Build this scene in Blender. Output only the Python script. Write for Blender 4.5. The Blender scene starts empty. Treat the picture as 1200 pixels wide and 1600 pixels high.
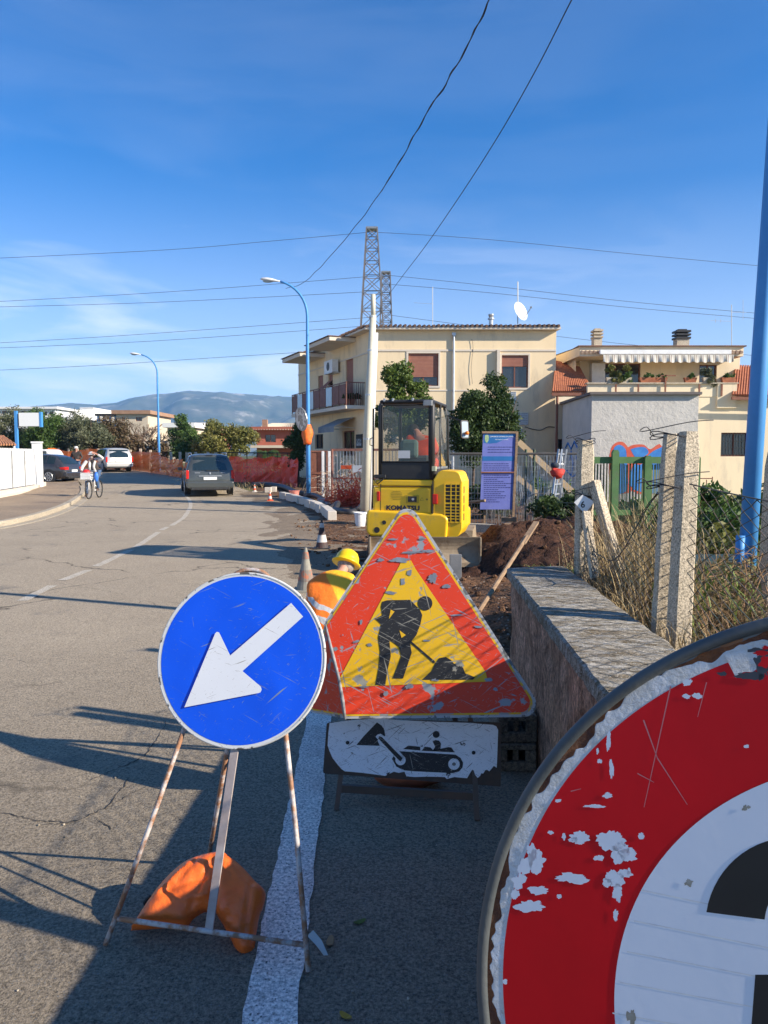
import bpy, bmesh, math, random
import numpy as np
from mathutils import Vector, Matrix, noise
random.seed(7)
R = math.radians
# ------------------------------------------------------------------ camera, sky, sun
scn = bpy.context.scene
COL = scn.collection
PITCH = R(4.19); FPX = 1202.0; CAMZ = 1.6
cd = bpy.data.cameras.new('camera'); cam = bpy.data.objects.new('camera', cd); COL.objects.link(cam)
cam.location = (0, 0, CAMZ); cam.rotation_euler = (R(90) - PITCH, 0, 0)
cd.sensor_fit = 'VERTICAL'; cd.sensor_height = 24; cd.lens = 24 * FPX / 1600
cd.clip_start = .05; cd.clip_end = 20000
scn.camera = cam
SUN_EL = R(26); SUN_AZ = R(111)      # clockwise from +Y
sund = bpy.data.lights.new('sun', 'SUN'); sun = bpy.data.objects.new('sun', sund); COL.objects.link(sun)
sund.energy = 5.0; sund.angle = R(.5); sund.color = (1, .90, .76)
sdir = Vector((math.sin(SUN_AZ) * math.cos(SUN_EL), math.cos(SUN_AZ) * math.cos(SUN_EL), math.sin(SUN_EL)))
sun.rotation_euler = (-sdir).to_track_quat('-Z', 'Y').to_euler()
w = bpy.data.worlds.new('World'); scn.world = w; w.use_nodes = True
nt = w.node_tree; N = nt.nodes; L = nt.links
bg = N['Background']; bg.inputs[1].default_value = .066
sky = N.new('ShaderNodeTexSky'); sky.sky_type = 'NISHITA'; sky.sun_disc = False
sky.sun_elevation = SUN_EL; sky.sun_rotation = SUN_AZ; sky.air_density = 1.0; sky.dust_density = .25; sky.ozone_density = 3.2; sky.altitude = 100
tc = N.new('ShaderNodeTexCoord')
sep = N.new('ShaderNodeSeparateXYZ'); L.new(tc.outputs['Generated'], sep.inputs[0])
mp = N.new('ShaderNodeMapping'); mp.inputs['Scale'].default_value = (2.2, 2.2, 11.0); mp.inputs['Rotation'].default_value = (0, R(9), 0)
L.new(tc.outputs['Generated'], mp.inputs[0])
cn = N.new('ShaderNodeTexNoise'); cn.inputs['Scale'].default_value = 1.3; cn.inputs['Detail'].default_value = 7; cn.inputs['Roughness'].default_value = .52; cn.inputs['Distortion'].default_value = .5
L.new(mp.outputs[0], cn.inputs['Vector'])
cr = N.new('ShaderNodeValToRGB'); cr.color_ramp.elements[0].position = .36; cr.color_ramp.elements[1].position = .60
L.new(cn.outputs['Fac'], cr.inputs[0])
er = N.new('ShaderNodeMapRange'); er.inputs['From Min'].default_value = .31; er.inputs['From Max'].default_value = .12
er.inputs['To Min'].default_value = .05; er.inputs['To Max'].default_value = .74
L.new(sep.outputs['Z'], er.inputs[0])
xr = N.new('ShaderNodeMapRange'); xr.inputs['From Min'].default_value = .5; xr.inputs['From Max'].default_value = -.25
xr.inputs['To Min'].default_value = .35; xr.inputs['To Max'].default_value = 1.0
L.new(sep.outputs['X'], xr.inputs[0])
mu = N.new('ShaderNodeMath'); mu.operation = 'MULTIPLY'; L.new(cr.outputs[0], mu.inputs[0]); L.new(er.outputs[0], mu.inputs[1])
mu2 = N.new('ShaderNodeMath'); mu2.operation = 'MULTIPLY'; L.new(mu.outputs[0], mu2.inputs[0]); L.new(xr.outputs[0], mu2.inputs[1])
hz = N.new('ShaderNodeMapRange'); hz.interpolation_type = 'SMOOTHSTEP'; hz.inputs['From Min'].default_value = .36; hz.inputs['From Max'].default_value = -.12
hz.inputs['To Min'].default_value = .0; hz.inputs['To Max'].default_value = .78
L.new(sep.outputs['Z'], hz.inputs[0])
mx = N.new('ShaderNodeMath'); mx.operation = 'MAXIMUM'; L.new(mu2.outputs[0], mx.inputs[0]); L.new(hz.outputs[0], mx.inputs[1])
tint = N.new('ShaderNodeMix'); tint.data_type = 'RGBA'; tint.blend_type = 'MULTIPLY'; tint.inputs[0].default_value = 1
L.new(sky.outputs[0], tint.inputs[6]); tint.inputs[7].default_value = (.15, .78, 1.38, 1)
mc = N.new('ShaderNodeMix'); mc.data_type = 'RGBA'
L.new(mx.outputs[0], mc.inputs[0]); L.new(tint.outputs[2], mc.inputs[6]); mc.inputs[7].default_value = (9.7, 10.0, 10.9, 1)
L.new(mc.outputs[2], bg.inputs[0])
scn.view_settings.view_transform = 'Standard'; scn.view_settings.look = 'None'
scn.view_settings.exposure = 1.0; scn.view_settings.gamma = 1
scn.cycles.max_bounces = 8; scn.cycles.transparent_max_bounces = 24
scn.cycles.volume_bounces = 0

# ------------------------------------------------------------------ frames and helpers
CF = Vector((0, math.cos(PITCH), -math.sin(PITCH))); CU = Vector((0, math.sin(PITCH), math.cos(PITCH))); CX = Vector((1, 0, 0)); CO = Vector((0, 0, CAMZ))
def ray(px, py): return CF + CX * ((px - 600) / FPX) + CU * ((800 - py) / FPX)
def at(px, py, Y):
    d = ray(px, py); return CO + d * (Y / d.y)
def ss(x, a, b):
    t = min(1, max(0, (x - a) / (b - a))); return t * t * (3 - 2 * t)
def H(x, y):
    h = 0 if y < 30 else min(.9, (y - 30) * .03)
    if x > 1: h += (.72 - .3 * ss(y, 4.6, 6)) * ss(x, 1.12, 1.45) * (1 - ss(y, 5.6, 10.5))
    return h
def gp(px, py, z=0):
    d = ray(px, py)
    p = CO + d * ((z - CAMZ) / d.z)
    if p.y > 30:
        for _ in range(30):
            p = CO + d * ((H(0, p.y) + z - CAMZ) / d.z)
    return p
class Fr:
    def __init__(s, o, yaw=0, lean=0):     # yaw>0 turns the front to the left, lean>0 tips the top away
        y = R(yaw); l = R(lean); s.o = Vector(o)
        s.u = Vector((math.cos(y), -math.sin(y), 0)); b = Vector((math.sin(y), math.cos(y), 0))
        s.v = Vector((0, 0, 1)) * math.cos(l) + b * math.sin(l); s.n = s.u.cross(s.v)   # n points to the viewer
    def at(s, a, b, c=0): return s.o + s.u * a + s.v * b + s.n * c
    def pix(s, px, py):
        d = ray(px, py); t = (s.o - CO).dot(s.n) / d.dot(s.n); q = CO + d * t - s.o
        return (q.dot(s.u), q.dot(s.v))
def T(o, label=None, cat=None, group=None, kind=None):
    if label: o['label'] = label
    if cat: o['category'] = cat
    if group: o['group'] = group
    if kind: o['kind'] = kind
    return o
def E(name, loc, label, cat, group=None):
    o = bpy.data.objects.new(name, None); COL.objects.link(o); o.location = loc; o.empty_display_size = .1
    return T(o, label, cat, group)
def base(o):
    v = Vector((0, 0, 0))
    while o is not None: v += o.location; o = o.parent
    return v
def cptree(o, par=None):
    c = o.copy(); COL.objects.link(c)
    if par is not None: c.parent = par
    for ch in list(o.children): cptree(ch, c)
    return c
def link(name, me, mats, par):
    for m in (mats if isinstance(mats, (list, tuple)) else [mats]): me.materials.append(m)
    o = bpy.data.objects.new(name, me); COL.objects.link(o)
    if par is not None: o.parent = par
    return o
class MB:
    def __init__(s): s.v = []; s.f = []; s.m = []; s.mi = 0
    def add(s, vs, fs):
        b = len(s.v); s.v += [tuple(x) for x in vs]; s.f += [tuple(i + b for i in f) for f in fs]; s.m += [s.mi] * len(fs); return s
    def poly(s, pts): return s.add(pts, [tuple(range(len(pts)))])
    def box(s, c, size, rz=0, rx=0, ry=0):
        a, b, d = [q / 2 for q in size]
        m = Matrix.Translation(Vector(c)) @ Matrix.Rotation(rz, 4, 'Z') @ Matrix.Rotation(ry, 4, 'Y') @ Matrix.Rotation(rx, 4, 'X')
        vs = [m @ Vector((x, y, z)) for x in (-a, a) for y in (-b, b) for z in (-d, d)]
        return s.add(vs, [(0, 1, 3, 2), (4, 6, 7, 5), (0, 4, 5, 1), (2, 3, 7, 6), (0, 2, 6, 4), (1, 5, 7, 3)])
    def fbox(s, fr, a0, a1, b0, b1, c0, c1):
        vs = [fr.at(a, b, c) for a in (a0, a1) for b in (b0, b1) for c in (c0, c1)]
        return s.add(vs, [(0, 1, 3, 2), (4, 6, 7, 5), (0, 4, 5, 1), (2, 3, 7, 6), (0, 2, 6, 4), (1, 5, 7, 3)])
    def bar(s, p, q, w, h=None):
        p = Vector(p); q = Vector(q); h = h or w; d = (q - p); l = d.length; d.normalize()
        up = Vector((0, 0, 1)) if abs(d.z) < .95 else Vector((0, 1, 0))
        x = d.cross(up).normalized(); z = x.cross(d)
        vs = [p + d * (l * k) + x * (w / 2 * i) + z * (h / 2 * j) for k in (0, 1) for i in (-1, 1) for j in (-1, 1)]
        return s.add(vs, [(0, 1, 3, 2), (4, 6, 7, 5), (0, 4, 5, 1), (2, 3, 7, 6), (0, 2, 6, 4), (1, 5, 7, 3)])
    def tube(s, pts, r, n=8, cap=True, closed=False):
        pts = [Vector(p) for p in pts]; k = len(pts); rs = r if isinstance(r, (list, tuple)) else [r] * k
        vs = []; fs = []; pu = None
        for i, p in enumerate(pts):
            if closed: d = pts[(i + 1) % k] - pts[i - 1]
            else: d = pts[min(i + 1, k - 1)] - pts[max(i - 1, 0)]
            if d.length < 1e-9: d = Vector((0, 0, 1))
            d.normalize()
            if pu is None: pu = d.orthogonal().normalized()
            x = (pu - d * pu.dot(d))
            x = x.normalized() if x.length > 1e-6 else d.orthogonal().normalized()
            pu = x; y = d.cross(x)
            vs += [p + (x * math.cos(2 * math.pi * j / n) + y * math.sin(2 * math.pi * j / n)) * rs[i] for j in range(n)]
        for i in range(k if closed else k - 1):
            a = i * n; b = ((i + 1) % k) * n
            fs += [(a + j, a + (j + 1) % n, b + (j + 1) % n, b + j) for j in range(n)]
        if cap and not closed: fs += [tuple(range(n))[::-1], tuple(range((k - 1) * n, k * n))]
        return s.add(vs, fs)
    def lathe(s, prof, n=16, o=(0, 0, 0), M3=None):
        o = Vector(o); vs = []; fs = []
        for r, z in prof:
            for j in range(n):
                a = 2 * math.pi * j / n; q = Vector((r * math.cos(a), r * math.sin(a), z)); vs.append(o + (M3 @ q if M3 else q))
        for i in range(len(prof) - 1):
            fs += [(i * n + j, i * n + (j + 1) % n, (i + 1) * n + (j + 1) % n, (i + 1) * n + j) for j in range(n)]
        fs += [tuple(range(n))[::-1], tuple(range((len(prof) - 1) * n, len(prof) * n))]
        return s.add(vs, fs)
    def prism(s, fr, pts, c0, c1):
        n = len(pts); vs = [fr.at(a, b, c0) for a, b in pts] + [fr.at(a, b, c1) for a, b in pts]
        fs = [tuple(range(n))[::-1], tuple(range(n, 2 * n))] + [(i, (i + 1) % n, n + (i + 1) % n, n + i) for i in range(n)]
        return s.add(vs, fs)
    def sphere(s, c, r, n=10, m=7):
        c = Vector(c); rr = r if isinstance(r, (tuple, list)) else (r, r, r); vs = []; fs = []
        for i in range(m + 1):
            t = math.pi * i / m
            for j in range(n):
                a = 2 * math.pi * j / n; vs.append(c + Vector((rr[0] * math.sin(t) * math.cos(a), rr[1] * math.sin(t) * math.sin(a), rr[2] * math.cos(t))))
        for i in range(m): fs += [(i * n + j, (i + 1) * n + j, (i + 1) * n + (j + 1) % n, i * n + (j + 1) % n) for j in range(n)]
        return s.add(vs, fs)
    def build(s, name, mats, par=None, smooth=False, bevel=0, seg=2, sub=0, recalc=True, loc=None, merge=0):
        if par is None:
            if loc is None:
                a = np.array(s.v); loc = ((a[:, 0].min() + a[:, 0].max()) / 2, (a[:, 1].min() + a[:, 1].max()) / 2, a[:, 2].min())
            off = Vector(loc)
        else: off = base(par)
        me = bpy.data.meshes.new(name); me.from_pydata([(x - off.x, y - off.y, z - off.z) for x, y, z in s.v], [], s.f)
        o = link(name, me, mats, par)
        if par is None: o.location = loc
        if isinstance(mats, (list, tuple)) and len(mats) > 1: me.polygons.foreach_set('material_index', s.m)
        if recalc or merge:
            bm = bmesh.new(); bm.from_mesh(me)
            if merge: bmesh.ops.remove_doubles(bm, verts=bm.verts, dist=merge)
            if recalc: bmesh.ops.recalc_face_normals(bm, faces=bm.faces)
            bm.to_mesh(me); bm.free()
        if smooth: me.polygons.foreach_set('use_smooth', [True] * len(me.polygons))
        if bevel:
            md = o.modifiers.new('bevel', 'BEVEL'); md.width = bevel; md.segments = seg; md.limit_method = 'ANGLE'; md.angle_limit = R(35)
        if sub:
            md = o.modifiers.new('sub', 'SUBSURF'); md.levels = sub; md.render_levels = sub
        return o
def one(name, mat, par, fn, **k):
    m = MB(); fn(m); return m.build(name, mat, par, **k)
def txt(s, fr, a, b, size, mat, par, name='lettering', bold=.0, align='LEFT', c=0, ext=.0005, sx=1):
    cu = bpy.data.curves.new('t', 'FONT'); cu.body = s; cu.size = size; cu.offset = bold; cu.extrude = 0; cu.align_x = align; cu.resolution_u = 3
    o = bpy.data.objects.new('t', cu); COL.objects.link(o); bpy.context.view_layer.update()
    dg = bpy.context.evaluated_depsgraph_get(); me = bpy.data.meshes.new_from_object(o.evaluated_get(dg))
    m = MB(); m.add([fr.at(a + v.co.x * sx, b + v.co.y, c) for v in me.vertices], [tuple(p.vertices) for p in me.polygons])
    bpy.data.objects.remove(o); bpy.data.curves.remove(cu); bpy.data.meshes.remove(me)
    return m.build(name, mat, par, recalc=False)
# ------------------------------------------------------------------ materials
MATS = {}
def M(name, col, rough=.8, col2=None, scale=3, bump=0, bscale=30, metal=0, spec=.4, lo=.35, hi=.65, detail=6, stretch=(1, 1, 1), trans=0, alpha=1, dirt=None, dirtscale=1.2, dirtpos=(.55, .75), coat=0, bdist=.02):
    if name in MATS: return MATS[name]
    m = bpy.data.materials.new(name); m.use_nodes = True; n = m.node_tree.nodes; l = m.node_tree.links; b = n['Principled BSDF']
    b.inputs['Roughness'].default_value = rough; b.inputs['Metallic'].default_value = metal; b.inputs['Specular IOR Level'].default_value = spec
    b.inputs['Transmission Weight'].default_value = trans; b.inputs['Alpha'].default_value = alpha; b.inputs['Coat Weight'].default_value = coat
    if col2 is None: col2 = tuple(c * .8 for c in col)
    tc = n.new('ShaderNodeTexCoord'); mp = n.new('ShaderNodeMapping'); mp.inputs['Scale'].default_value = stretch; l.new(tc.outputs['Object'], mp.inputs[0])
    nz = n.new('ShaderNodeTexNoise'); nz.inputs['Scale'].default_value = scale; nz.inputs['Detail'].default_value = detail; nz.inputs['Roughness'].default_value = .65; l.new(mp.outputs[0], nz.inputs['Vector'])
    rp = n.new('ShaderNodeValToRGB'); e = rp.color_ramp.elements; e[0].position = lo; e[1].position = hi; e[0].color = (*col, 1); e[1].color = (*col2, 1)
    l.new(nz.outputs['Fac'], rp.inputs[0]); out = rp.outputs[0]
    if dirt:
        nd = n.new('ShaderNodeTexNoise'); nd.inputs['Scale'].default_value = dirtscale; nd.inputs['Detail'].default_value = 9; nd.inputs['Roughness'].default_value = .7; l.new(mp.outputs[0], nd.inputs['Vector'])
        rd = n.new('ShaderNodeValToRGB'); rd.color_ramp.elements[0].position = dirtpos[0]; rd.color_ramp.elements[1].position = dirtpos[1]; l.new(nd.outputs['Fac'], rd.inputs[0])
        mxx = n.new('ShaderNodeMix'); mxx.data_type = 'RGBA'; l.new(rd.outputs[0], mxx.inputs[0]); l.new(out, mxx.inputs[6]); mxx.inputs[7].default_value = (*dirt, 1); out = mxx.outputs[2]
    l.new(out, b.inputs['Base Color'])
    if bump:
        nb = n.new('ShaderNodeTexNoise'); nb.inputs['Scale'].default_value = bscale; nb.inputs['Detail'].default_value = 6; nb.inputs['Roughness'].default_value = .65; l.new(mp.outputs[0], nb.inputs['Vector'])
        bp = n.new('ShaderNodeBump'); bp.inputs['Strength'].default_value = bump; bp.inputs['Distance'].default_value = bdist; l.new(nb.outputs['Fac'], bp.inputs['Height']); l.new(bp.outputs[0], b.inputs['Normal'])
    MATS[name] = m; return m
def worn(name, col, under=(.22, .24, .26), amt=.5, chips=.62, rough=.4, scale=14, dull=.9, streak=True, spec=.4, chipscale=None):
    """painted or foil-covered sheet metal with scratches and chips down to the metal"""
    if name in MATS: return MATS[name]
    m = bpy.data.materials.new(name); m.use_nodes = True; n = m.node_tree.nodes; l = m.node_tree.links; b = n['Principled BSDF']
    b.inputs['Roughness'].default_value = rough; b.inputs['Specular IOR Level'].default_value = spec
    tc = n.new('ShaderNodeTexCoord'); facs = []
    def thr(sock, lo, hi):
        r = n.new('ShaderNodeMapRange'); r.inputs['From Min'].default_value = lo; r.inputs['From Max'].default_value = hi; l.new(sock, r.inputs[0]); return r.outputs[0]
    def mask(rot, st, sc, lo, hi, det=3, dist=0):
        mp = n.new('ShaderNodeMapping'); mp.vector_type = 'TEXTURE'; mp.inputs['Rotation'].default_value = rot; mp.inputs['Scale'].default_value = st; l.new(tc.outputs['Object'], mp.inputs[0])
        nz = n.new('ShaderNodeTexNoise'); nz.inputs['Scale'].default_value = sc; nz.inputs['Detail'].default_value = det; nz.inputs['Distortion'].default_value = dist; nz.inputs['Roughness'].default_value = .6
        l.new(mp.outputs[0], nz.inputs['Vector']); facs.append(thr(nz.outputs['Fac'], lo, hi))
    mask((0, 0, 0), (1, 1, 1), chipscale or scale, chips, chips + .02, 9)
    if streak:
        for k, ang in enumerate((25, -38, 70, -75, 8)):
            th = .705 - .045 * amt + .012 * k
            mask((0, R(ang), k), (.8, 1, .02 + .006 * k), scale * .35, th, th + .035, 2, .15)
        for k, ang in enumerate((50, -20)):
            mask((0, R(ang), 3 + k), (.28, 1, .035), scale * 1.1, .70 - .03 * amt, .74 - .03 * amt, 2, 0.3)
    cur = facs[0]
    for q in facs[1:]:
        mm = n.new('ShaderNodeMath'); mm.operation = 'MAXIMUM'; l.new(cur, mm.inputs[0]); l.new(q, mm.inputs[1]); cur = mm.outputs[0]
    nv = n.new('ShaderNodeTexNoise'); nv.inputs['Scale'].default_value = scale * .4; nv.inputs['Detail'].default_value = 8; l.new(tc.outputs['Object'], nv.inputs['Vector'])
    rp = n.new('ShaderNodeValToRGB'); rp.color_ramp.elements[0].position = .3; rp.color_ramp.elements[1].position = .7; rp.color_ramp.elements[0].color = (*[c * dull for c in col], 1); rp.color_ramp.elements[1].color = (*col, 1); l.new(nv.outputs['Fac'], rp.inputs[0])
    mxx = n.new('ShaderNodeMix'); mxx.data_type = 'RGBA'; l.new(cur, mxx.inputs[0]); l.new(rp.outputs[0], mxx.inputs[6]); mxx.inputs[7].default_value = (*under, 1)
    l.new(mxx.outputs[2], b.inputs['Base Color'])
    bp = n.new('ShaderNodeBump'); bp.inputs['Strength'].default_value = .25; bp.inputs['Distance'].default_value = .002; bp.invert = True; l.new(cur, bp.inputs['Height']); l.new(bp.outputs[0], b.inputs['Normal'])
    rr = n.new('ShaderNodeMapRange'); rr.inputs['To Min'].default_value = rough; rr.inputs['To Max'].default_value = .65; l.new(nv.outputs['Fac'], rr.inputs[0]); l.new(rr.outputs[0], b.inputs['Roughness'])
    MATS[name] = m; return m
def netmat(name, col, cu=.045, cv=.035, fill=.35, thin=0):
    """woven net sheet: real holes through the alpha, laid out in object space"""
    if name in MATS: return MATS[name]
    m = bpy.data.materials.new(name); m.use_nodes = True; n = m.node_tree.nodes; l = m.node_tree.links; b = n['Principled BSDF']
    b.inputs['Base Color'].default_value = (*col, 1); b.inputs['Roughness'].default_value = .5
    tc = n.new('ShaderNodeTexCoord'); s = n.new('ShaderNodeSeparateXYZ'); l.new(tc.outputs['Object'], s.inputs[0]); outs = []
    xy = n.new('ShaderNodeMath'); xy.operation = 'ADD'; l.new(s.outputs[0], xy.inputs[0]); l.new(s.outputs[1], xy.inputs[1])
    for sock, c in ((xy.outputs[0], cu), (s.outputs[2], cv)):
        d = n.new('ShaderNodeMath'); d.operation = 'DIVIDE'; l.new(sock, d.inputs[0]); d.inputs[1].default_value = c
        f = n.new('ShaderNodeMath'); f.operation = 'FRACT'; l.new(d.outputs[0], f.inputs[0])
        t = n.new('ShaderNodeMath'); t.operation = 'LESS_THAN'; l.new(f.outputs[0], t.inputs[0]); t.inputs[1].default_value = fill; outs.append(t.outputs[0])
    mm = n.new('ShaderNodeMath'); mm.operation = 'MAXIMUM'; l.new(outs[0], mm.inputs[0]); l.new(outs[1], mm.inputs[1]); l.new(mm.outputs[0], b.inputs['Alpha'])
    MATS[name] = m; return m
def rough_ground(name, col, col2, col3, s1=.6, s2=60, bump=.6, bd=.01, rough=.9, speck=None, spec=.25, cracks=0, stain=None, near=0):
    """asphalt, earth, concrete: broad patches + aggregate speckle + optional crack network"""
    if name in MATS: return MATS[name]
    m = bpy.data.materials.new(name); m.use_nodes = True; n = m.node_tree.nodes; l = m.node_tree.links; b = n['Principled BSDF']
    b.inputs['Roughness'].default_value = rough; b.inputs['Specular IOR Level'].default_value = spec
    tc = n.new('ShaderNodeTexCoord'); P = tc.outputs['Object']
    def nz(sc, det, ro=.6, v=P):
        q = n.new('ShaderNodeTexNoise'); q.inputs['Scale'].default_value = sc; q.inputs['Detail'].default_value = det; q.inputs['Roughness'].default_value = ro; l.new(v, q.inputs['Vector']); return q.outputs['Fac']
    def ramp(sock, a, ca, bb, cb):
        r = n.new('ShaderNodeValToRGB'); r.color_ramp.elements[0].position = a; r.color_ramp.elements[1].position = bb; r.color_ramp.elements[0].color = (*ca, 1); r.color_ramp.elements[1].color = (*cb, 1); l.new(sock, r.inputs[0]); return r.outputs[0]
    def mix(f, a, c, mode='MIX'):
        q = n.new('ShaderNodeMix'); q.data_type = 'RGBA'; q.blend_type = mode
        if isinstance(f, float): q.inputs[0].default_value = f
        else: l.new(f, q.inputs[0])
        for i, s in ((6, a), (7, c)):
            if isinstance(s, tuple): q.inputs[i].default_value = (*s, 1)
            else: l.new(s, q.inputs[i])
        return q.outputs[2]
    c = ramp(nz(s1, 8, .7), .36, col, .64, col2)
    c = mix(ramp(nz(s1 * .23, 6), .5, (0, 0, 0), .75, (.8, .8, .8)), c, col3)
    g = nz(s2, 3, .8)
    c = mix(1.0, c, ramp(g, .34, (.36, .36, .36), .64, (1.5, 1.48, 1.44)), 'MULTIPLY')
    if speck:
        vo = n.new('ShaderNodeTexVoronoi'); vo.inputs['Scale'].default_value = s2 * 1.3; l.new(P, vo.inputs['Vector'])
        sx = n.new('ShaderNodeSeparateColor'); l.new(vo.outputs['Color'], sx.inputs[0])
        th = n.new('ShaderNodeMath'); th.operation = 'GREATER_THAN'; th.inputs[1].default_value = .86; l.new(sx.outputs[0], th.inputs[0])
        ds = n.new('ShaderNodeMath'); ds.operation = 'LESS_THAN'; ds.inputs[1].default_value = .33; l.new(vo.outputs['Distance'], ds.inputs[0])
        mu = n.new('ShaderNodeMath'); mu.operation = 'MULTIPLY'; l.new(th.outputs[0], mu.inputs[0]); l.new(ds.outputs[0], mu.inputs[1])
        c = mix(mu.outputs[0], c, speck)
    hsock = g
    if stain: c = mix(ramp(nz(s1 * 1.7, 9, .75), .58, (0, 0, 0), .68, (.85, .85, .85)), c, stain)
    if cracks:
        vd = n.new('ShaderNodeTexNoise'); vd.inputs['Scale'].default_value = 1.6; vd.inputs['Detail'].default_value = 7; l.new(P, vd.inputs['Vector'])
        ad = n.new('ShaderNodeMix'); ad.data_type = 'RGBA'; ad.blend_type = 'ADD'; ad.inputs[0].default_value = .9; l.new(P, ad.inputs[6]); l.new(vd.outputs['Color'], ad.inputs[7])
        vo = n.new('ShaderNodeTexVoronoi'); vo.feature = 'DISTANCE_TO_EDGE'; vo.inputs['Scale'].default_value = cracks; l.new(ad.outputs[2], vo.inputs['Vector'])
        cm = ramp(vo.outputs['Distance'], .0, (1, 1, 1), .014, (0, 0, 0)); pm = ramp(nz(.35, 4), .5, (0, 0, 0), .56, (1, 1, 1))
        mk = mix(1.0, cm, pm, 'MULTIPLY'); c = mix(mk, c, tuple(q * .3 for q in col))
    if near:   # darker near asphalt, with extra darkening painted in for the shaded road
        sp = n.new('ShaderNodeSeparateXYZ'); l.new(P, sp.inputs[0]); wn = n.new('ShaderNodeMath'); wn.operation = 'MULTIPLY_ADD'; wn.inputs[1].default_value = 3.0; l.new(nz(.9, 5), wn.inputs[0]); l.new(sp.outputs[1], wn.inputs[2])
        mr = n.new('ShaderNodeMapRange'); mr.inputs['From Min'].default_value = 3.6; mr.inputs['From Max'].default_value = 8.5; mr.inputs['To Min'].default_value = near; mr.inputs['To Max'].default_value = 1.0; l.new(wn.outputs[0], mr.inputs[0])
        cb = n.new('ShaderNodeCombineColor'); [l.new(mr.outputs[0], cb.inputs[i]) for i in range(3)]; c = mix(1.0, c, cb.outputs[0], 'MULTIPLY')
    l.new(c, b.inputs['Base Color'])
    bp = n.new('ShaderNodeBump'); bp.inputs['Strength'].default_value = bump; bp.inputs['Distance'].default_value = bd; l.new(hsock, bp.inputs['Height']); l.new(bp.outputs[0], b.inputs['Normal'])
    MATS[name] = m; return m
def glassm(name, col, rough=.05, alpha=1.0):
    if name in MATS: return MATS[name]
    m = bpy.data.materials.new(name); m.use_nodes = True; b = m.node_tree.nodes['Principled BSDF']
    b.inputs['Base Color'].default_value = (*col, 1); b.inputs['Roughness'].default_value = rough; b.inputs['Specular IOR Level'].default_value = .9; b.inputs['Alpha'].default_value = alpha
    MATS[name] = m; return m
def leafm(name, c1, c2, scale=9):
    if name in MATS: return MATS[name]
    m = M(name, c1, .55, c2, scale, lo=.35, hi=.62, detail=3, spec=.35)
    n = m.node_tree.nodes; l = m.node_tree.links; b = n['Principled BSDF']; t = n.new('ShaderNodeBsdfTranslucent'); mixs = n.new('ShaderNodeMixShader'); mixs.inputs[0].default_value = .28
    l.new(b.inputs['Base Color'].links[0].from_socket, t.inputs[0]); l.new(b.outputs[0], mixs.inputs[1]); l.new(t.outputs[0], mixs.inputs[2]); l.new(mixs.outputs[0], n['Material Output'].inputs[0])
    return m
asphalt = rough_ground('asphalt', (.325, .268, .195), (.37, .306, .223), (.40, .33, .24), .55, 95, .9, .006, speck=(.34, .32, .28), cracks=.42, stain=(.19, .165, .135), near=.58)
earth = rough_ground('earth', (.16, .085, .045), (.10, .052, .028), (.21, .125, .075), 1.6, 22, 1.0, .03, .95, speck=(.3, .24, .18))
darkearth = rough_ground('dark_earth', (.075, .034, .02), (.05, .023, .014), (.10, .05, .03), 2.2, 26, 1.0, .03, .95)
fieldm = rough_ground('field', (.16, .15, .06), (.10, .12, .035), (.24, .19, .09), .5, 9, 1, .05, .95)
pavem = rough_ground('pavement', (.27, .2, .14), (.33, .25, .17), (.2, .155, .115), .7, 50, .7, .008, .95, speck=(.4, .36, .3), stain=(.15, .11, .08))
kerbm = rough_ground('kerb_concrete', (.42, .36, .27), (.36, .31, .24), (.5, .44, .35), 1.2, 60, .4, .004)
conc = rough_ground('post_concrete', (.56, .47, .35), (.44, .37, .27), (.62, .54, .42), 6, 110, .8, .004, speck=(.15, .14, .12))
capm = rough_ground('lichen_cap', (.17, .125, .065), (.66, .62, .54), (.27, .20, .11), 24, 130, 1.4, .012, speck=(.72, .72, .68), stain=(.13, .10, .05))
n_ = capm.node_tree.nodes; l_ = capm.node_tree.links; mp_ = n_.new('ShaderNodeMapping'); mp_.inputs['Scale'].default_value = (.45, 1.25, 1)
l_.new([q for q in n_ if q.type == 'TEX_COORD'][0].outputs['Object'], mp_.inputs[0])
for q in n_:
    if q.type == 'TEX_NOISE': l_.new(mp_.outputs[0], q.inputs['Vector'])
plaster = M('plaster_beige', (.82, .65, .41), .9, (.76, .60, .375), .9, .15, 60, dirt=(.46, .37, .26), dirtscale=1.3, dirtpos=(.52, .80), stretch=(1, 1, .28))
plaster2 = M('plaster_light', (.82, .68, .46), .9, (.76, .62, .42), .9, .15, 60, dirt=(.5, .42, .32), dirtscale=1.3, dirtpos=(.54, .85), stretch=(1, 1, .28))
trimm = M('plaster_trim', (.66, .58, .46), .85, (.60, .52, .42), 2)
greywall = M('render_grey', (.58, .545, .49), .9, (.50, .47, .42), 1.4, .5, 9, dirt=(.38, .36, .32), dirtscale=1.0, dirtpos=(.55, .85), bdist=.05)
tile = M('roof_tile', (.46, .16, .07), .85, (.30, .10, .05), 6, .3, 20)
dkroof = M('roof_edge', (.12, .085, .065), .8, (.22, .11, .07), 5)
brownpaint = M('brown_paint', (.16, .05, .03), .6, (.22, .09, .06), 6)
rustbrown = M('rust_brown', (.27, .11, .065), .75, (.17, .065, .04), 8, .2, 60)
pinkrust = M('faded_rust_paint', (.42, .2, .14), .75, (.3, .13, .09), 9)
shutterm = M('shutter_rose', (.36, .155, .10), .7, (.30, .12, .08), 3)
darkglass = glassm('dark_glass', (.02, .025, .03), .08)
carglass = glassm('car_glass', (.015, .025, .025), .04)
paleglass = glassm('frosted_glass', (.30, .38, .42), .25)
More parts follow.
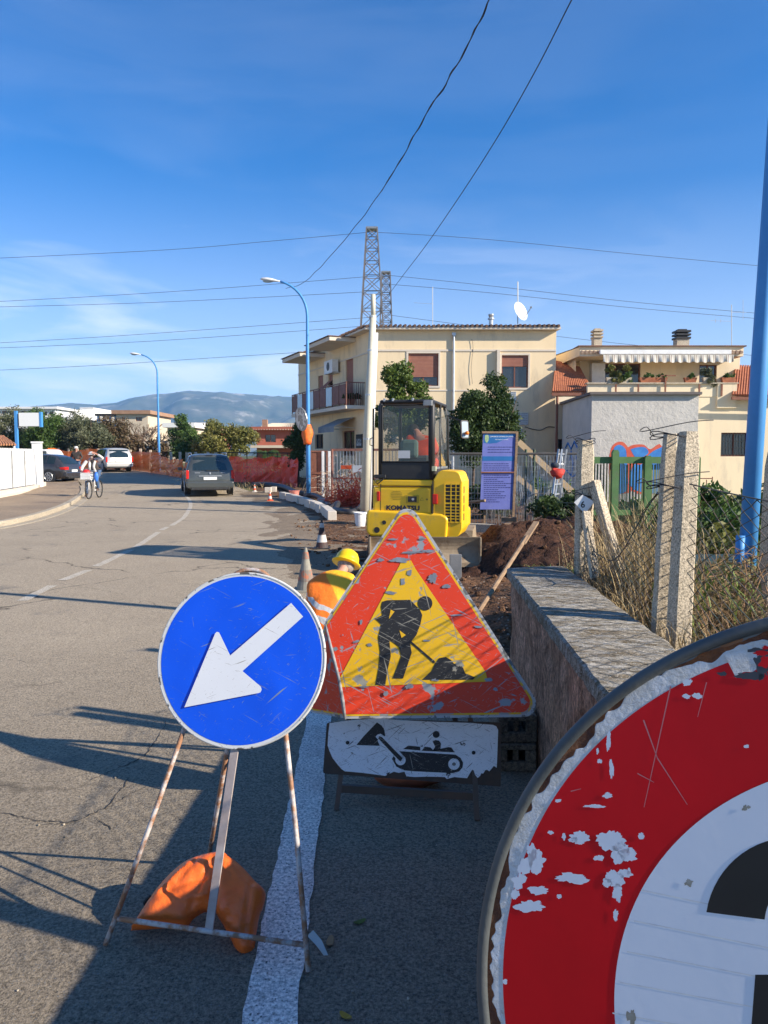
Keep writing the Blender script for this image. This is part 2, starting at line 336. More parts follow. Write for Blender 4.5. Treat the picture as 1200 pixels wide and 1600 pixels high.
lampblue = M('blue_paint', (.07, .29, .62), .5, (.06, .24, .54), 3, dirt=(.30, .30, .30), dirtscale=9, dirtpos=(.68, .74))
whitep = M('white_paint', (.78, .78, .76), .5, (.66, .65, .62), 4, dirt=(.45, .38, .3), dirtscale=5, dirtpos=(.66, .8))
greymet = M('grey_metal', (.34, .34, .33), .45, (.24, .24, .235), 6, metal=.5)
galv = M('galvanised', (.55, .56, .56), .4, (.42, .43, .44), 8, metal=.6)
blackp = M('black_rubber', (.018, .018, .018), .6, (.03, .03, .03), 8)
wirem = M('wire_dark', (.03, .03, .035), .6)
rope = M('wire_sky', (.05, .055, .07), .6)
chainm = M('chain_link_wire', (.04, .065, .05), .6, (.11, .07, .05), 12)
barkm = M('bark', (.12, .085, .06), .95, (.07, .05, .035), 9, .5, 20)
woodm = M('old_wood', (.36, .24, .14), .85, (.22, .14, .085), 5, .4, 30, stretch=(1, 1, 6))
rustpipe = M('rusty_pipe', (.55, .50, .46), .6, (.34, .17, .09), 16, .2, 80, lo=.42, hi=.55)
orangebag = M('orange_vinyl', (.95, .18, .025), .36, (.86, .14, .02), 5, .6, 14, spec=.5, dirt=(.50, .22, .12), dirtscale=4, dirtpos=(.6, .8), bdist=.015)
skin = M('skin', (.52, .27, .19), .6, (.45, .22, .15), 8)
orangenet = netmat('orange_net', (1, .20, .03), .06, .045, .62)
rednet = netmat('red_net', (.95, .085, .04), .05, .04, .6)
# ================================================================== GROUND
def sheet(name, mat, poly, lift, stepx=2, stepy=2, kind='structure', h=None, z=None):
    bm = bmesh.new(); f = bm.faces.new([bm.verts.new((x, y, 0)) for x, y in poly])
    xs = [p[0] for p in poly]; ys = [p[1] for p in poly]
    for ax, lo, hi, st in ((0, min(xs), max(xs), stepx), (1, min(ys), max(ys), stepy)):
        k = math.ceil(lo / st) * st
        while k < hi:
            co = (k, 0, 0) if ax == 0 else (0, k, 0); no = (1, 0, 0) if ax == 0 else (0, 1, 0)
            bmesh.ops.bisect_plane(bm, geom=bm.verts[:] + bm.edges[:] + bm.faces[:], plane_co=co, plane_no=no, dist=1e-5); k += st
    bmesh.ops.triangulate(bm, faces=bm.faces[:])
    for v in bm.verts: v.co.z = (h(v.co.x, v.co.y) if h else H(v.co.x, v.co.y)) + lift
    bmesh.ops.recalc_face_normals(bm, faces=bm.faces)
    me = bpy.data.meshes.new(name); bm.to_mesh(me); bm.free()
    o = link(name, me, mat, None); T(o, kind=kind); return o
def gridsheet(name, mat, xs, ys, hf, kind='structure', smooth=True):
    vs = [(x, y, hf(x, y)) for y in ys for x in xs]; n = len(xs)
    fs = [(j * n + i, j * n + i + 1, (j + 1) * n + i + 1, (j + 1) * n + i) for j in range(len(ys) - 1) for i in range(n - 1)]
    me = bpy.data.meshes.new(name); me.from_pydata(vs, [], fs)
    if smooth: me.polygons.foreach_set('use_smooth', [True] * len(fs))
    o = link(name, me, mat, None); T(o, kind=kind); return o
lin = lambda a, b, n: list(np.linspace(a, b, n, endpoint=False))
gx = lin(-2500, -60, 12) + lin(-60, -20, 16) + lin(-20, .9, 20) + lin(.9, 9, 60) + lin(9, 60, 26) + lin(60, 2500, 13)
gy = lin(-30, 2, 16) + lin(2, 14, 70) + lin(14, 30, 8) + lin(30, 60, 10) + lin(60, 400, 10) + lin(400, 3000, 10)
def gh(x, y):
    b = -.02
    if 1.1 < x < 8 and y < 12: b += .05 * (noise.noise(Vector((x * 2.2, y * 2.2, 0)))) * ss(x, 1.1, 1.5)
    return H(x, y) + b
gridsheet('ground', fieldm, gx, gy, gh)
kerbpx = [(-160, 843), (-60, 832), (0, 824), (50, 813), (85, 802), (110, 791), (126, 780), (133, 771), (131, 763)]
kerb = [gp(*p) for p in kerbpx]
kxy = [(-9.2, -8), (-8.9, 6)] + [(p.x, p.y) for p in kerb]
road = kxy[:] + [(-17.2, 43), (-24, 45), (-60, 47), (-60, 60), (-24, 56), (-19, 54), (-14.5, 51), (-11.6, 46.5), (-9.3, 42), (-7.4, 37), (-5.4, 32), (-3.4, 25.5), (-2.0, 20), (-.9, 16), (.9, 13.0), (.45, 8.5), (.30, 6.4), (.50, 5.35), (.95, 5.25), (.95, -8)]
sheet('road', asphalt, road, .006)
sheet('pavement', pavem, [(-60, -8), (-9.35, -8), (-9.05, 6)] + [(p.x - .16, p.y) for p in kerb] + [(-17.0, 42.6), (-60, 42.6)], .10)
# kerb stones on the left pavement and the gutter beside them
def curve_strip(m, pts, off, wd, z0, z1):
    P = [Vector((a, b, 0)) for a, b in pts]; L0 = []; L1 = []
    for i, p in enumerate(P):
        d = (P[min(i + 1, len(P) - 1)] - P[max(i - 1, 0)]).normalized(); nrm = Vector((-d.y, d.x, 0))
        L0.append(p + nrm * off); L1.append(p + nrm * (off + wd))
    for i in range(len(P) - 1):
        a, b, c, d = L0[i], L0[i + 1], L1[i + 1], L1[i]
        lo = [Vector((q.x, q.y, H(q.x, q.y) + z0)) for q in (a, b, c, d)]; hi = [Vector((q.x, q.y, H(q.x, q.y) + z1)) for q in (a, b, c, d)]
        m.add(lo + hi, [(0, 3, 2, 1), (4, 5, 6, 7), (0, 1, 5, 4), (1, 2, 6, 5), (2, 3, 7, 6), (3, 0, 4, 7)])
def dense(pts, st):
    out = []
    for i in range(len(pts) - 1):
        a, b = Vector(pts[i]), Vector(pts[i + 1]); n = max(1, int((b - a).length / st))
        out += [tuple(a + (b - a) * k / n) for k in range(n)]
    return out + [tuple(pts[-1])]
def cr_spline(pts, n=6):
    P = [Vector(p) for p in pts]; out = []
    for i in range(len(P) - 1):
        a, b, c, d = P[max(i - 1, 0)], P[i], P[i + 1], P[min(i + 2, len(P) - 1)]
        for k in range(n):
            t = k / n; out.append(tuple(.5 * ((2 * b) + (c - a) * t + (2 * a - 5 * b + 4 * c - d) * t * t + (3 * b - a - 3 * c + d) * t ** 3)))
    return out + [tuple(P[-1])]
m = MB(); curve_strip(m, cr_spline(kxy, 5), 0, .17, -.02, .13); T(m.build('kerb', kerbm, bevel=.01), kind='structure')
m = MB(); curve_strip(m, cr_spline(kxy, 5), -.26, .26, -.02, .016); T(m.build('gutter', kerbm), kind='structure')
# painted lines
linem = rough_ground('road_paint', (.82, .72, .64), (.70, .60, .54), (.52, .40, .36), 5, 75, .8, .003, stain=(.24, .21, .19), speck=(.13, .115, .10))
linem2 = rough_ground('road_paint_worn', (.52, .47, .39), (.40, .35, .275), (.47, .42, .35), 5, 60, .6, .003)
def paint(name, mat, c, wd, ragged=.006, z=.011, step=.06):
    c = dense(c, step); P = [Vector((a, b, 0)) for a, b in c]; m = MB(); vs = []; fs = []
    for i, p in enumerate(P):
        d = (P[min(i + 1, len(P) - 1)] - P[max(i - 1, 0)]).normalized(); nrm = Vector((-d.y, d.x, 0))
        for s in (-1, 1):
            q = p + nrm * s * (wd / 2 + random.uniform(-ragged, ragged)); vs.append((q.x, q.y, H(q.x, q.y) + z))
    fs = [(2 * i, 2 * i + 1, 2 * i + 3, 2 * i + 2) for i in range(len(P) - 1)]
    m.add(vs, fs); return T(m.build(name, mat, recalc=False), kind='structure')
paint('edge_line', linem, [(-.30, .5), (-.325, 2.1), (-.365, 3.6), (-.41, 5.2), (-.5, 8.4)], .155)
cpx = [[(35, 940), (82, 916)], [(97, 908), (138, 892)], [(150, 886), (205, 860)], [(212, 856), (248, 832)], [(252, 829), (262, 824)], [(268, 822), (286, 810), (295, 798), (298, 788), (293, 778), (284, 771)]]
for i, sg in enumerate(cpx):
    pts = [(gp(*q).x, gp(*q).y) for q in sg]
    paint('centre_line', linem2, cr_spline(pts, 4), .12, .008, step=.15)
# long cracks in the asphalt, traced
crm = M('crack_fill', (.035, .03, .028), .95, (.05, .045, .04), 9)
def crack(px, wd):
    pts = []
    for i in range(len(px) - 1):
        a = Vector(px[i]); b = Vector(px[i + 1]); n = max(2, int((b - a).length / 5))
        for k in range(n):
            q = a + (b - a) * k / n; q += Vector((random.uniform(-2.2, 2.2), random.uniform(-1.3, 1.3))); pts.append(q)
    g = [gp(*q) for q in pts]; m = MB(); vs = []
    for i, p in enumerate(g):
        d = (g[min(i + 1, len(g) - 1)] - g[max(i - 1, 0)]); d.normalize(); nr = Vector((-d.y, d.x, 0)); ww = wd * random.uniform(.35, 1.2) * (1 - abs(i / len(g) - .5) * .8)
        vs += [p + nr * ww / 2 + Vector((0, 0, .0092)), p - nr * ww / 2 + Vector((0, 0, .0092))]
    m.add(vs, [(2 * i, 2 * i + 1, 2 * i + 3, 2 * i + 2) for i in range(len(g) - 1)]); T(m.build('road_crack', crm, recalc=False), kind='structure')
for c, wd in (([(0, 1272), (60, 1285), (110, 1288), (165, 1266), (190, 1235), (205, 1215)], .008), ([(140, 1222), (175, 1207), (225, 1185), (250, 1150), (262, 1125)], .008),
              ([(165, 1266), (210, 1240), (235, 1228)], .004), ([(145, 1278), (170, 1295), (180, 1302)], .006), ([(110, 1288), (60, 1292)], .004), ([(235, 1170), (215, 1162)], .005),
              ([(90, 912), (150, 922), (200, 930)], .006), ([(190, 948), (230, 940), (262, 955)], .006), ([(30, 870), (90, 880), (130, 876)], .006), ([(0, 1030), (40, 1036), (62, 1034)], .004), ([(105, 1056), (160, 1052), (240, 1052)], .003)): crack(c, wd)
# dug-up ground on the right of the road
def nz(x, y, s, k=0): return noise.noise(Vector((x * s, y * s, k)))
ebx = [(8.2, .55), (9, .15), (10.2, -.5), (12.6, -1.05), (16.3, -1.75), (20, -2.05), (25, -3.2), (32, -5.3), (38, -7.0), (44, -9.8)]
def eleft(y):
    for i in range(len(ebx) - 1):
        if ebx[i][0] <= y <= ebx[i + 1][0]:
            t = (y - ebx[i][0]) / (ebx[i + 1][0] - ebx[i][0]); return ebx[i][1] * (1 - t) + ebx[i + 1][1] * t
    return ebx[0][1] if y < 8.2 else ebx[-1][1]
def eh(x, y):
    xl = (eleft(y) if y > 8.2 else -.02 - .05 * (8.2 - y) + .45 * ss(y, 8.2, 7.4)) + .35 * nz(x, y, 1.3, 4) + .15 * nz(x, y, 5, 2)
    e = ss(x, xl - .15, xl + .55) * ss(y, 4.9, 5.3)
    b = .03 + .055 * nz(x, y, 1.1) + .05 * nz(x, y, 3.1) + .035 * nz(x, y, 8) + (.02 * abs(nz(x, y, 17)) if y < 15 else 0)
    dig = -.0
    if y < 10.5: b += .04 + .10 * ss(x, .2, 1.2) * ss(y, 10.5, 8) + .05 * nz(x, y, 5, 7)
    return H(min(x, 1.0), y) - .05 + e * (b + .05) - dig
gridsheet('earth', earth, lin(-1.4, 7, 120), lin(4.9, 17, 170), eh)
gridsheet('earth', earth, [x for x in lin(-11, 9, 80)], lin(16.95, 44, 90), lambda x, y: eh(x, y) * .999 - .002)
def mh(x, y):
    d = ((x - 2.85) / 1.85) ** 2 + ((y - 11.2) / 3.0) ** 2
    d2 = ((x - 1.45) / 1.1) ** 2 + ((y - 10.2) / 1.8) ** 2
    h = .62 * max(0, 1 - d) ** .8 + .20 * max(0, 1 - d2) ** .8
    return -.03 + h * (1 + .30 * nz(x, y, 2.3)) + (.07 * nz(x, y, 5.2) + .05 * nz(x, y, 13)) * min(1, h * 6)
o = gridsheet('soil_heap', darkearth, lin(.2, 5.2, 110), lin(7.8, 14.6, 120), mh, kind=None)
T(o, 'heap of freshly dug dark brown soil behind the far end of the low wall', 'soil heap')
# clods and stones scattered on the dug ground
m = MB(); rs = random.Random(3)
for i in range(1500):
    y = 5.3 + 14 * rs.random() ** 1.6; x = eleft(max(y, 8.2)) - .3 + (4.2) * rs.random() ** 1.3
    if y < 8 and x < .05: x = .1 + rs.random() * .8
    r = .008 + .035 * rs.random() ** 3
    z = max(eh(x, y), mh(x, y) if (.2 < x < 5 and 7.8 < y < 14.5) else -1)
    m.sphere((x, y, max(z, .006) + r * .3), (r, r * rs.uniform(.6, 1.2), r * rs.uniform(.5, .9)), 6, 4)
T(m.build('earth_clods', earth, loc=(0, 8, 0)), kind='stuff')
m = MB()
for i in range(420):
    y = 1.9 + 12 * rs.random(); x = -7 + 8 * rs.random(); r = rs.uniform(.0025, .006)
    m.sphere((x, y, .008 + r * .5), (r, r * 1.3, r * .7), 5, 3)
T(m.build('road_grit', kerbm, loc=(0, 6, 0)), kind='stuff')
# dust tongue on the asphalt beside the dug edge
dustm = rough_ground('dust', (.24, .185, .125), (.19, .145, .10), (.27, .21, .15), 2, 60, .6, .004)
gridsheet('road_dust', dustm, lin(-7.5, .3, 150), lin(8.8, 33, 190), lambda x, y: H(x, y) + .004 + .012 * (ss(x, eleft(y) - 1.5, eleft(y) - .2) + .75 * nz(x * 1.0, y * .45, 2.3, 8) + .35 * nz(x, y, 9, 3) - .50))
# ================================================================== LOW WALL
wl = lambda y: .705 + .045 * (y - 2.41)
wallside = rough_ground('wall_side', (.78, .47, .32), (.24, .125, .075), (.66, .42, .28), 5.5, 30, 1.3, .03)
n_ = wallside.node_tree.nodes; l_ = wallside.node_tree.links
mp_ = n_.new('ShaderNodeMapping'); mp_.inputs['Scale'].default_value = (1, 2.3, 1.15)
tc_ = [q for q in n_ if q.type == 'TEX_COORD'][0]; l_.new(tc_.outputs['Object'], mp_.inputs[0])
for q in n_:
    if q.type == 'TEX_NOISE': l_.new(mp_.outputs[0], q.inputs['Vector'])
low_wall = E('low_wall', (.9, 3, 0), 'low rendered parapet wall with a lichen covered concrete top, leading back from the big round sign', 'wall')
ys = lin(.2, 5.02, 110) + [5.02]; zs = lin(-.05, .80, 22) + [.80]
vs = [(wl(y) + .02 + .022 * nz(y * 5, z * 2.2, 1, 3) + .02 * nz(y, z, 5, 9), y, z) for z in zs for y in ys]; nn = len(ys)
fs = [(j * nn + i, j * nn + i + 1, (j + 1) * nn + i + 1, (j + 1) * nn + i) for j in range(len(zs) - 1) for i in range(nn - 1)]
m = MB(); m.add(vs, fs)
yv = 5.02; m.add([(wl(yv) + .02, yv, -.05), (wl(yv) + .40, yv + .1, -.05), (wl(yv) + .40, yv + .1, .8), (wl(yv) + .02, yv, .8)], [(0, 1, 2, 3)])
m.add([(wl(.2) + .4, .2, -.05), (wl(yv) + .40, yv + .1, -.05), (wl(yv) + .40, yv + .1, .8), (wl(.2) + .4, .2, .8)], [(3, 2, 1, 0)])
m.build('wall_face', wallside, low_wall, recalc=False)
m = MB(); cy = lin(.2, 5.10, 150) + [5.10]; prof = []
for y in cy:
    l0 = wl(y) - .005 + .006 * nz(y, 0, 9) + .003 * nz(y, 0, 30); r0 = wl(y) + .415 + .02 * nz(y, 3, 4)
    ye = y + .0; row = []
    for k, (fx, z) in enumerate([(0, .79), (0, .842), (.012, .850)] + [(q, .852 + .004 * nz(y, q, 14)) for q in (.08, .16, .24, .32)] + [(.40, .848), (.415, .84), (.415, .5)]):
        x = l0 + (r0 - l0) * fx / .415
        row.append((x, ye + .10 * (fx / .415) * ss(y, 4.5, 5.1), z + (.003 * nz(y, fx, 40) if z > .8 else 0)))
    prof.append(row)
k = len(prof[0]); vs = [p for r_ in prof for p in r_]
fs = [(i * k + j, (i + 1) * k + j, (i + 1) * k + j + 1, i * k + j + 1) for i in range(len(cy) - 1) for j in range(k - 1)]
m.add(vs, fs); m.poly([p for p in prof[-1]]); m.build('coping', capm, low_wall, smooth=False)
# stacked hollow blocks by the foot of the wall
blockm = rough_ground('block_concrete', (.20, .17, .13), (.14, .12, .095), (.24, .2, .15), 5, 60, 1, .006)
def hollow(z, x, y, rz, name, label):
    t = Fr((x, y, z), rz); m = MB()
    m.fbox(t, -.1, .1, 0, .05, -.03, 0); m.fbox(t, -.1, -.045, .05, .11, -.03, 0); m.fbox(t, .045, .1, .05, .11, -.03, 0); m.fbox(t, -.1, .1, .11, .14, -.03, 0); m.fbox(t, -.1, .1, 0, .14, -.24, -.21); m.fbox(t, -.1, -.072, 0, .14, -.21, -.03); m.fbox(t, .072, .1, 0, .14, -.21, -.03); m.fbox(t, -.015, .015, 0, .139, -.21, -.03); m.fbox(t, -.072, .072, 0, .012, -.21, -.03)
    T(m.build(name, blockm, bevel=.006), label, 'concrete block', 'blocks stacked against the low wall')
hollow(.008, .668, 3.78, 4, 'concrete_block', 'hollow concrete block on the asphalt, lowest of the stack beside the low wall')
hollow(.150, .675, 3.80, -3, 'concrete_block', 'hollow concrete block resting on another one beside the low wall')
# ================================================================== ROAD SIGNS
def rpoly(pts, r, n=6):
    """round the corners of a polygon"""
    out = []; k = len(pts)
    for i in range(k):
        a, b, c = Vector(pts[i - 1]), Vector(pts[i]), Vector(pts[(i + 1) % k]); rr = r[i] if isinstance(r, (list, tuple)) else r
        if rr <= 0: out.append(tuple(b)); continue
        u = (a - b).normalized(); v = (c - b).normalized(); h = math.acos(max(-1, min(1, u.dot(v)))) / 2; t = rr / math.tan(h); ce = b + (u + v).normalized() * (rr / math.sin(h))
        p = b + u * t; q = b + v * t; a0 = math.atan2(p.y - ce.y, p.x - ce.x); a1 = math.atan2(q.y - ce.y, q.x - ce.x); d = (a1 - a0 + math.pi) % (2 * math.pi) - math.pi
        out += [(ce.x + rr * math.cos(a0 + d * s / n), ce.y + rr * math.sin(a0 + d * s / n)) for s in range(n + 1)]
    return out
def circ(r, n=96, cx=0, cy=0, ry=None): return [(cx + r * math.cos(2 * math.pi * i / n), cy + (ry or r) * math.sin(2 * math.pi * i / n)) for i in range(n)]
def blob(cx, cy, rx, ry, n=26, j=.35, seed=0):
    g = random.Random(seed); ph = [g.uniform(0, 6.28) for _ in range(6)]
    n = int(n * 1.6); out = []
    for i in range(n):
        t = 2 * math.pi * i / n; c, s = math.cos(t), math.sin(t)
        q = 1 + j * 1.1 * noise.noise(Vector((c * .9, s * .9, seed * 7.3))) + j * .7 * noise.noise(Vector((c * 2.6, s * 2.6, seed * 3.1))) + j * .5 * noise.noise(Vector((c * 6, s * 6, seed))) + j * .3 * noise.noise(Vector((c * 15, s * 15, seed)))
        out.append((cx + rx * c * q, cy + ry * s * q))
    return out
def cap(m, fr, pts, c): m.poly([fr.at(a, b, c) for a, b in pts])
def rad_noise(t, seed, amp):
    return amp * (noise.noise(Vector((math.cos(t) * 3, math.sin(t) * 3, seed))) + .6 * noise.noise(Vector((math.cos(t) * 11, math.sin(t) * 11, seed))) + .45 * noise.noise(Vector((math.cos(t) * 34, math.sin(t) * 34, seed))))
# --- blue pass-left disc on its stand
F1 = Fr((-.4955, 2.6133, .8995), 8, 16)
blue = worn('blue_foil', (.0, .085, .72), (.17, .22, .30), .28, .715, .35, 10)
arrowm = worn('white_foil', (.70, .71, .72), (.25, .23, .2), .1, .715, .4, 12, .95)
wrim = worn('chipped_rim', (.60, .60, .57), (.10, .095, .085), .3, .56, .5, 24)
backm = M('sign_back', (.38, .38, .38), .5, (.3, .3, .3), 5, metal=.5)
s1 = E('direction_sign', (-.5, 2.4, 0), 'round blue sign with a white arrow pointing down left, standing on thin rusty legs', 'road sign')
m = MB(); m.prism(F1, circ(.298), -.004, .0); m.build('sign_plate', backm, s1)
m = MB()
n = 120; rr = [(.2995, -.012), (.3015, -.004), (.300, .002), (.2975, .003), (.294, .0022)]
vs = [F1.at((r + .0008 * noise.noise(Vector((math.cos(6.283 * i / n) * 9, math.sin(6.283 * i / n) * 9, 1)))) * math.cos(6.283185 * i / n), r * math.sin(6.283185 * i / n), c) for i in range(n) for r, c in rr]
m.add(vs, [(i * 5 + j, ((i + 1) % n) * 5 + j, ((i + 1) % n) * 5 + j + 1, i * 5 + j + 1) for i in range(n) for j in range(4)]); m.build('rim', wrim, s1, smooth=True)
m = MB(); cap(m, F1, circ(.2955), .0008); m.build('border', worn('white_border', (.62, .63, .63), (.2, .19, .17), .2, .66), s1, recalc=False)
m = MB(); nr = 28; na = 72   # slightly dented blue face
vs = []
for i in range(nr + 1):
    r = .2865 * i / nr
    for j in range(na):
        t = 2 * math.pi * j / na; x, y = r * math.cos(t), r * math.sin(t); e = ss(r, .2865, .24)
        c = .0016 + e * (.0025 * noise.noise(Vector((x * 9, y * 9, 0))) + .0035 * math.exp(-((x - .14) ** 2 + (y + .10) ** 2) / .002) - .002 * math.exp(-((x + .05) ** 2 + (y + .22) ** 2) / .003)); c = max(c, .0012)
        vs.append(F1.at(x, y, c))
m.add(vs, [(i * na + j, i * na + (j + 1) % na, (i + 1) * na + (j + 1) % na, (i + 1) * na + j) for i in range(nr) for j in range(na)]); m.build('blue_face', blue, s1, smooth=True)
c5 = lambda pts: [F1.pix(220 + x / 3.75, 880 + y / 3.75) for x, y in pts]
head = rpoly(c5([(260, 844), (447, 385), (530, 540), (597, 632), (735, 752)]), [0, .008, 0, 0, .008])
m = MB(); cap(m, F1, c5([(260, 844), (440, 412), (450, 403), (463, 406), (470, 420), (528, 541), (884, 234), (954, 314), (600, 632), (706, 722), (712, 740), (705, 756), (695, 760)]), .0075); 
m.build('arrow', arrowm, s1, recalc=False)
g1 = gp(165, 1482); g2 = gp(482, 1524)
def legpt(px, py, c=-.02): a, b = F1.pix(px, py); return F1.at(a, b, c)
for ga, top in ((g1, (300, 1095)), (g2, (440, 1110))):
    m = MB(); a = legpt(*top); foot = Vector((ga.x, ga.y, .012)); m.tube([foot, foot + (a - foot) * .5 + Vector((.004, 0, 0)), a, legpt(345 if ga is g1 else 425, 905)], .0085, 8); m.build('leg', rustpipe, s1, smooth=True)
rb = gp(324, 1352, .012); m = MB(); m.tube([rb, rb + (legpt(352, 1165, -.03) - rb) * .45, legpt(352, 1165, -.03), legpt(372, 905, -.03)], .0085, 8); m.build('leg', rustpipe, s1, smooth=True)
m = MB(); cross = [g1 + (legpt(300, 1095) - g1) * .115, g2 + (legpt(440, 1110) - g2) * .105]; m.tube(cross, .0085, 8); m.build('cross_bar', rustpipe, s1, smooth=True)
mid = cross[0].lerp(cross[1], .50); topb = legpt(366, 1165, -.012)
m = MB(); d = (topb - mid); m.bar(mid, mid + d * 1.35, .028, .005); m.build('flat_bar', M('flat_steel', (.50, .43, .39), .6, (.36, .28, .24), 10), s1)
m = MB(); hp = [F1.at(*F1.pix(px, py), -.03) for px, py in ((340, 930), (362, 897), (385, 889), (412, 896), (432, 930))]; m.tube([Vector(q) for q in cr_spline([tuple(q) for q in hp], 5)], .008, 8); m.build('handle', rustpipe, s1, smooth=True)
# --- sand bags
bag = E('sandbag', (-.52, 2.62, 0), 'orange vinyl sandbag draped over the stand under the blue round sign', 'sandbag', 'sandbags weighting the sign stands')
FBg = Fr(gp(300, 1474) + Vector((0, 0, .012)), 6, 47)
def pillow(name, px, thick, mat, par, folds, seed, back=.6):
    out = cr_spline([FBg.pix(*q) for q in px + px[:1]], 5)[:-1]; xs = [p[0] for p in out]; ys = [p[1] for p in out]; N_ = len(out)
    def inside(x, y):
        c = False
        for i in range(N_):
            (x1, y1), (x2, y2) = out[i], out[i - 1]
            if (y1 > y) != (y2 > y) and x < (x2 - x1) * (y - y1) / (y2 - y1) + x1: c = not c
        return c
    def dist(x, y):
        d = 9
        for i in range(N_):
            (x1, y1), (x2, y2) = out[i], out[i - 1]; l2 = (x2 - x1) ** 2 + (y2 - y1) ** 2 + 1e-12; t = max(0, min(1, ((x - x1) * (x2 - x1) + (y - y1) * (y2 - y1)) / l2)); d = min(d, math.hypot(x - x1 - t * (x2 - x1), y - y1 - t * (y2 - y1)))
        return d
    bm = bmesh.new(); f = bm.faces.new([bm.verts.new((x, y, 0)) for x, y in out]); st = .0075
    for ax, lo, hi in ((0, min(xs), max(xs)), (1, min(ys), max(ys))):
        k = lo + st
        while k < hi: bmesh.ops.bisect_plane(bm, geom=bm.verts[:] + bm.edges[:] + bm.faces[:], plane_co=((k, 0, 0) if ax == 0 else (0, k, 0)), plane_no=((1, 0, 0) if ax == 0 else (0, 1, 0)), dist=1e-5); k += st
    bmesh.ops.triangulate(bm, faces=bm.faces[:]); bm.verts.index_update(); V = [(v.co.x, v.co.y) for v in bm.verts]; Fc = [tuple(v.index for v in f.verts) for f in bm.faces]; bm.free()
    fv = []; bv_ = []
    fl_ = [(FBg.pix(*a_), FBg.pix(*b_), w_, d_) for a_, b_, w_, d_ in folds]
    for x, y in V:
        d = dist(x, y); e = min(1, d / .06); h = thick * math.sqrt(max(0, 1 - (1 - e) ** 2)) if d > 1e-4 else 0
        q = noise.noise(Vector((x * 14, y * 14, seed))) * .006 + .004 * noise.noise(Vector((x * 34, y * 34, seed)))
        cr2 = 0
        for (ax_, ay_), (bx_, by_), w_, d_ in fl_:
            l2 = (bx_ - ax_) ** 2 + (by_ - ay_) ** 2; t = ((x - ax_) * (bx_ - ax_) + (y - ay_) * (by_ - ay_)) / l2; tt = max(0, min(1, t)); dd_ = math.hypot(x - ax_ - tt * (bx_ - ax_), y - ay_ - tt * (by_ - ay_)); cr2 += d_ * math.exp(-(dd_ / w_) ** 2) * (1 - .6 * abs(tt - .4))
        hf = h + (q + cr2) * min(1, d / .02); fv.append(FBg.at(x, y, hf)); bk = FBg.at(x, y, -h * back); bk.z = max(bk.z, .009); bv_.append(bk)
    m = MB(); m.add(fv, Fc); m.add(bv_, [f[::-1] for f in Fc]); o = m.build(name, mat, par, smooth=True, merge=.0004)
    return o
pillow('bag_lobe', [(204, 1454), (218, 1432), (238, 1402), (262, 1372), (292, 1347), (325, 1335), (352, 1333), (356, 1352), (348, 1385), (340, 1405), (334, 1424), (318, 1426), (302, 1436), (290, 1449), (262, 1450), (235, 1452)], .062, orangebag, bag,
       [((338, 1350), (296, 1440), .009, -.013), ((346, 1372), (262, 1400), .010, -.011), ((300, 1360), (225, 1430), .008, .010), ((340, 1402), (282, 1415), .006, .010), ((318, 1342), (285, 1385), .007, -.008)], 3)
pillow('bag_lobe', [(342, 1333), (360, 1340), (380, 1356), (398, 1376), (414, 1392), (413, 1412), (404, 1436), (400, 1462), (396, 1486), (382, 1495), (370, 1486), (360, 1466), (348, 1444), (336, 1424), (332, 1400), (336, 1362)], .075, orangebag, bag,
       [((340, 1420), (378, 1400), .006, -.010), ((345, 1432), (384, 1418), .005, .008), ((350, 1444), (390, 1436), .006, -.010), ((398, 1385), (384, 1480), .007, -.012), ((352, 1345), (400, 1400), .012, .008), ((360, 1462), (392, 1450), .005, .007)], 9)

m = MB()
for q in ([(235, 1400, .06), (226, 1410, .03), (235, 1418, .012), (262, 1412, .03)],):
    m.tube(cr_spline([tuple(at(a, b, 2.62)) for a, b, c in q], 5), .006, 6)
m.build('strap', blackp, bag, smooth=True)
# --- works sign: triangle + machine panel on one stand
F2 = Fr(at(640, 1000, 3.30), 8, 16)
red = worn('red_foil', (.74, .05, .012), (.27, .29, .31), 1.0, .60, .42, 9)
yel = worn('yellow_foil', (.80, .46, .01), (.30, .29, .24), 1.0, .62, .45, 9)
blk = worn('black_foil', (.022, .022, .022), (.30, .28, .22), .95, .64, .5, 9)
edge2 = worn('grey_edge', (.42, .42, .42), (.14, .14, .13), .6, .55, .5, 16)
s2 = E('roadworks_sign', (.1, 3.38, 0), 'battered red and yellow triangle with a digging man, over a white machine panel', 'road sign')
FOLD = F2.pix(533, 1080)[0]
def foldfix(o):   # bend the left corner back along one crease
    me = o.data; bm = bmesh.new(); bm.from_mesh(me); off = base(o)
    pc = F2.at(*F2.pix(541, 1122)) - off; d2 = (F2.at(*F2.pix(508, 960)) - F2.at(*F2.pix(541, 1122))).normalized(); pn = F2.n.cross(d2).normalized()
    if pn.dot(F2.u) > 0: pn = -pn
    bmesh.ops.bisect_plane(bm, geom=bm.verts[:] + bm.edges[:] + bm.faces[:], plane_co=pc, plane_no=pn, dist=1e-6)
    Rm = Matrix.Rotation(R(48), 3, d2); Rm2 = Matrix.Rotation(R(-48), 3, d2)
    if (Rm @ pn).dot(F2.n) > 0: Rm = Rm2
    for v in bm.verts:
        q = v.co - pc
        if q.dot(pn) > 1e-5: v.co = pc + Rm @ q
        else:
            a = q.dot(F2.u); b = q.dot(F2.v)
            v.co += F2.n * (-.012 * math.sin(max(0, a) * 9) * max(0, .35 - b))
    bm.normal_update(); bm.to_mesh(me); bm.free()
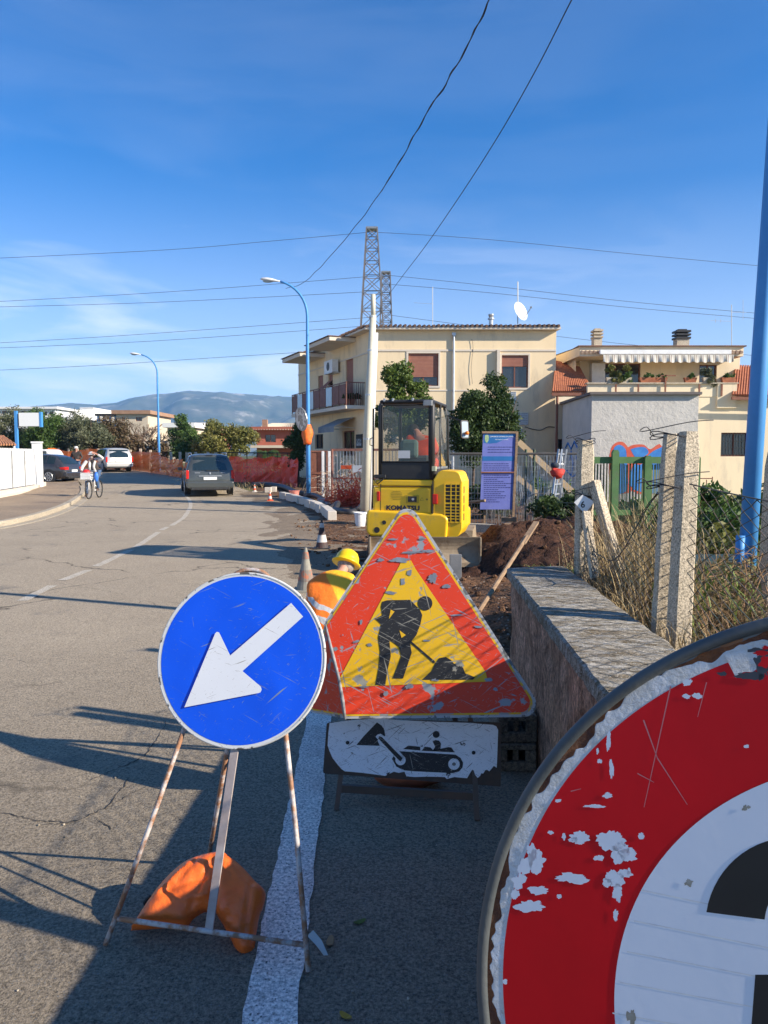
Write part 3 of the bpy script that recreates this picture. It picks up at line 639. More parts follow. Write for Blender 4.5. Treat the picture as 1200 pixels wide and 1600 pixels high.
def gridcut(o, st=.05):
    me = o.data; bm = bmesh.new(); bm.from_mesh(me); off = base(o); c0 = F2.o - off
    for ax in (F2.u, F2.v):
        for k in range(-12, 13):
            bmesh.ops.bisect_plane(bm, geom=bm.verts[:] + bm.edges[:] + bm.faces[:], plane_co=c0 + ax * (k * st + .003), plane_no=ax, dist=1e-6)
    bmesh.ops.triangulate(bm, faces=bm.faces[:]); bm.to_mesh(me); bm.free()
A = F2.pix(636, 779); Bc = F2.pix(855, 1120); side = (A[1] - Bc[1]) / .866
Cc = (A[0] - (Bc[0] - A[0]), F2.pix(540, 1131)[1])
tri = [A, Cc, Bc]; cen = Vector(((A[0] + Bc[0] + Cc[0]) / 3, (A[1] + Bc[1] + Cc[1]) / 3))
def inset(d): return [tuple(cen + (Vector(p) - cen) * (1 - d / ((Vector(A) - cen).length * .5))) for p in tri]
def lay(name, mat, pts, c, cut=True, thick=0):
    m = MB()
    if thick: m.prism(F2, pts, c - thick, c)
    else: cap(m, F2, pts, c)
    o = m.build(name, mat, s2, recalc=bool(thick))
    if cut: gridcut(o); foldfix(o)
    return o
lay('sign_plate', edge2, rpoly(tri, .055), 0, thick=.006)
m = MB(); rim = rpoly(inset(.001), .054, 8); k = len(rim)
lay('yellow_border', worn('yellow_edge', (.78, .45, .01), (.32, .31, .27), 1, .54, .45, 14), rpoly(inset(.011), .048), .0015)
lay('red_band', red, rpoly(inset(.019), .042), .003)
p2 = lambda pts: [F2.pix(440 + x / 2.727, 820 + y / 2.727) for x, y in pts]
lay('yellow_field', yel, p2([(510, 160), (552, 152), (572, 190), (868, 625), (880, 668), (245, 692), (248, 655)]), .0045)
lay('worker_symbol', blk, p2([(430, 328), (450, 322), (548, 320), (568, 340), (590, 362), (600, 385), (592, 425), (575, 470), (548, 505), (555, 545), (540, 590), (518, 655), (473, 655), (495, 600), (510, 560), (500, 520), (460, 490), (466, 560), (452, 620), (442, 685), (400, 682), (414, 610), (420, 540), (412, 480), (425, 425), (398, 400), (430, 385), (424, 350)]), .006)
lay('worker_symbol', blk, p2(circ(31, 24, 612, 335)), .006)
lay('shovel_symbol', blk, p2([(545, 500), (552, 495), (655, 583), (650, 592)]), .006)
lay('yellow_gap', yel, p2([(466, 362), (482, 370), (458, 402)]), .0075, False); lay('yellow_gap', yel, p2([(503, 450), (530, 470), (512, 482)]), .0075, False)
lay('heap_symbol', blk, p2([(600, 660), (640, 622), (655, 590), (672, 568), (700, 563), (722, 576), (735, 592), (762, 594), (775, 612), (782, 632), (826, 650), (815, 660)]), .006)
# folded edge seam and bare metal along the crease, bare patches traced from the photograph
barem = M('bare_sheet', (.30, .33, .36), .5, (.20, .215, .23), 18, metal=.3)
for i, (x, y, rx, ry) in enumerate([(500, 150, 52, 14), (560, 118, 60, 8), (630, 112, 30, 8), (645, 228, 24, 30), (705, 262, 20, 12), (470, 292, 30, 9), (516, 240, 12, 20), (425, 150, 16, 10), (262, 470, 4, 4), (620, 494, 22, 6), (375, 512, 14, 10), (230, 530, 14, 12), (545, 690, 22, 16), (320, 498, 16, 9), (445, 720, 12, 12), (340, 415, 9, 14), (655, 660, 22, 8), (880, 660, 22, 10), (600, 60, 24, 5), (475, 62, 30, 6), (545, 205, 14, 16), (350, 690, 26, 5), (910, 700, 12, 9), (840, 435, 22, 7), (745, 385, 34, 4)]):
    lay('bare_patch', barem, p2(blob(x, y, rx * .8, ry * .72, 22, .5, i)), .0066, False)
m = MB(); cr_ = [F2.at(*F2.pix(x, y), .010) for x, y in ((540, 1124), (536, 1095), (530, 1060), (521, 1025), (509, 975))]; m.tube(cr_, [.006, .009, .007, .008, .004], 6); m.build('crease', M('crease_metal', (.13, .135, .14), .7, (.30, .30, .30), 30), s2, smooth=True)
# panel
Y3 = 3.36; F3 = Fr(at(645, 1175, Y3), 8, 12)
p3 = lambda pts: [F3.pix(440 + x / 3.333, 1100 + y / 3.333) for x, y in pts]
wht = worn('white_panel_foil', (.86, .88, .90), (.05, .045, .04), .8, .655, .5, 18)
blk2 = worn('black_panel_foil', (.022, .022, .024), (.35, .33, .28), .6, .68, .5, 16)
m = MB(); m.prism(F3, rpoly(p3([(235, 98), (700, 84), (1142, 96), (1142, 425), (1135, 430), (215, 362)]), .01), -.006, 0); m.build('panel_plate', M('rusted_panel', (.055, .04, .032), .7, (.09, .055, .035), 12), s2)
def l3(name, mat, pts, c): m = MB(); cap(m, F3, p3(pts), c); return m.build(name, mat, s2, recalc=False)
l3('panel_foil', wht, [(250, 100), (340, 86), (500, 74), (620, 84), (800, 92), (980, 98), (1100, 108), (1118, 116), (1128, 135), (1122, 300), (1120, 332), (1105, 322), (1092, 338), (1082, 350), (1070, 342), (1060, 345), (1050, 362), (1040, 360), (1032, 378), (1020, 384), (1008, 368), (1000, 345), (992, 342), (980, 362), (966, 386), (930, 383), (900, 380), (860, 390), (850, 380), (760, 378), (690, 380), (650, 376), (640, 352), (610, 358), (585, 352), (540, 374), (500, 368), (420, 358), (330, 350), (312, 338), (290, 312), (265, 280), (250, 245), (240, 215), (244, 150)], .002)
l3('machine_symbol', blk2, [(390, 213), (430, 165), (497, 95), (522, 112), (536, 135), (540, 165), (500, 190), (512, 217)], .0035)
arm = lambda w_, e=0: [(512 - w_, 172 + w_ * .4), (512 - w_ * .2, 170 - w_ * .9), (512 + w_, 170), (632 + w_ * .7, 288 + w_ * .5), (624, 294 + w_ * 1.2), (612 - w_, 296)]
l3('machine_symbol', blk2, [(575, 285), (590, 262), (612, 245), (905, 263), (932, 280), (945, 305), (942, 330), (925, 350), (890, 359), (700, 350), (640, 345), (598, 325)], .0035)
l3('white_outline', wht, circ(27, 24, 620, 291), .005); l3('white_outline', wht, [(490, 170), (500, 158), (516, 154), (530, 162), (645, 278), (612, 300)], .005)
l3('machine_symbol', blk2, [(504, 178), (510, 168), (522, 170), (630, 280), (622, 298), (612, 292)], .0065)
l3('white_outline', wht, circ(30, 28, 898, 312), .005); l3('machine_symbol', blk2, circ(9, 16, 898, 312), .0065)
l3('machine_symbol', blk2, circ(18, 20, 805, 158), .0035); l3('machine_symbol', blk2, [(787, 195), (800, 187), (820, 190), (830, 205), (826, 246), (786, 243), (800, 222)], .0035)
l3('machine_symbol', blk2, [(633, 234), (660, 216), (722, 222), (722, 241)], .0035); l3('machine_symbol', blk2, [(868, 224), (884, 226), (902, 251), (730, 243), (745, 222), (775, 225), (790, 240)], .0035)
for x, y in ((345, 200), (1000, 252)): l3('bolt', blackp, circ(10, 14, x, y), .0075)
legm = M('dark_frame', (.10, .085, .07), .7, (.16, .10, .07), 9)
for gx_, tx in ((gp(526, 1268), 540), (gp(745, 1284), 738)):
    m = MB(); f = Vector((gx_.x, gx_.y, .01)); q = F3.at(*F3.pix(tx, 1140), -.02); e_ = F2.at(*F2.pix(600 if tx < 600 else 680, 880), -.03); m.bar(f, q, .022, .022); m.bar(q, e_, .022, .022); m.build('leg', legm, s2)
m = MB(); m.bar((-.20, 3.47, .06), (.42, 3.385, .06), .02, .035); m.build('cross_bar', legm, s2)
for x0, e_ in ((-.14, (600, 880)), (.40, (680, 880))):
    m = MB(); m.bar((x0, 3.95, .01), F2.at(*F2.pix(*e_), -.04), .022, .022); m.build('leg', legm, s2)
b2 = E('sandbag', (.11, 3.6, 0), 'dull terracotta sandbag lying on the asphalt behind the white machine panel', 'sandbag', 'sandbags weighting the sign stands')
m = MB(); vs = []; nu, nv = 24, 18
for i in range(nu + 1):
    t = i / nu; u = -.17 + .36 * t; e_ = (math.sin(math.pi * t)) ** .35 if 0 < t < 1 else .02
    for j in range(nv):
        a = 2 * math.pi * j / nv; q = .012 * noise.noise(Vector((u * 14, math.cos(a) * 2, math.sin(a) * 2)))
        vs.append((.11 + u, 3.62 + (.11 * e_ + q) * math.cos(a), max(.008, .085 + (.085 * e_ + q) * math.sin(a))))
m.add(vs, [(i * nv + j, i * nv + (j + 1) % nv, (i + 1) * nv + (j + 1) % nv, (i + 1) * nv + j) for i in range(nu) for j in range(nv)]); m.build('bag', M('terracotta_vinyl', (.48, .15, .07), .6, (.36, .11, .06), 6, .3, 12), b2, smooth=True, merge=.0005)
m = MB(); m.tube([(-.07, 3.6, .09), (-.10, 3.6, .10), (-.11, 3.6, .07)], [.012, .02, .012], 8); m.build('neck', M('terracotta_vinyl', (.5, .13, .05)), b2)
# --- near speed sign (30)
F4 = Fr((.3508, .4635, 1.2070), 22, 6)
s4 = E('speed_sign', (.36, .5, 0), 'very close round red and white speed sign with black digits and thick grey rim', 'road sign')
p4 = lambda pts: [F4.pix(720 + x / 2.5, 960 + y / 2.5) for x, y in pts]
m = MB(); m.prism(F4, circ(.2955), -.004, 0); m.build('sign_plate', worn('bare_dark_plate', (.16, .17, .17), (.25, .11, .05), .5, .58, .6, 22, spec=.3), s4)
m = MB(); m.tube([F4.at(.2955 * math.cos(2 * math.pi * i / 160), .2955 * math.sin(2 * math.pi * i / 160), -.001) for i in range(160)], .0046, 12, closed=True); m.build('rim', M('rim_grey', (.045, .055, .06), .5, (.085, .09, .088), 8, .1, 60, spec=.5), s4, smooth=True)
flk = M('flaking_white', (.72, .73, .74), .6, (.62, .60, .56), 60, .9, 160, dirt=(.40, .33, .24), dirtscale=28, dirtpos=(.62, .70), bdist=.004)
flatw = M('white_face', (.78, .79, .82), .38, (.73, .75, .79), 5, .015, 12, dirt=(.45, .43, .40), dirtscale=30, dirtpos=(.72, .80), spec=.5)
redf = M('red_face', (.74, .004, .012), .45, (.64, .004, .010), 4, .015, 12, dirt=(.70, .05, .05), dirtscale=7, dirtpos=(.66, .74), spec=.22)
blkf = M('black_face', (.012, .012, .012), .5, (.02, .02, .02), 6, dirt=(.2, .2, .2), dirtscale=26, dirtpos=(.70, .74))
def ring(m, r0, r1, c0, c1=None, n=720, a0=0, a1=2 * math.pi):
    vs = []; c1 = c0 if c1 is None else c1
    for i in range(n):
        t = a0 + (a1 - a0) * i / n; p = r0(t) if callable(r0) else r0; q = r1(t) if callable(r1) else r1
        vs += [F4.at(p * math.cos(t), p * math.sin(t), c0), F4.at(q * math.cos(t), q * math.sin(t), c1)]
    m.add(vs, [(2 * i, 2 * i + 1, (2 * i + 3) % (2 * n), (2 * i + 2) % (2 * n)) for i in range(n)])
F4n = F4.n.copy(); F4.n = F4n * .15   # foil layers are only a fraction of a millimetre apart
outr = lambda t: min(.2915, .2872 + rad_noise(t, 2, .0095))
m = MB(); ring(m, .270, outr, .0022); ring(m, outr, lambda t: outr(t) + .0008, .0022, .0002); m.build('flaking_border', flk, s4, recalc=False)
m = MB(); ring(m, lambda t: .2795 + rad_noise(t, 9, .004), lambda t: .2925 + rad_noise(t, 5, .004), .0007); m.build('rust', M('rust', (.30, .11, .04), .85, (.13, .05, .03), 60, .8, 90), s4, recalc=False)
m = MB(); ring(m, .19, .2788, .0030); m.build('red_ring', redf, s4, recalc=False)
m = MB(); cap(m, F4, circ(.196, 160), .0042); m.build('white_centre', flatw, s4, recalc=False)
def arcpoly(cx, cy, rx, ry, ix, iy, a0, a1, n=40):
    o_ = [(cx + rx * math.cos(a0 + (a1 - a0) * i / n), cy - ry * math.sin(a0 + (a1 - a0) * i / n)) for i in range(n + 1)]
    i_ = [(cx + ix * math.cos(a0 + (a1 - a0) * i / n), cy - iy * math.sin(a0 + (a1 - a0) * i / n)) for i in range(n + 1)]
    return o_ + i_[::-1]
m = MB(); cap(m, F4, p4(arcpoly(1290, 1215, 335, 345, 105, 160, R(171), R(-60))), .0056); cap(m, F4, p4([(1150, 1405), (1330, 1405), (1330, 1640), (1132, 1640)]), .0056)
cap(m, F4, p4(arcpoly(1290, 1830, 335, 345, 105, 160, R(-171), R(60))), .0060); m.build('digit_three', blkf, s4, recalc=False)
m = MB(); cap(m, F4, p4(arcpoly(1990, 1525, 300, 655, 110, 430, 0, 2 * math.pi - .001, 70)), .0056); m.build('digit_zero', blkf, s4, recalc=False)
m = MB()
for i, (x, y, rx, ry) in enumerate([(470, 872, 36, 26), (440, 878, 18, 10), (585, 880, 55, 38), (625, 925, 34, 45), (650, 935, 36, 24), (540, 950, 17, 12), (705, 866, 12, 14), (430, 1027, 64, 20), (308, 1076, 38, 18), (272, 1138, 58, 24), (885, 265, 18, 12), (922, 318, 22, 11), (882, 320, 14, 9), (522, 748, 42, 7), (574, 705, 20, 11), (300, 960, 28, 48), (282, 925, 20, 30), (250, 985, 25, 35), (605, 1035, 38, 36), (640, 1010, 28, 18), (610, 1085, 18, 34), (572, 1050, 20, 16), (543, 572, 11, 9), (535, 532, 5, 12), (380, 727, 12, 6), (352, 852, 10, 8), (404, 866, 8, 12), (1115, 515, 10, 7), (175, 1432, 9, 10), (590, 600, 8, 34), (578, 495, 9, 38), (385, 1100, 10, 8), (655, 1000, 6, 14), (605, 1175, 10, 22), (230, 1040, 26, 30), (215, 1090, 16, 20)]):
    m = MB(); cap(m, F4, p4(blob(x, y, rx, ry, 34, .42, i + 50)), .0046); m.build('paint_chip', flatw, s4, recalc=False)
m = MB()
for a, b, wd in (((820, 280), (716, 752), 2.4), ((714, 412), (768, 560), 3), ((768, 560), (885, 742), 2.2), ((960, 265), (925, 400), 2), ((690, 620), (755, 655), 2), ((430, 690), (470, 680), 2)):
    d = Vector((b[0] - a[0], b[1] - a[1])).normalized(); nn_ = Vector((-d.y, d.x)) * wd; a = Vector(a); b = Vector(b); cap(m, F4, p4([tuple(a + nn_), tuple(b + nn_ * .5), tuple(b - nn_ * .5), tuple(a - nn_)]), .0047)
m.build('scratch', M('scratch', (.60, .20, .20), .5), s4, recalc=False)
m = MB()
for k_ in range(5):
    y0 = 880 + 120 * k_; a = Vector((705 - 28 * k_, y0 + 195)); b = Vector((1300, y0 + 320)); nn_ = Vector((0, 2.6)); cap(m, F4, p4([tuple(a + nn_), tuple(b + nn_), tuple(b - nn_), tuple(a - nn_)]), .0050)
m.build('foil_crease', M('foil_crease', (.80, .78, .72), .5, (.60, .60, .62), 60), s4, recalc=False)
m = MB(); ring(m, lambda t: .262 + rad_noise(t, 31, .010), lambda t: .2835 + rad_noise(t, 4, .004), .0048, n=260, a0=R(97), a1=R(117)) ; m.v and None
m.f = m.f[:-1]; m.m = m.m[:-1]; m.build('flaking_patch', flk, s4, recalc=False)
m = MB()
for i, (x, y, rx, ry) in enumerate([(1130, 240, 52, 16), (1180, 200, 30, 50), (1165, 140, 34, 12), (1020, 232, 18, 8)]): cap(m, F4, p4(blob(x, y, rx, ry, 30, .5, i + 90)), .0054)
m.build('bare_metal', M('dark_plate2', (.06, .065, .075), .6), s4, recalc=False)
m = MB()
for i, (x, y, rx, ry) in enumerate([(1185, 150, 42, 10), (1190, 190, 30, 26), (1195, 130, 20, 8)]): cap(m, F4, p4(blob(x, y, rx, ry, 26, .5, i + 190)), .0060)
m.build('red_remnant', redf, s4, recalc=False)
m = MB()
for i, (x, y) in enumerate([(888, 1045), (1115, 752), (670, 1570)]):
    m = MB(); cap(m, F4, p4(blob(x, y, 15, 13 if i < 2 else 26, 20, .7, i)), .0062); m.build('dirt_spot', M('dirt_spot', (.25, .22, .16), .8, (.4, .38, .33), 90), s4, recalc=False)
F4.n = F4n
m = MB(); m.tube([F4.at(-.14, .10, -.022), F4.at(.14, .10, -.022)], .012, 6); m.tube([F4.at(-.14, -.12, -.022), F4.at(.14, -.12, -.022)], .012, 6); m.build('bracket', greymet, s4)
m = MB(); m.tube([(.37, .50, .006), F4.at(.0, .2, -.04)], .024, 12); m.build('post', greymet, s4, smooth=True)
m = MB(); m.lathe([(.2, .006), (.2, .05), (.05, .09), (.03, .16)], 20, (.37, .50, 0)); m.build('base', blackp, s4, smooth=False)
# ================================================================== FOREGROUND FENCE, POSTS, BLUE LAMP POST
def cpost(x, y, z0, z1, wd, rz, lean=(0, 0), seed=0):
    m = MB(); n = 14; pr = wd / 2
    for i in range(n + 1):
        z = z0 + (z1 - z0) * i / n; k = 1 - .12 * i / n
        if i == n: k *= .82
        ring = []
        for a, b in ((-1, -.8), (-.8, -1), (.8, -1), (1, -.8), (1, .8), (.8, 1), (-.8, 1), (-1, .8)):
            e = .003 * noise.noise(Vector((a * 3, b * 3 + seed, z * 9)))
            c, s = math.cos(rz), math.sin(rz); px_, py_ = (pr + e) * a * k, (pr + e) * b * k
            ring.append((x + c * px_ - s * py_ + lean[0] * (z - z0), y + s * px_ + c * py_ + lean[1] * (z - z0), z + (e * 2 if i else 0)))
        m.v += ring
    m.f = [(i * 8 + j, i * 8 + (j + 1) % 8, (i + 1) * 8 + (j + 1) % 8, (i + 1) * 8 + j) for i in range(n) for j in range(8)] + [tuple(range(8))[::-1], tuple(range(n * 8, n * 8 + 8))]; m.m = [0] * len(m.f)
    return m
fg = 'concrete posts of the chain link fence beside the low wall'
p = at(913, 780, 5.0); T(cpost(p.x, 5.0, .3, 1.70, .105, R(4), (-.0, 0), 1).build('fence_post', conc), 'weathered concrete post carrying the small white plate with a black 6', 'fence post', fg)
p = at(1066, 850, 3.42); T(cpost(p.x - .012, 3.42, .45, 1.705, .088, R(6), (.022, 0), 2).build('fence_post', conc), 'mossy concrete post nearest the low wall, front one of the wired pair', 'fence post', fg)
T(cpost(p.x - .055, 3.54, .45, 1.70, .068, R(-4), (.026, 0), 3).build('fence_post', conc), 'narrow concrete post tied behind the front one of the wired pair', 'fence post', fg)
T(cpost(1.40, 1.55, .4, 1.7, .1, 0, (0, 0), 4).build('fence_post', conc), 'concrete post at the near end of the chain link fence', 'fence post', fg)
def bpost(px0, px1, wd, label):
    a = at(*px0); b = at(*px1); m = MB(); m.bar(a, b, wd, wd); T(m.build('fence_brace', conc, bevel=.006), label, 'fence brace', 'leaning concrete braces')
bpost((968, 895, 4.75), (928, 752, 4.95), .06, 'concrete brace leaning to the right of the post with the 6 plate')
bpost((930, 905, 4.7), (915, 800, 4.9), .05, 'short concrete brace at the foot of the post with the 6 plate')
p = at(1202, 800, 4.3); T(cpost(p.x, 4.3, .4, 1.62, .09, R(8), (.02, 0), 7).build('fence_post', conc), 'lichen stained concrete post half hidden behind the blue lamp post', 'fence post', fg)
# number plate 6
F6 = Fr(at(911, 787, 4.92), 4, 0); hp_ = at(911, 787, 4.92)
pl = E('number_plate', hp_, 'small white square plate with a black 6, hung cornerwise on the concrete post', 'number plate')
q6 = [F6.pix(x, y) for x, y in ((897, 785), (910, 773), (929, 784), (914, 803))]
m = MB(); m.prism(F6, q6, -.003, 0); m.build('plate', whitep, pl); txt('6', F6, F6.pix(907, 793)[0], F6.pix(907, 793)[1], .058, blackp, pl, 'digit', bold=.001, c=.0012)
m = MB(); m.tube([F6.at(0, .05, .0), F6.at(0, .09, -.05)], .002, 5); m.build('wire_hook', wirem, pl)
# chain link mesh
def chainlink(name, path, zb, zt, cell, label, bell=None, r=.0027, seed=0, sagf=None, mat=None):
    m = MB(); rs = random.Random(seed)
    P = [Vector((a, b, 0)) for a, b in path]; ds = [0]
    for i in range(len(P) - 1): ds.append(ds[-1] + (P[i + 1] - P[i]).length)
    def pos(s):
        s = max(0, min(ds[-1], s))
        for i in range(len(P) - 1):
            if s <= ds[i + 1] + 1e-9:
                t = (s - ds[i]) / (ds[i + 1] - ds[i]); q = P[i].lerp(P[i + 1], t); d = (P[i + 1] - P[i]).normalized(); return q, Vector((-d.y, d.x, 0))
    nc = int(ds[-1] / cell)
    for k in range(nc):
        s0 = k * cell; pts = []; q, nr = pos(s0)
        top = zt(s0); bot = zb(s0); nrow = max(2, int((top - bot) / (cell * .5)))
        for j in range(nrow + 1):
            ph = (j + k) % 2; z = bot + (j) * cell * .5
            s = s0 + (cell * 1.02 if ph else -.02 * cell)
            q, nr = pos(s); wob = (noise.noise(Vector((s * 3, z * 3, seed))) * .035 + noise.noise(Vector((s * 9, z * 9, seed))) * .008)
            dz = (sagf(s, z) if sagf else 0)
            pts.append(q + nr * (wob + (.002 if j % 2 else -.002)) + Vector((0, 0, z + dz + .4 * wob)))
        m.tube(pts, r, 4, cap=False)
    for zf in (.0,):
        pts = [pos(s)[0] + Vector((0, 0, zt(s) - cell * .25 + (sagf(s, zt(s)) if sagf else 0))) for s in np.linspace(0, ds[-1], 30)]
        m.tube([tuple(q) for q in pts], r * 1.3, 4)
    return T(m.build(name, mat or chainm, loc=(path[0][0], path[0][1], .5)), label, 'fence')
chainlink('chain_link_fence', [(1.415, 1.3), (1.335, 3.36)], lambda s: .62, lambda s: 1.49 - .0 * s, .055, 'rusty chain link mesh right of the wired pair of concrete posts', sagf=lambda s, z: -.05 * math.sin(math.pi * min(1, s / 2.06)) * (z - .6), seed=1)
chainlink('chain_link_fence', [(1.31, 3.40), (1.28, 5.0)], lambda s: .62, lambda s: 1.47 - .42 * ss(s, .15, 1.0) + .25 * ss(s, 1.25, 1.6), .05, 'sagging green grey chain link mesh between the two nearest concrete posts', seed=2, sagf=lambda s, z: -.04 * math.sin(math.pi * s / 1.6))
chainlink('chain_link_fence', [(1.27, 4.98), (1.17, 5.18)], lambda s: .45, lambda s: 1.30, .045, 'short strip of chain link mesh hanging on the post with the 6 plate', seed=3)
m = MB()
def loop(cx, cy, z, rx, ry, r=.0025, n=18, tw=0): m.tube([(cx + rx * math.cos(a), cy + ry * math.sin(a), z + .012 * math.sin(2 * a + tw)) for a in np.linspace(0, 2 * math.pi, n)], r, 5)
def wtie(cx, cy, z, rx, ry, label):
    global m
    m = MB(); loop(cx, cy, z, rx, ry); loop(cx, cy, z + .012, rx, ry, tw=1); m.tube(cr_spline([(cx - rx, cy - ry * .5, z), (cx - rx - .05, cy - ry, z + .04), (cx - rx - .07, cy - ry, z + .02), (cx + rx * .3, cy - ry - .02, z + .06), (cx + rx + .05, cy - ry, z + .07)], 4), .0022, 5)
    T(m.build('wire_tie', wirem, smooth=True), label, 'wire')
pc1 = at(913, 780, 5.0).x; pc2 = at(1066, 850, 3.42).x
wtie(pc1, 5.0, 1.34, .062, .062, 'dark wire twisted round the middle of the post with the 6 plate')
wtie(pc1, 5.0, 1.69, .062, .062, 'dark wire wound over the top of the post with the 6 plate')
wtie(pc2 - .04, 3.47, 1.685, .095, .09, 'loop of dark wire tying the tops of the paired concrete posts')
wtie(pc2 - .05, 3.47, 1.46, .095, .09, 'loop of dark wire tying the paired concrete posts at mid height')
# blue lamp post at the right
def lamp(x, y, z0, h, r, armdir, arml, label, headmat, seed=0, lean=0):
    t = E('street_lamp', (x, y, z0), label, 'street lamp', 'blue street lamps along the road')
    m = MB(); pts = [(x, y, z0), (x, y, z0 + h * .25), (x, y, z0 + h * .6), (x, y, z0 + h * .84)]; rr = [r, r * .97, r * .75, r * .6]
    ca, sa = armdir
    for k in range(1, 9):
        a = k / 8 * R(78); q = h * .16
        pts.append((x + ca * arml * (1 - math.cos(a)), y + sa * arml * (1 - math.cos(a)), z0 + h * .84 + q * math.sin(a))); rr.append(r * (.6 - .02 * k))
    pts = [(a + lean * (c - z0), b, c) for a, b, c in pts]
    m.tube(pts, rr, 14); m.build('pole', lampblue, t, smooth=True)
    m = MB(); m.lathe([(r * 1.25, z0 - .05), (r * 1.25, z0 + .04), (r * 1.02, z0 + .12)], 14, (x, y, 0)); m.build('collar', lampblue, t, smooth=True)
    e = Vector(pts[-1]); d = Vector((ca, sa, .12)).normalized(); side_ = Vector((-sa, ca, 0)); up = side_.cross(d) * -1
    if up.z < 0: up = -up
    m = MB(); vs = []; prof = [(0, .03, .03), (.12, .05, .045), (.3, .11, .08), (.5, .13, .09), (.68, .10, .06), (.74, .03, .02)]; n = 10
    for l, a, b in prof:
        for j in range(n):
            th = 2 * math.pi * j / n; vs.append(e + d * l + side_ * (a * math.cos(th)) + up * (b * math.sin(th) * (1 if math.sin(th) > 0 else .5)))
    m.add(vs, [(i * n + j, i * n + (j + 1) % n, (i + 1) * n + (j + 1) % n, (i + 1) * n + j) for i in range(5) for j in range(n)] + [tuple(range(n))[::-1], tuple(range(5 * n, 6 * n))]); hd = m.build('lamp_head', headmat, t, smooth=True)
    m = MB(); m.sphere(e + d * .45 - up * .045, (.2, .09, .05), 10, 6); m.build('lens', paleglass, t, smooth=True)
    return t
headm = M('lamp_head_white', (.68, .68, .66), .4, (.6, .6, .58), 4)
p = at(1166, 930, 5.3)
lamp(2.84, 6.0, .33, 8.2, .067, (-.9, .43), 1.4, 'tall blue lamp post close by at the right, rising out of the weeds', headm, lean=.030)
lamp(at(482, 760, 29).x, 29, 0, 8.05, .085, (-1, -.0), 1.25, 'blue lamp post with white head in front of the beige house', headm)
lamp(at(249, 735, 51).x, 51, .62, 7.6, .085, (-1, -.0), 1.3, 'far blue lamp post with white head beyond the dark minivan', headm)
m = MB(); x, y = 2.84, 6.0; m.tube([(x - .068, y - .05, .25), (x - .072, y - .05, .85), (x - .068, y - .05, .98)], .034, 10); T(m.build('cable_conduit', lampblue, smooth=True), 'thick blue conduit running up the foot of the near lamp post', 'conduit')
# mirror and orange lamp wrapped on the middle lamp post
xm = at(482, 760, 29).x
mt = E('traffic_mirror', (xm, 28.9, 2.2), 'round scratched traffic mirror seen edge on, clamped to the middle lamp post', 'traffic mirror')
fm = Fr(at(470, 655, 28.8), 55, -8); m = MB(); m.prism(fm, circ(.44, 28), -.04, 0); m.build('mirror_back', greymet, mt); m = MB(); cap(m, fm, circ(.40, 28), .004); m.build('mirror_face', M('mirror_face', (.55, .52, .48), .25, (.25, .22, .2), 5, lo=.45, hi=.5, spec=.8), mt, recalc=False)
m = MB(); m.tube([(xm, 28.9, 3.0), tuple(fm.at(0, 0, -.03))], .02, 6); m.build('bracket', greymet, mt)
m = MB(); n = 12
vs = []
for i in range(9):
    z = 2.02 + .74 * i / 8
    for j in range(n):
        a = 2 * math.pi * j / n; q = (.14 + .07 * math.sin(math.pi * i / 8)) * (1 + .3 * noise.noise(Vector((math.cos(a), math.sin(a), z * 3)))); vs.append((xm - .03 + q * math.cos(a), 28.95 + q * math.sin(a), z))
m.add(vs, [(i * n + j, i * n + (j + 1) % n, (i + 1) * n + (j + 1) % n, (i + 1) * n + j) for i in range(8) for j in range(n)] + [tuple(range(n))[::-1], tuple(range(8 * n, 9 * n))])
T(m.build('rolled_net', M('orange_roll', (.90, .20, .02), .6, (.7, .1, .02), 9, .5, 20), smooth=True), 'bundle of orange netting wrapped round the middle lamp post', 'netting')
# ================================================================== WEEDS AND FIELD GROWTH
straw = M('straw', (.48, .36, .19), .85, (.28, .20, .10), 7, spec=.2); straw2 = M('straw_dark', (.32, .19, .10), .9, (.13, .08, .04), 7, spec=.2); greenw = leafm('weed_green', (.12, .20, .035), (.22, .27, .06), 8)
def blades(name, mat, n, area, hgt, wd, seed, curl=.5, hfun=None, dens=None, loc=None):
    rs = random.Random(seed); m = MB(); x0, x1, y0, y1 = area; c = 0; tr = 0
    while c < n and tr < n * 20:
        tr += 1; x = rs.uniform(x0, x1); y = rs.uniform(y0, y1)
        if dens and rs.random() > dens(x, y): continue
        c += 1; z = (hfun or H)(x, y) - .03; h = rs.uniform(*hgt); a = rs.uniform(0, 6.28); cu = curl * rs.uniform(.2, 1) * h; ca, sa = math.cos(a), math.sin(a); kk = 5; w_ = wd * rs.uniform(.6, 1.3)
        ox, oy = -sa * w_, ca * w_; vs = []
        b2_ = rs.uniform(-.4, .4)
        for i in range(kk + 1):
            t = i / kk; q = 1 - t * .8; d = cu * t * t; sx = b2_ * h * math.sin(t * 2.5) * .3
            px_, py_, pz = x + ca * d + sx * sa, y + sa * d - sx * ca, z + h * (t - .42 * curl * t ** 3)
            vs += [(px_ - ox * q, py_ - oy * q, pz), (px_ + ox * q, py_ + oy * q, pz)]
        m.add(vs, [(2 * i, 2 * i + 1, 2 * i + 3, 2 * i + 2) for i in range(kk)])
    o = m.build(name, mat, recalc=False, loc=loc or ((x0 + x1) / 2, (y0 + y1) / 2, H((x0 + x1) / 2, (y0 + y1) / 2))); return T(o, kind='stuff')
wdens = lambda x, y: max(.0, .55 + .9 * nz(x, y, 1.2, 3))
blades('dry_grass', straw, 4200, (1.22, 3.6, 1.6, 6.2), (.08, .32), .0022, 1, 1.1, dens=wdens)
blades('dry_grass', straw2, 4200, (1.2, 3.8, 1.6, 6.5), (.15, .5), .0025, 2, 1.3, dens=wdens)
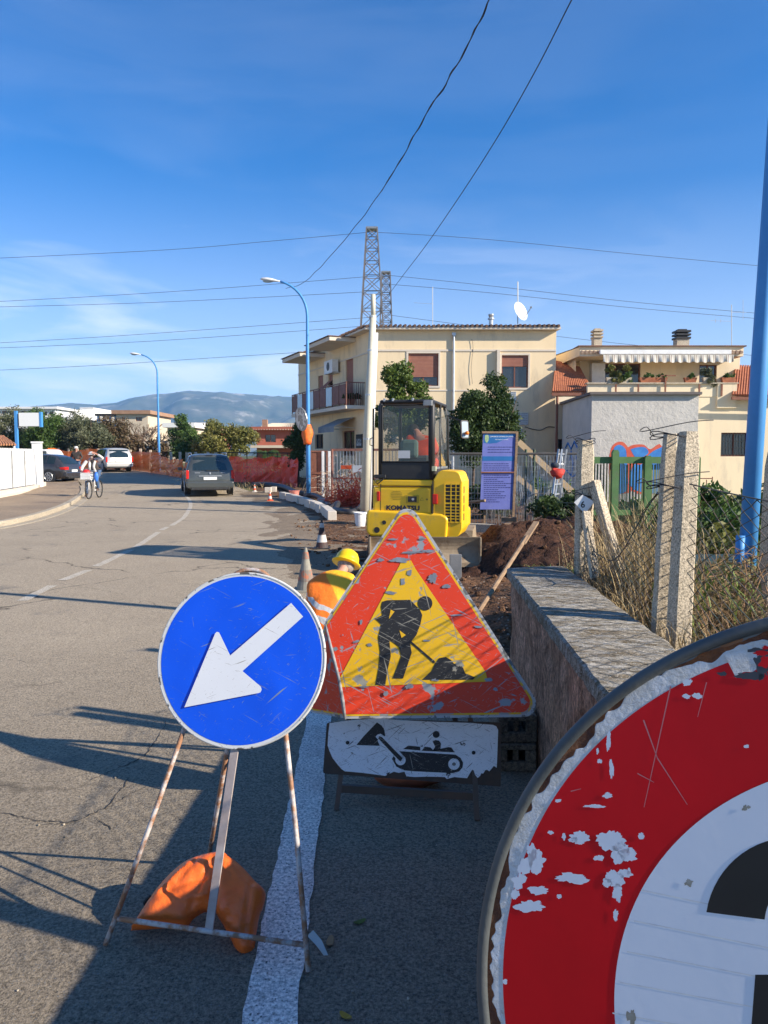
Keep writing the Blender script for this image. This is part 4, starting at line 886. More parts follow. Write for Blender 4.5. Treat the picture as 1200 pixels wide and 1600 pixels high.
blades('tall_dry_grass', straw, 900, (1.30, 1.75, 4.2, 5.4), (.4, .85), .003, 3, .5)
blades('tall_dry_grass', straw, 260, (1.9, 3.2, 6.6, 8.5), (.4, .8), .004, 5, .5, dens=wdens)
blades('green_weeds', greenw, 9000, (1.5, 9, 3.8, 12.5), (.1, .45), .010, 6, .9, dens=lambda x, y: max(0, .5 + 1.2 * nz(x, y, .9, 13)))
blades('verge_grass', straw, 2500, (-7, 9, 34, 44), (.15, .45), .012, 8, .6, dens=lambda x, y: 1 if x < -4 or x > 4 else .2)
blades('wall_grass', straw, 220, (1.22, 1.32, 2.2, 5.1), (.1, .3), .0022, 9, 1.2, hfun=lambda x, y: .78)
# brambles
rs = random.Random(11); m = MB()
for i in range(170):
    x = rs.uniform(1.75, 3.8); y = rs.uniform(3.4, 6.6); z = H(x, y); a = rs.uniform(-1.4, 1.8); l = rs.uniform(.3, .9); h = rs.uniform(.12, .42)
    pts = [(x + math.cos(a) * l * t + .05 * nz(t * 4, i, 1), y + math.sin(a) * l * t + .05 * nz(t * 4, i, 1, 5), z + h * math.sin(math.pi * t * .9) + .02 * nz(t * 7, i, 1, 2)) for t in np.linspace(0, 1, 9)]
    m.tube([tuple(q) for q in pts], [.0042 * (1 - .6 * t) for t in np.linspace(0, 1, 9)], 4, cap=False)
T(m.build('bramble_stems', straw2, loc=(2, 4.5, .5)), kind='stuff')
# ------------------------------------------------------------------ foliage builder
def leafcloud(name, mat, par, clumps, n, size, seed, label=None, cat=None, flat=.0, loc=None, kind=None, asp=1.0, group=None, droop=0):
    """clumps: (x, y, z, rx, ry, rz); many small leaf faces through each clump, denser to its shell"""
    g = np.random.default_rng(seed); wts = np.array([c[3] * c[4] * c[5] for c in clumps]) ** .7; wts = wts / wts.sum(); C_ = np.array(clumps)
    k = g.choice(len(clumps), n, p=wts); d = g.normal(size=(n, 3)); d /= np.linalg.norm(d, axis=1)[:, None]
    r = g.random(n) ** .45 * g.uniform(.75, 1.12, n); cen = C_[k, :3] + d * r[:, None] * C_[k, 3:6]
    a = g.normal(size=(n, 3)); a[:, 2] -= droop; a /= np.linalg.norm(a, axis=1)[:, None]; b = g.normal(size=(n, 3)); b -= (b * a).sum(1)[:, None] * a; b /= np.linalg.norm(b, axis=1)[:, None]
    s = size * g.uniform(.55, 1.3, n)[:, None]; A_ = a * s * asp; B_ = b * s * .5
    V = np.stack([cen - A_, cen + B_, cen + A_, cen - B_], 1).reshape(-1, 3)
    if par is None and loc is None: loc = (float(C_[:, 0].mean()), float(C_[:, 1].mean()), float((C_[:, 2] - C_[:, 5]).min()))
    off = np.array(loc if par is None else base(par)); V = V - off
    me = bpy.data.meshes.new(name); me.vertices.add(4 * n); me.vertices.foreach_set('co', V.astype(np.float32).ravel()); me.loops.add(4 * n); me.loops.foreach_set('vertex_index', np.arange(4 * n, dtype=np.int32))
    me.polygons.add(n); me.polygons.foreach_set('loop_start', np.arange(0, 4 * n, 4, dtype=np.int32)); me.update(calc_edges=True); me.validate()
    o = link(name, me, mat, par)
    if par is None: o.location = loc
    if label: T(o, label, cat, group)
    if kind: o['kind'] = kind
    return o
def clumps_of(c, rad, n, cr, seed, hemi=False, jit=.2):
    rs = random.Random(seed); out = []
    for i in range(n):
        while True:
            v = Vector((rs.gauss(0, 1), rs.gauss(0, 1), rs.gauss(0, 1))).normalized()
            if not hemi or v.z > -.35: break
        q = rs.uniform(.35, .95); r = cr * rs.uniform(.55, 1.35)
        out.append((c[0] + v.x * rad[0] * q, c[1] + v.y * rad[1] * q, c[2] + v.z * rad[2] * q, r, r, r * rs.uniform(.7, 1.1)))
    return out
def trunk(par, x, y, z0, z1, r, seed, limbs=7, spread=.8, ztop=None, fork=0):
    rs = random.Random(seed); m = MB(); ztop = ztop or z1 + 1
    st = [(0, 0)] if not fork else [(rs.uniform(-.15, .15) * fork, rs.uniform(-.1, .1)) for _ in range(fork)]
    for dx, dy in st:
        m.tube([(x + dx * .4, y + dy * .4, z0 - .1), (x + dx, y + dy, z0 + (z1 - z0) * .5), (x + dx * 2, y + dy * 2, z1), (x + dx * 2.4, y + dy * 2, (z1 + ztop) / 2), (x + dx * 3, y + dy * 2, ztop - .1)], [r * 1.3, r, r * .85, r * .5, r * .12], 7)
    for i in range(limbs):
        a = rs.uniform(0, 6.28); zs_ = z1 + (ztop - z1) * rs.uniform(-.1, .5); l = spread * rs.uniform(.5, 1); e = (x + math.cos(a) * l, y + math.sin(a) * l, zs_ + l * rs.uniform(.5, 1.2))
        m.tube([(x, y, zs_), ((x + e[0]) / 2 + .05, (y + e[1]) / 2, (zs_ + e[2]) / 2 + .06), e], [r * .5, r * .32, r * .08], 5)
    m.build('trunk', barkm, par, smooth=True)
lf_dry = leafm('leaf_dry', (.36, .24, .12), (.20, .16, .06), 6)
lf_dark = leafm('leaf_dark', (.028, .055, .014), (.06, .095, .022), 2.2); lf_mag = leafm('leaf_magnolia', (.06, .10, .016), (.14, .19, .035), 2.0)
lf_olive = leafm('leaf_olive', (.085, .10, .05), (.15, .155, .085), .8); lf_yel = leafm('leaf_yellowish', (.14, .15, .035), (.21, .19, .05), .9)
lf_grn = leafm('leaf_green', (.05, .10, .02), (.10, .16, .035), 1.4); lf_brn = leafm('leaf_brown', (.16, .10, .055), (.11, .085, .04), 1.1)
def tree(name, x, y, z0, hz0, rad, mat, n, size, seed, label, cat='tree', ncl=26, cr=.4, tr=.08, limbs=7, group=None, fork=0, asp=1.2, hemi=False):
    """hz0: height where the crown starts; rad: crown radii"""
    t = E(name, (x, y, z0), label, cat, group); zc = z0 + hz0 + rad[2]
    trunk(t, x, y, z0, z0 + hz0 + rad[2] * .2, tr, seed, limbs, rad[0] * .8, zc + rad[2] * .8, fork)
    leafcloud('crown', mat, t, clumps_of((x, y, zc), rad, ncl, cr, seed, hemi), n, size, seed, asp=asp); return t
# ================================================================== EXCAVATOR
YEL = M('machine_yellow', (.92, .54, .012), .38, (.86, .49, .010), 3, spec=.5, coat=.2, dirt=(.42, .29, .11), dirtscale=4.5, dirtpos=(.55, .85))
DKP = M('machine_black', (.022, .022, .024), .5, (.035, .033, .03), 6, dirt=(.12, .10, .08), dirtscale=4, dirtpos=(.6, .85))
BLADE = M('blade_metal', (.34, .27, .18), .7, (.26, .19, .12), 5, .2, 40, dirt=(.16, .10, .06), dirtscale=5)
cabglass = glassm('cab_glass', (.03, .055, .06), .02, .42)
ex = E('excavator', (.5, 11.4, 0), 'yellow mini excavator with a glazed black cab, seen from behind on the dug ground', 'excavator')
YAW = 14
FE = Fr(at(572.5, 712, 10.85), YAW, 0)    # frame on the rear face; u across, v up, n toward the camera
def eu(cx): return FE.pix(560 + cx / 6, 740)[0]
def ev(cy, cx=500): return FE.pix(560 + cx / 6, 610 + cy / 6)[1]
Z = lambda cy: ev(cy)
def rbox(name, mat, a0, a1, b0, b1, c0, c1, bev=.03, seg=4, par=ex, rad=None):
    m = MB(); m.fbox(FE, a0, a1, b0, b1, c0, c1); return m.build(name, mat, par, bevel=bev, seg=seg, smooth=False)
u0, u1 = eu(78), eu(700); uR = eu(978); uC = eu(190)
m = MB(); pts = rpoly([(u0, Z(1372)), (eu(835), Z(1385)), (eu(850), Z(1180)), (eu(780), Z(1150)), (u0 + .01, Z(1125))], [.10, .05, .08, .05, .05]); m.prism(FE, pts, -.45, .055); m.build('counterweight', YEL, ex, bevel=.03, seg=3)
# side bulge of lower body, curved rear panel
rbox('body', YEL, u0 + .04, uR - .05, Z(1330), Z(1130), -1.25, -.40, .05)
rbox('rear_door', YEL, eu(135), eu(698), Z(1160), Z(905), -.35, .012, .035)
rbox('door_ledge', YEL, eu(135), eu(700), Z(900), Z(838), -.35, .0, .02)
m = MB(); m.fbox(FE, eu(208), eu(213), Z(1150), Z(880), .0, .0135); m.fbox(FE, eu(213), eu(690), Z(905), Z(898), .0, .0135); m.fbox(FE, eu(686), eu(692), Z(1150), Z(880), .0, .0135); m.build('door_seam', DKP, ex)
m = MB(); m.fbox(FE, eu(448), eu(568), Z(1058), Z(980), .012, .022); hnd = m.build('door_latch', M('latch_yellow', (.6, .38, .02), .4), ex, bevel=.006)
m = MB(); m.fbox(FE, eu(468), eu(550), Z(1045), Z(992), .022, .026); m.build('recess', DKP, hnd); m = MB(); m.prism(FE, circ(.017, 16, eu(515), Z(1019)), .026, .032); m.build('lock', galv, hnd)
# round vent louvre in the door
m = MB()
for k in range(6):
    y_ = 945 + k * 15; hw = 55 * math.sqrt(max(0, 1 - ((y_ - 982) / 50) ** 2)); m.fbox(FE, eu(362 - hw), eu(362 + hw), Z(y_ + 4), Z(y_), .012, .0145)
m.build('vent_louvre', M('louvre', (.42, .27, .02), .5), ex)
m = MB(); m.tube([FE.at(*FE.pix(560 + x / 6, 610 + y / 6), .014) for x, y in ((580, 1030), (597, 1003), (614, 1030), (580, 1030))], .0018, 4); m.tube([FE.at(eu(645), Z(1030), .014), FE.at(eu(645), Z(1008), .014)], .004, 4); m.tube([FE.at(eu(635), Z(1020), .014), FE.at(eu(655), Z(1020), .014)], .004, 4); m.build('warning_mark', DKP, ex)
txt('KOMATSU', FE, eu(262), Z(1122), .088, M('navy_lettering', (.02, .02, .05), .5), ex, 'lettering', bold=.0045, c=.0155, sx=1.16)
REDL = M('red_lens', (.55, .02, .015), .25, (.5, .015, .01), 3)
m = MB(); m.fbox(FE, eu(702), eu(748), Z(1060), Z(968), .03, .062); m.build('tail_light', REDL, ex, bevel=.008); m = MB(); m.fbox(FE, eu(176), eu(204), Z(1040), Z(950), .0, .03); m.build('tail_light', REDL, ex, bevel=.008)
m = MB(); m.prism(FE, circ(.042, 20, eu(182), Z(1312)), .05, .058); m.build('exhaust_port', DKP, ex)
m = MB(); m.prism(FE, circ(.03, 20, eu(250), Z(1240)), .05, .058); m.build('tow_eye', DKP, ex)
# engine cover, rounded, with a real grid of slots: louvre plate over a dark recess
eg = MB(); prof = rpoly([(eu(700), Z(1155)), (eu(850), Z(1380)), (eu(945), Z(1360)), (uR, Z(1290)), (uR, Z(850)), (uR - .02, Z(815)), (uR - .05, Z(755)), (eu(760), Z(742)), (eu(706), Z(835))], [.02, .05, .1, .1, .05, .02, .09, .12, .04], 6)
eg.prism(FE, prof, -.62, .02); eo = eg.build('engine_cover', YEL, ex, bevel=.035, seg=4)
gp_ = MB(); dk = MB()
rows = [(880, 905), (910, 940), (945, 975), (982, 1010), (1015, 1045), (1058, 1082), (1088, 1110), (1117, 1138), (1146, 1165), (1174, 1192), (1200, 1220)]
cols_ = [(820, 868), (876, 915), (922, 955)]
dk.fbox(FE, eu(812), eu(962), Z(1228), Z(872), .021, .023); dk.build('grille_recess', DKP, ex)
g_ = MB()
xs_ = [eu(808)] + [q for c in cols_ for q in (eu(c[0]), eu(c[1]))] + [eu(966)]
for a, b in zip(xs_[0::2], xs_[1::2]): g_.fbox(FE, a, b, Z(1232), Z(868), .022, .036)
ys_ = [868] + [q for r_ in rows for q in r_] + [1232]
for a, b in zip(ys_[0::2], ys_[1::2]): g_.fbox(FE, eu(808), eu(966), Z(b), Z(a), .022, .0345)
g_.build('grille', YEL, ex)
g_ = MB()
for a, b in ((900, 960), (985, 1055), (1070, 1130), (1150, 1215)): g_.fbox(FE, uR - .002, uR + .004, Z(b), Z(a), -.16, -.10)
g_.build('side_slots', DKP, ex)
m = MB(); m.fbox(FE, eu(700), eu(706), Z(1150), Z(850), .02, .056); m.build('cover_gap', DKP, ex)
# cab
cu0, cu1 = eu(190), eu(705); cz0, cz1, czg = Z(835), Z(105), Z(672); D0 = -1.28; FRM = DKP
lower = MB(); lower.fbox(FE, cu0, cu1, cz0, czg, -.03, .0); lower.build('cab_panel', DKP, ex, bevel=.012)
lw = MB(); lw.fbox(FE, cu0, cu0 + .03, cz0, czg, D0, -.03); lw.fbox(FE, cu1 - .03, cu1, cz0 - .02, czg - .10, D0, -.03); lw.fbox(FE, cu0, cu1, cz0, czg - .12, D0, D0 + .03); lw.fbox(FE, cu0 + .031, cu1 - .031, cz0 - .05, cz0 + .02, D0 + .02, -.04); lw.build('cab_shell', DKP, ex)
def pill(pts, r, name='cab_pillar', mat=DKP):
    m = MB(); m.tube([FE.at(*q) for q in pts], r, 8); m.build(name, mat, ex, smooth=True)
pill([(cu0 + .025, cz0, -.02), (cu0 + .025, cz1 - .05, -.02), (cu0 + .05, cz1, -.05)], .033); pill([(cu1 - .028, cz0, -.02), (cu1 - .028, cz1 - .06, -.02), (cu1 - .05, cz1, -.06)], .04)
pill([(cu0 + .02, cz0, D0), (cu0 + .02, cz1 - .15, D0), (cu0 + .05, cz1 - .03, D0 + .12)], .026); pill([(cu1 - .02, cz0, D0), (cu1 - .02, cz1 - .2, D0 + .02), (cu1 - .04, cz1 - .03, D0 + .16)], .026); pill([(cu1 - .02, cz0, -.62), (cu1 - .02, cz1, -.62)], .017)
rf = MB(); rf.fbox(FE, cu0 + .01, cu1 - .01, cz1 - .02, cz1 + .03, D0 + .1, 0.0); rf.build('cab_roof', DKP, ex, bevel=.03, seg=3)
sl = MB(); sl.fbox(FE, cu1 - .05, cu1 - .01, czg - .13, czg - .07, D0, -.04); sl.build('side_sill', greymet, ex)
for nm, a in (('rear_window', [(cu0 + .055, czg + .01, -.012), (cu1 - .065, czg + .01, -.012), (cu1 - .065, cz1 - .05, -.012), (cu0 + .055, cz1 - .05, -.012)]),
              ('side_window', [(cu1 - .012, czg - .08, -.06), (cu1 - .012, czg - .08, -.60), (cu1 - .012, cz1 - .07, -.60), (cu1 - .012, cz1 - .07, -.06)]), ('side_window', [(cu1 - .012, czg - .08, -.64), (cu1 - .012, czg - .08, D0 + .03), (cu1 - .012, cz1 - .2, D0 + .05), (cu1 - .012, cz1 - .08, D0 + .22), (cu1 - .012, cz1 - .07, -.64)]),
              ('side_window', [(cu0 + .01, czg, -.06), (cu0 + .01, czg, D0 + .03), (cu0 + .01, cz1 - .12, D0 + .08), (cu0 + .01, cz1 - .05, -.06)]), ('front_window', [(cu0 + .05, czg - .1, D0), (cu1 - .05, czg - .1, D0), (cu1 - .05, cz1 - .15, D0 + .04), (cu0 + .05, cz1 - .15, D0 + .04)])):
    m = MB(); m.poly([FE.at(*q) for q in a]); m.build(nm, cabglass, ex, recalc=False)
m = MB(); m.tube([FE.at(cu0 + .055, czg + .005, .0), FE.at(cu1 - .065, czg + .005, .0), FE.at(cu1 - .065, cz1 - .045, .0), FE.at(cu0 + .055, cz1 - .045, .0)], .014, 6, closed=True); m.build('window_seal', blackp, ex)
m = MB(); m.fbox(FE, eu(372), eu(482), Z(636), Z(564), -.010, -.008); m.build('paper_notice', M('paper', (.62, .62, .6), .8), ex)
m = MB(); m.fbox(FE, eu(612), eu(695), Z(152), Z(98), 0, .07); m.build('work_lamp', greymet, ex, bevel=.012)
m = MB(); m.fbox(FE, eu(692), eu(728), Z(755), Z(710), -.03, .028); m.build('sticker', M('sticker', (.55, .55, .35), .6), ex)
for q in (235, 315, 500): m = MB(); m.fbox(FE, eu(q), eu(q + 14), cz1 + .01, cz1 + .05, -.05, 0.01); m.build('roof_clip', galv, ex)
m = MB(); a = cu0 + .02; m.tube([FE.at(*q) for q in ((eu(128), Z(1110), -.05), (eu(130), Z(600), -.05), (eu(133), Z(165), -.05), (eu(150), Z(160), -.08), (cu0, Z(185), -.1))], .013, 6); m.tube([FE.at(*q) for q in ((eu(130), Z(440), -.04), (eu(102), Z(450), -.04), (eu(102), Z(510), -.04), (eu(130), Z(520), -.04))], .007, 6); m.build('handrail', DKP, ex, smooth=True)
m = MB(); m.tube([FE.at(*q) for q in ((cu0, Z(800), .01), (eu(160), Z(850), .03), (eu(180), Z(880), .03), (eu(230), Z(840), .02), (eu(260), Z(800), .02))], .009, 6); m.build('cable', blackp, ex, smooth=True)
m = MB(); m.fbox(FE, eu(150), eu(260), Z(825), Z(790), .0, .03); m.build('hinge', DKP, ex, bevel=.01)
mf = Fr(FE.at(eu(905), Z(350), -.95), -30, 5); m = MB(); m.tube([FE.at(cu1, Z(200), D0 + .1), FE.at(eu(880), Z(270), -1.0), mf.at(0, .08, -.02)], .012, 6); mo = m.build('mirror_arm', DKP, ex, smooth=True)
m = MB(); m.prism(mf, rpoly([(-.07, -.13), (.07, -.13), (.07, .14), (-.07, .14)], .03), -.03, 0); m.build('mirror', DKP, mo); m = MB(); cap(m, mf, rpoly([(-.055, -.115), (.055, -.115), (.055, .12), (-.055, .12)], .02), .003); m.build('mirror_glass', paleglass, mo, recalc=False)
m = MB(); m.sphere(FE.at(eu(928), Z(385), -.92), (.032, .032, .03), 8, 6); m.build('indicator_lamp', M('amber', (.8, .22, .02), .3), ex, smooth=True)
# seat in the cab
m = MB(); m.fbox(FE, cu0 + .22, cu0 + .66, Z(700), Z(600), -.75, -.35); m.build('seat', M('seat_grey', (.12, .14, .13), .8), ex, bevel=.05); m = MB(); m.fbox(FE, cu0 + .24, cu0 + .50, Z(640), Z(455), -.38, -.28); m.build('backrest', M('seat_green', (.16, .25, .2), .6), ex, bevel=.06)
# undercarriage
def track(x0, x1):
    m = MB(); y0, y1, r = 10.55, 12.35, .22; n = 14; P = []
    for i in range(n + 1): a = R(90) + math.pi * i / n; P.append((y0 + r * math.cos(a), r + r * math.sin(a)))
    for i in range(n + 1): a = R(-90) + math.pi * i / n; P.append((y1 + r * math.cos(a), r + r * math.sin(a)))
    k = len(P); m.add([(x, y, z + .01) for x in (x0, x1) for y, z in P], [tuple(range(k)), tuple(range(k, 2 * k))] + [(i, (i + 1) % k, k + (i + 1) % k, k + i) for i in range(k)])
    for i in range(0, k): 
        y, z = P[i]; a, b = P[(i + 1) % k]; my, mz = (y + a) / 2, (z + b) / 2; d = Vector((my - (y0 + y1) / 2 if abs(my - (y0 + y1) / 2) > .9 else 0, mz - r)).normalized() if True else 0
        m.box(((x0 + x1) / 2, my, mz + .01), (x1 - x0 - .02, .05, .05), rx=math.atan2(b - z, a - y))
    for i in range(9): y = y0 + .1 + i * .19; m.box(((x0 + x1) / 2, y, 2 * r + .015), (x1 - x0 - .02, .06, .03)); 
    m.build('track', M('track_rubber', (.05, .042, .036), .8, (.11, .075, .05), 4, .4, 20), ex)
    for y in (y0, 10.95, 11.45, 11.95, y1):
        m = MB(); m.tube([(x0 - .01, y, r + .01), (x1 + .01, y, r + .01)], .13 if y in (y0, y1) else .07, 14); m.build('track_wheel', M('wheel_steel', (.12, .1, .085), .6), ex)
track(-.22, .08); track(.92, 1.22)
m = MB(); m.box((.5, 11.45, .33), (.9, 1.0, .24)); m.lathe([(.34, .44), (.34, .56)], 20, (.5, 11.45, 0)); m.build('undercarriage', DKP, ex)
bw = MB(); n = 8; vs = []
xl, xr = at(577, 858, 9.9).x, at(752, 858, 9.9).x
for x in (xl, xr):
    for i in range(n + 1): t = i / n; vs.append((x, 9.9 + .07 * math.sin(math.pi * t), .20 + .35 * t)); 
    for i in range(n + 1): t = 1 - i / n; vs.append((x, 9.925 + .07 * math.sin(math.pi * t), .20 + .35 * t))
k = 2 * (n + 1); bw.add(vs, [tuple(range(k)), tuple(range(k, 2 * k))] + [(i, (i + 1) % k, k + (i + 1) % k, k + i) for i in range(k)])
bw.box((xr - .012, 9.93, .37), (.02, .14, .35)); bw.box((xl + .012, 9.93, .37), (.02, .14, .35)); bw.box(((xl + xr) / 2, 9.89, .19), (xr - xl - .04, .035, .06)); bw.build('dozer_blade', BLADE, ex, bevel=.004)
for x in (.18, .86): m = MB(); m.bar((x, 9.99, .32), (x, 10.9, .30), .09, .12); m.build('blade_arm', DKP, ex)
# boom folded low on the far side
m = MB(); b0 = FE.at(.55, Z(1000), -1.25); d_ = FE.n * -1
def bp(l, z): return Vector((b0.x, b0.y, 0)) + d_ * l + Vector((0, 0, z))
m.bar(bp(-.2, .75), bp(.9, 1.75), .16, .2); m.bar(bp(.9, 1.75), bp(1.75, 1.35), .15, .18); m.build('boom', YEL, ex, bevel=.01); m = MB(); m.bar(bp(1.72, 1.5), bp(1.35, .35), .13, .14); m.build('stick', YEL, ex, bevel=.01)
m = MB(); fb = Fr(bp(1.3, .2), YAW, 0); m.prism(Fr(bp(1.3, .2) + FE.u * .22, YAW - 90, 0), [(-.25, .15), (.1, .22), (.25, .0), (.12, -.22), (-.2, -.2), (-.32, -.02)], 0, .44); m.build('bucket', BLADE, ex)
# ================================================================== PEOPLE
def skinbody(name, pts, edges, rad, mats, par, root=0, sub=2, extra=None, loc=None, smooth=True):
    off = Vector(loc) if par is None else base(par)
    me = bpy.data.meshes.new(name); me.from_pydata([Vector(p) - off for p in pts], edges, []); o = bpy.data.objects.new(name, me); COL.objects.link(o)
    if par is None: o.location = loc
    md = o.modifiers.new('skin', 'SKIN'); md.use_smooth_shade = True
    for i, sv in enumerate(me.skin_vertices[0].data):
        r = rad[i]; sv.radius = r if isinstance(r, tuple) else (r, r); sv.use_root = (i == root)
    s_ = o.modifiers.new('sub', 'SUBSURF'); s_.levels = sub; s_.render_levels = sub
    bpy.context.view_layer.update(); dg = bpy.context.evaluated_depsgraph_get(); nm = bpy.data.meshes.new_from_object(o.evaluated_get(dg)); loc_ = o.location.copy(); bpy.data.objects.remove(o); bpy.data.meshes.remove(me)
    if extra: extra(nm, off)
    o = link(name, nm, mats, par)
    if par is None: o.location = loc_
    nm.polygons.foreach_set('use_smooth', [True] * len(nm.polygons)); return o
def human(J, label, name='person', s=1.0):
    """J: joint dict in world space. one continuous body; clothing as children"""
    order = ['pelvis', 'spine', 'chest', 'neck', 'chin', 'head', 'crown', 'lsh', 'lel', 'lwr', 'lha', 'rsh', 'rel', 'rwr', 'rha', 'lhip', 'lkn', 'lan', 'lto', 'rhip', 'rkn', 'ran', 'rto']
    rad = dict(pelvis=(.11, .08), spine=(.10, .075), chest=(.11, .08), neck=.05, chin=.06, head=.085, crown=.06, lsh=.05, lel=.038, lwr=.028, lha=.03, rsh=.05, rel=.042, rwr=.028, rha=.03, lhip=.085, lkn=.058, lan=.04, lto=.035, rhip=.085, rkn=.058, ran=.04, rto=.035)
    E_ = [('pelvis', 'spine'), ('spine', 'chest'), ('chest', 'neck'), ('neck', 'chin'), ('chin', 'head'), ('head', 'crown'), ('chest', 'lsh'), ('lsh', 'lel'), ('lel', 'lwr'), ('lwr', 'lha'), ('chest', 'rsh'), ('rsh', 'rel'), ('rel', 'rwr'), ('rwr', 'rha'), ('pelvis', 'lhip'), ('lhip', 'lkn'), ('lkn', 'lan'), ('lan', 'lto'), ('pelvis', 'rhip'), ('rhip', 'rkn'), ('rkn', 'ran'), ('ran', 'rto')]
    pts = [Vector(J[k]) for k in order]; rr = [tuple(q * s for q in rad[k]) if isinstance(rad[k], tuple) else rad[k] * s for k in order]
    # fingers
    edges = [(order.index(a), order.index(b)) for a, b in E_]
    for side_ in 'lr':
        h = Vector(J[side_ + 'ha']); wv = (h - Vector(J[side_ + 'wr'])).normalized(); sd = wv.orthogonal().normalized()
        if 'palm' in J: sd = Vector(J['palm'])
        for f, l in zip((-1.5, -.5, .5, 1.5), (.065, .08, .075, .055)):
            b = len(pts); nrm = wv.cross(sd).normalized(); pts += [h + sd * f * .02 + wv * .03, h + sd * f * .022 + wv * (.03 + l * .55) + nrm * .012, h + sd * f * .022 + wv * (.03 + l) + nrm * .035]; rr += [.010, .009, .007]; edges += [(order.index(side_ + 'ha'), b), (b, b + 1), (b + 1, b + 2)]
        b = len(pts); pts += [h - sd * .04 + wv * .0, h - sd * .055 + wv * .035 + wv.cross(sd) * .02]; rr += [.012, .009]; edges += [(order.index(side_ + 'ha'), b), (b, b + 1)]
    loc = (J['pelvis'][0], J['pelvis'][1], min(J['lto'][2], J['rto'][2]) - .03)
    o = skinbody(name, pts, edges, rr, skin, None, 0, 1, loc=loc); return T(o, label, 'person')
def cloth(name, J, chain, rads, mat, par, sub=1):
    names = []; edges = []
    for ch in chain:
        for a, b in zip(ch, ch[1:]):
            for q in (a, b):
                if q not in names: names.append(q)
            edges.append((names.index(a), names.index(b)))
    return skinbody(name, [Vector(J[k]) for k in names], edges, [rads[k] for k in names], mat, par, 0, sub)
# crouching worker, back to the camera
W = Vector((at(516, 940, 7.1).x, 7.1, 0))
def wv_(px, py, dy=0): return tuple(at(px, py, 7.1 + dy))
J = dict(pelvis=wv_(508, 1000, -.05), spine=wv_(511, 955, .05), chest=wv_(522, 915, .25), neck=wv_(534, 893, .40), chin=wv_(538, 886, .46), head=wv_(541, 880, .50), crown=wv_(543, 868, .52),
         lsh=wv_(492, 918, .28), lel=wv_(489, 965, .55), lwr=wv_(505, 1010, .75), lha=wv_(512, 1028, .80), rsh=wv_(553, 912, .30), rel=wv_(566, 962, .50), rwr=wv_(556, 1005, .75), rha=wv_(548, 1022, .80),
         lhip=wv_(493, 1005, 0), lkn=wv_(480, 985, .45), lan=(wv_(486, 1040, 0)[0], 7.1, .09), lto=(wv_(484, 1040, 0)[0], 7.32, .05), rhip=wv_(524, 1005, 0), rkn=wv_(545, 985, .45), ran=(wv_(534, 1040, 0)[0], 7.1, .09), rto=(wv_(540, 1040, 0)[0], 7.32, .05), palm=(1, 0, 0))
wk = human(J, 'person crouching with back turned, yellow helmet, orange and yellow high visibility vest')
def hivis_mat():
    m = bpy.data.materials.new('hivis'); m.use_nodes = True; n = m.node_tree.nodes; l = m.node_tree.links; b = n['Principled BSDF']; b.inputs['Roughness'].default_value = .7
    tc = n.new('ShaderNodeTexCoord'); s = n.new('ShaderNodeSeparateXYZ'); l.new(tc.outputs['Object'], s.inputs[0])
    # boundary between orange side and yellow side follows the garment's cut (x + z), reflective bands run across the back (z)
    nz_ = n.new('ShaderNodeTexNoise'); nz_.inputs['Scale'].default_value = 5; l.new(tc.outputs['Object'], nz_.inputs['Vector'])
    ad = n.new('ShaderNodeMath'); ad.operation = 'MULTIPLY_ADD'; ad.inputs[1].default_value = .12; l.new(nz_.outputs['Fac'], ad.inputs[0]); l.new(s.outputs[2], ad.inputs[2])
    q = n.new('ShaderNodeMath'); q.operation = 'MULTIPLY_ADD'; q.inputs[1].default_value = .30; l.new(s.outputs[0], q.inputs[0]); l.new(ad.outputs[0], q.inputs[2])
    r = n.new('ShaderNodeMath'); r.operation = 'MULTIPLY_ADD'; r.inputs[1].default_value = 1.5; l.new(s.outputs[0], r.inputs[0]); l.new(ad.outputs[0], r.inputs[2])
    r1 = n.new('ShaderNodeValToRGB'); r1.color_ramp.elements[0].position = HV_SPLIT - .012; r1.color_ramp.elements[1].position = HV_SPLIT + .012; r1.color_ramp.elements[0].color = (.95, .20, .012, 1); r1.color_ramp.elements[1].color = (.98, .46, .02, 1); l.new(r.outputs[0], r1.inputs[0])
    band = None
    for c in HV_BANDS:
        d = n.new('ShaderNodeMath'); d.operation = 'SUBTRACT'; l.new(q.outputs[0], d.inputs[0]); d.inputs[1].default_value = c
        a = n.new('ShaderNodeMath'); a.operation = 'ABSOLUTE'; l.new(d.outputs[0], a.inputs[0]); t = n.new('ShaderNodeMath'); t.operation = 'LESS_THAN'; l.new(a.outputs[0], t.inputs[0]); t.inputs[1].default_value = .024
        if band is None: band = t.outputs[0]
        else:
            mm = n.new('ShaderNodeMath'); mm.operation = 'MAXIMUM'; l.new(band, mm.inputs[0]); l.new(t.outputs[0], mm.inputs[1]); band = mm.outputs[0]
    mx = n.new('ShaderNodeMix'); mx.data_type = 'RGBA'; l.new(band, mx.inputs[0]); l.new(r1.outputs[0], mx.inputs[6]); mx.inputs[7].default_value = (.52, .52, .50, 1); l.new(mx.outputs[2], b.inputs['Base Color'])
    nb = n.new('ShaderNodeTexNoise'); nb.inputs['Scale'].default_value = 11; nb.inputs['Detail'].default_value = 4; l.new(tc.outputs['Object'], nb.inputs['Vector']); bp = n.new('ShaderNodeBump'); bp.inputs['Strength'].default_value = .5; bp.inputs['Distance'].default_value = .03; l.new(nb.outputs['Fac'], bp.inputs['Height']); l.new(bp.outputs[0], b.inputs['Normal']); return m
zp = base(wk).z
HV_SPLIT = J['spine'][2] - zp + .35; HV_BANDS = (J['spine'][2] - zp + .105, J['spine'][2] - zp - .0)
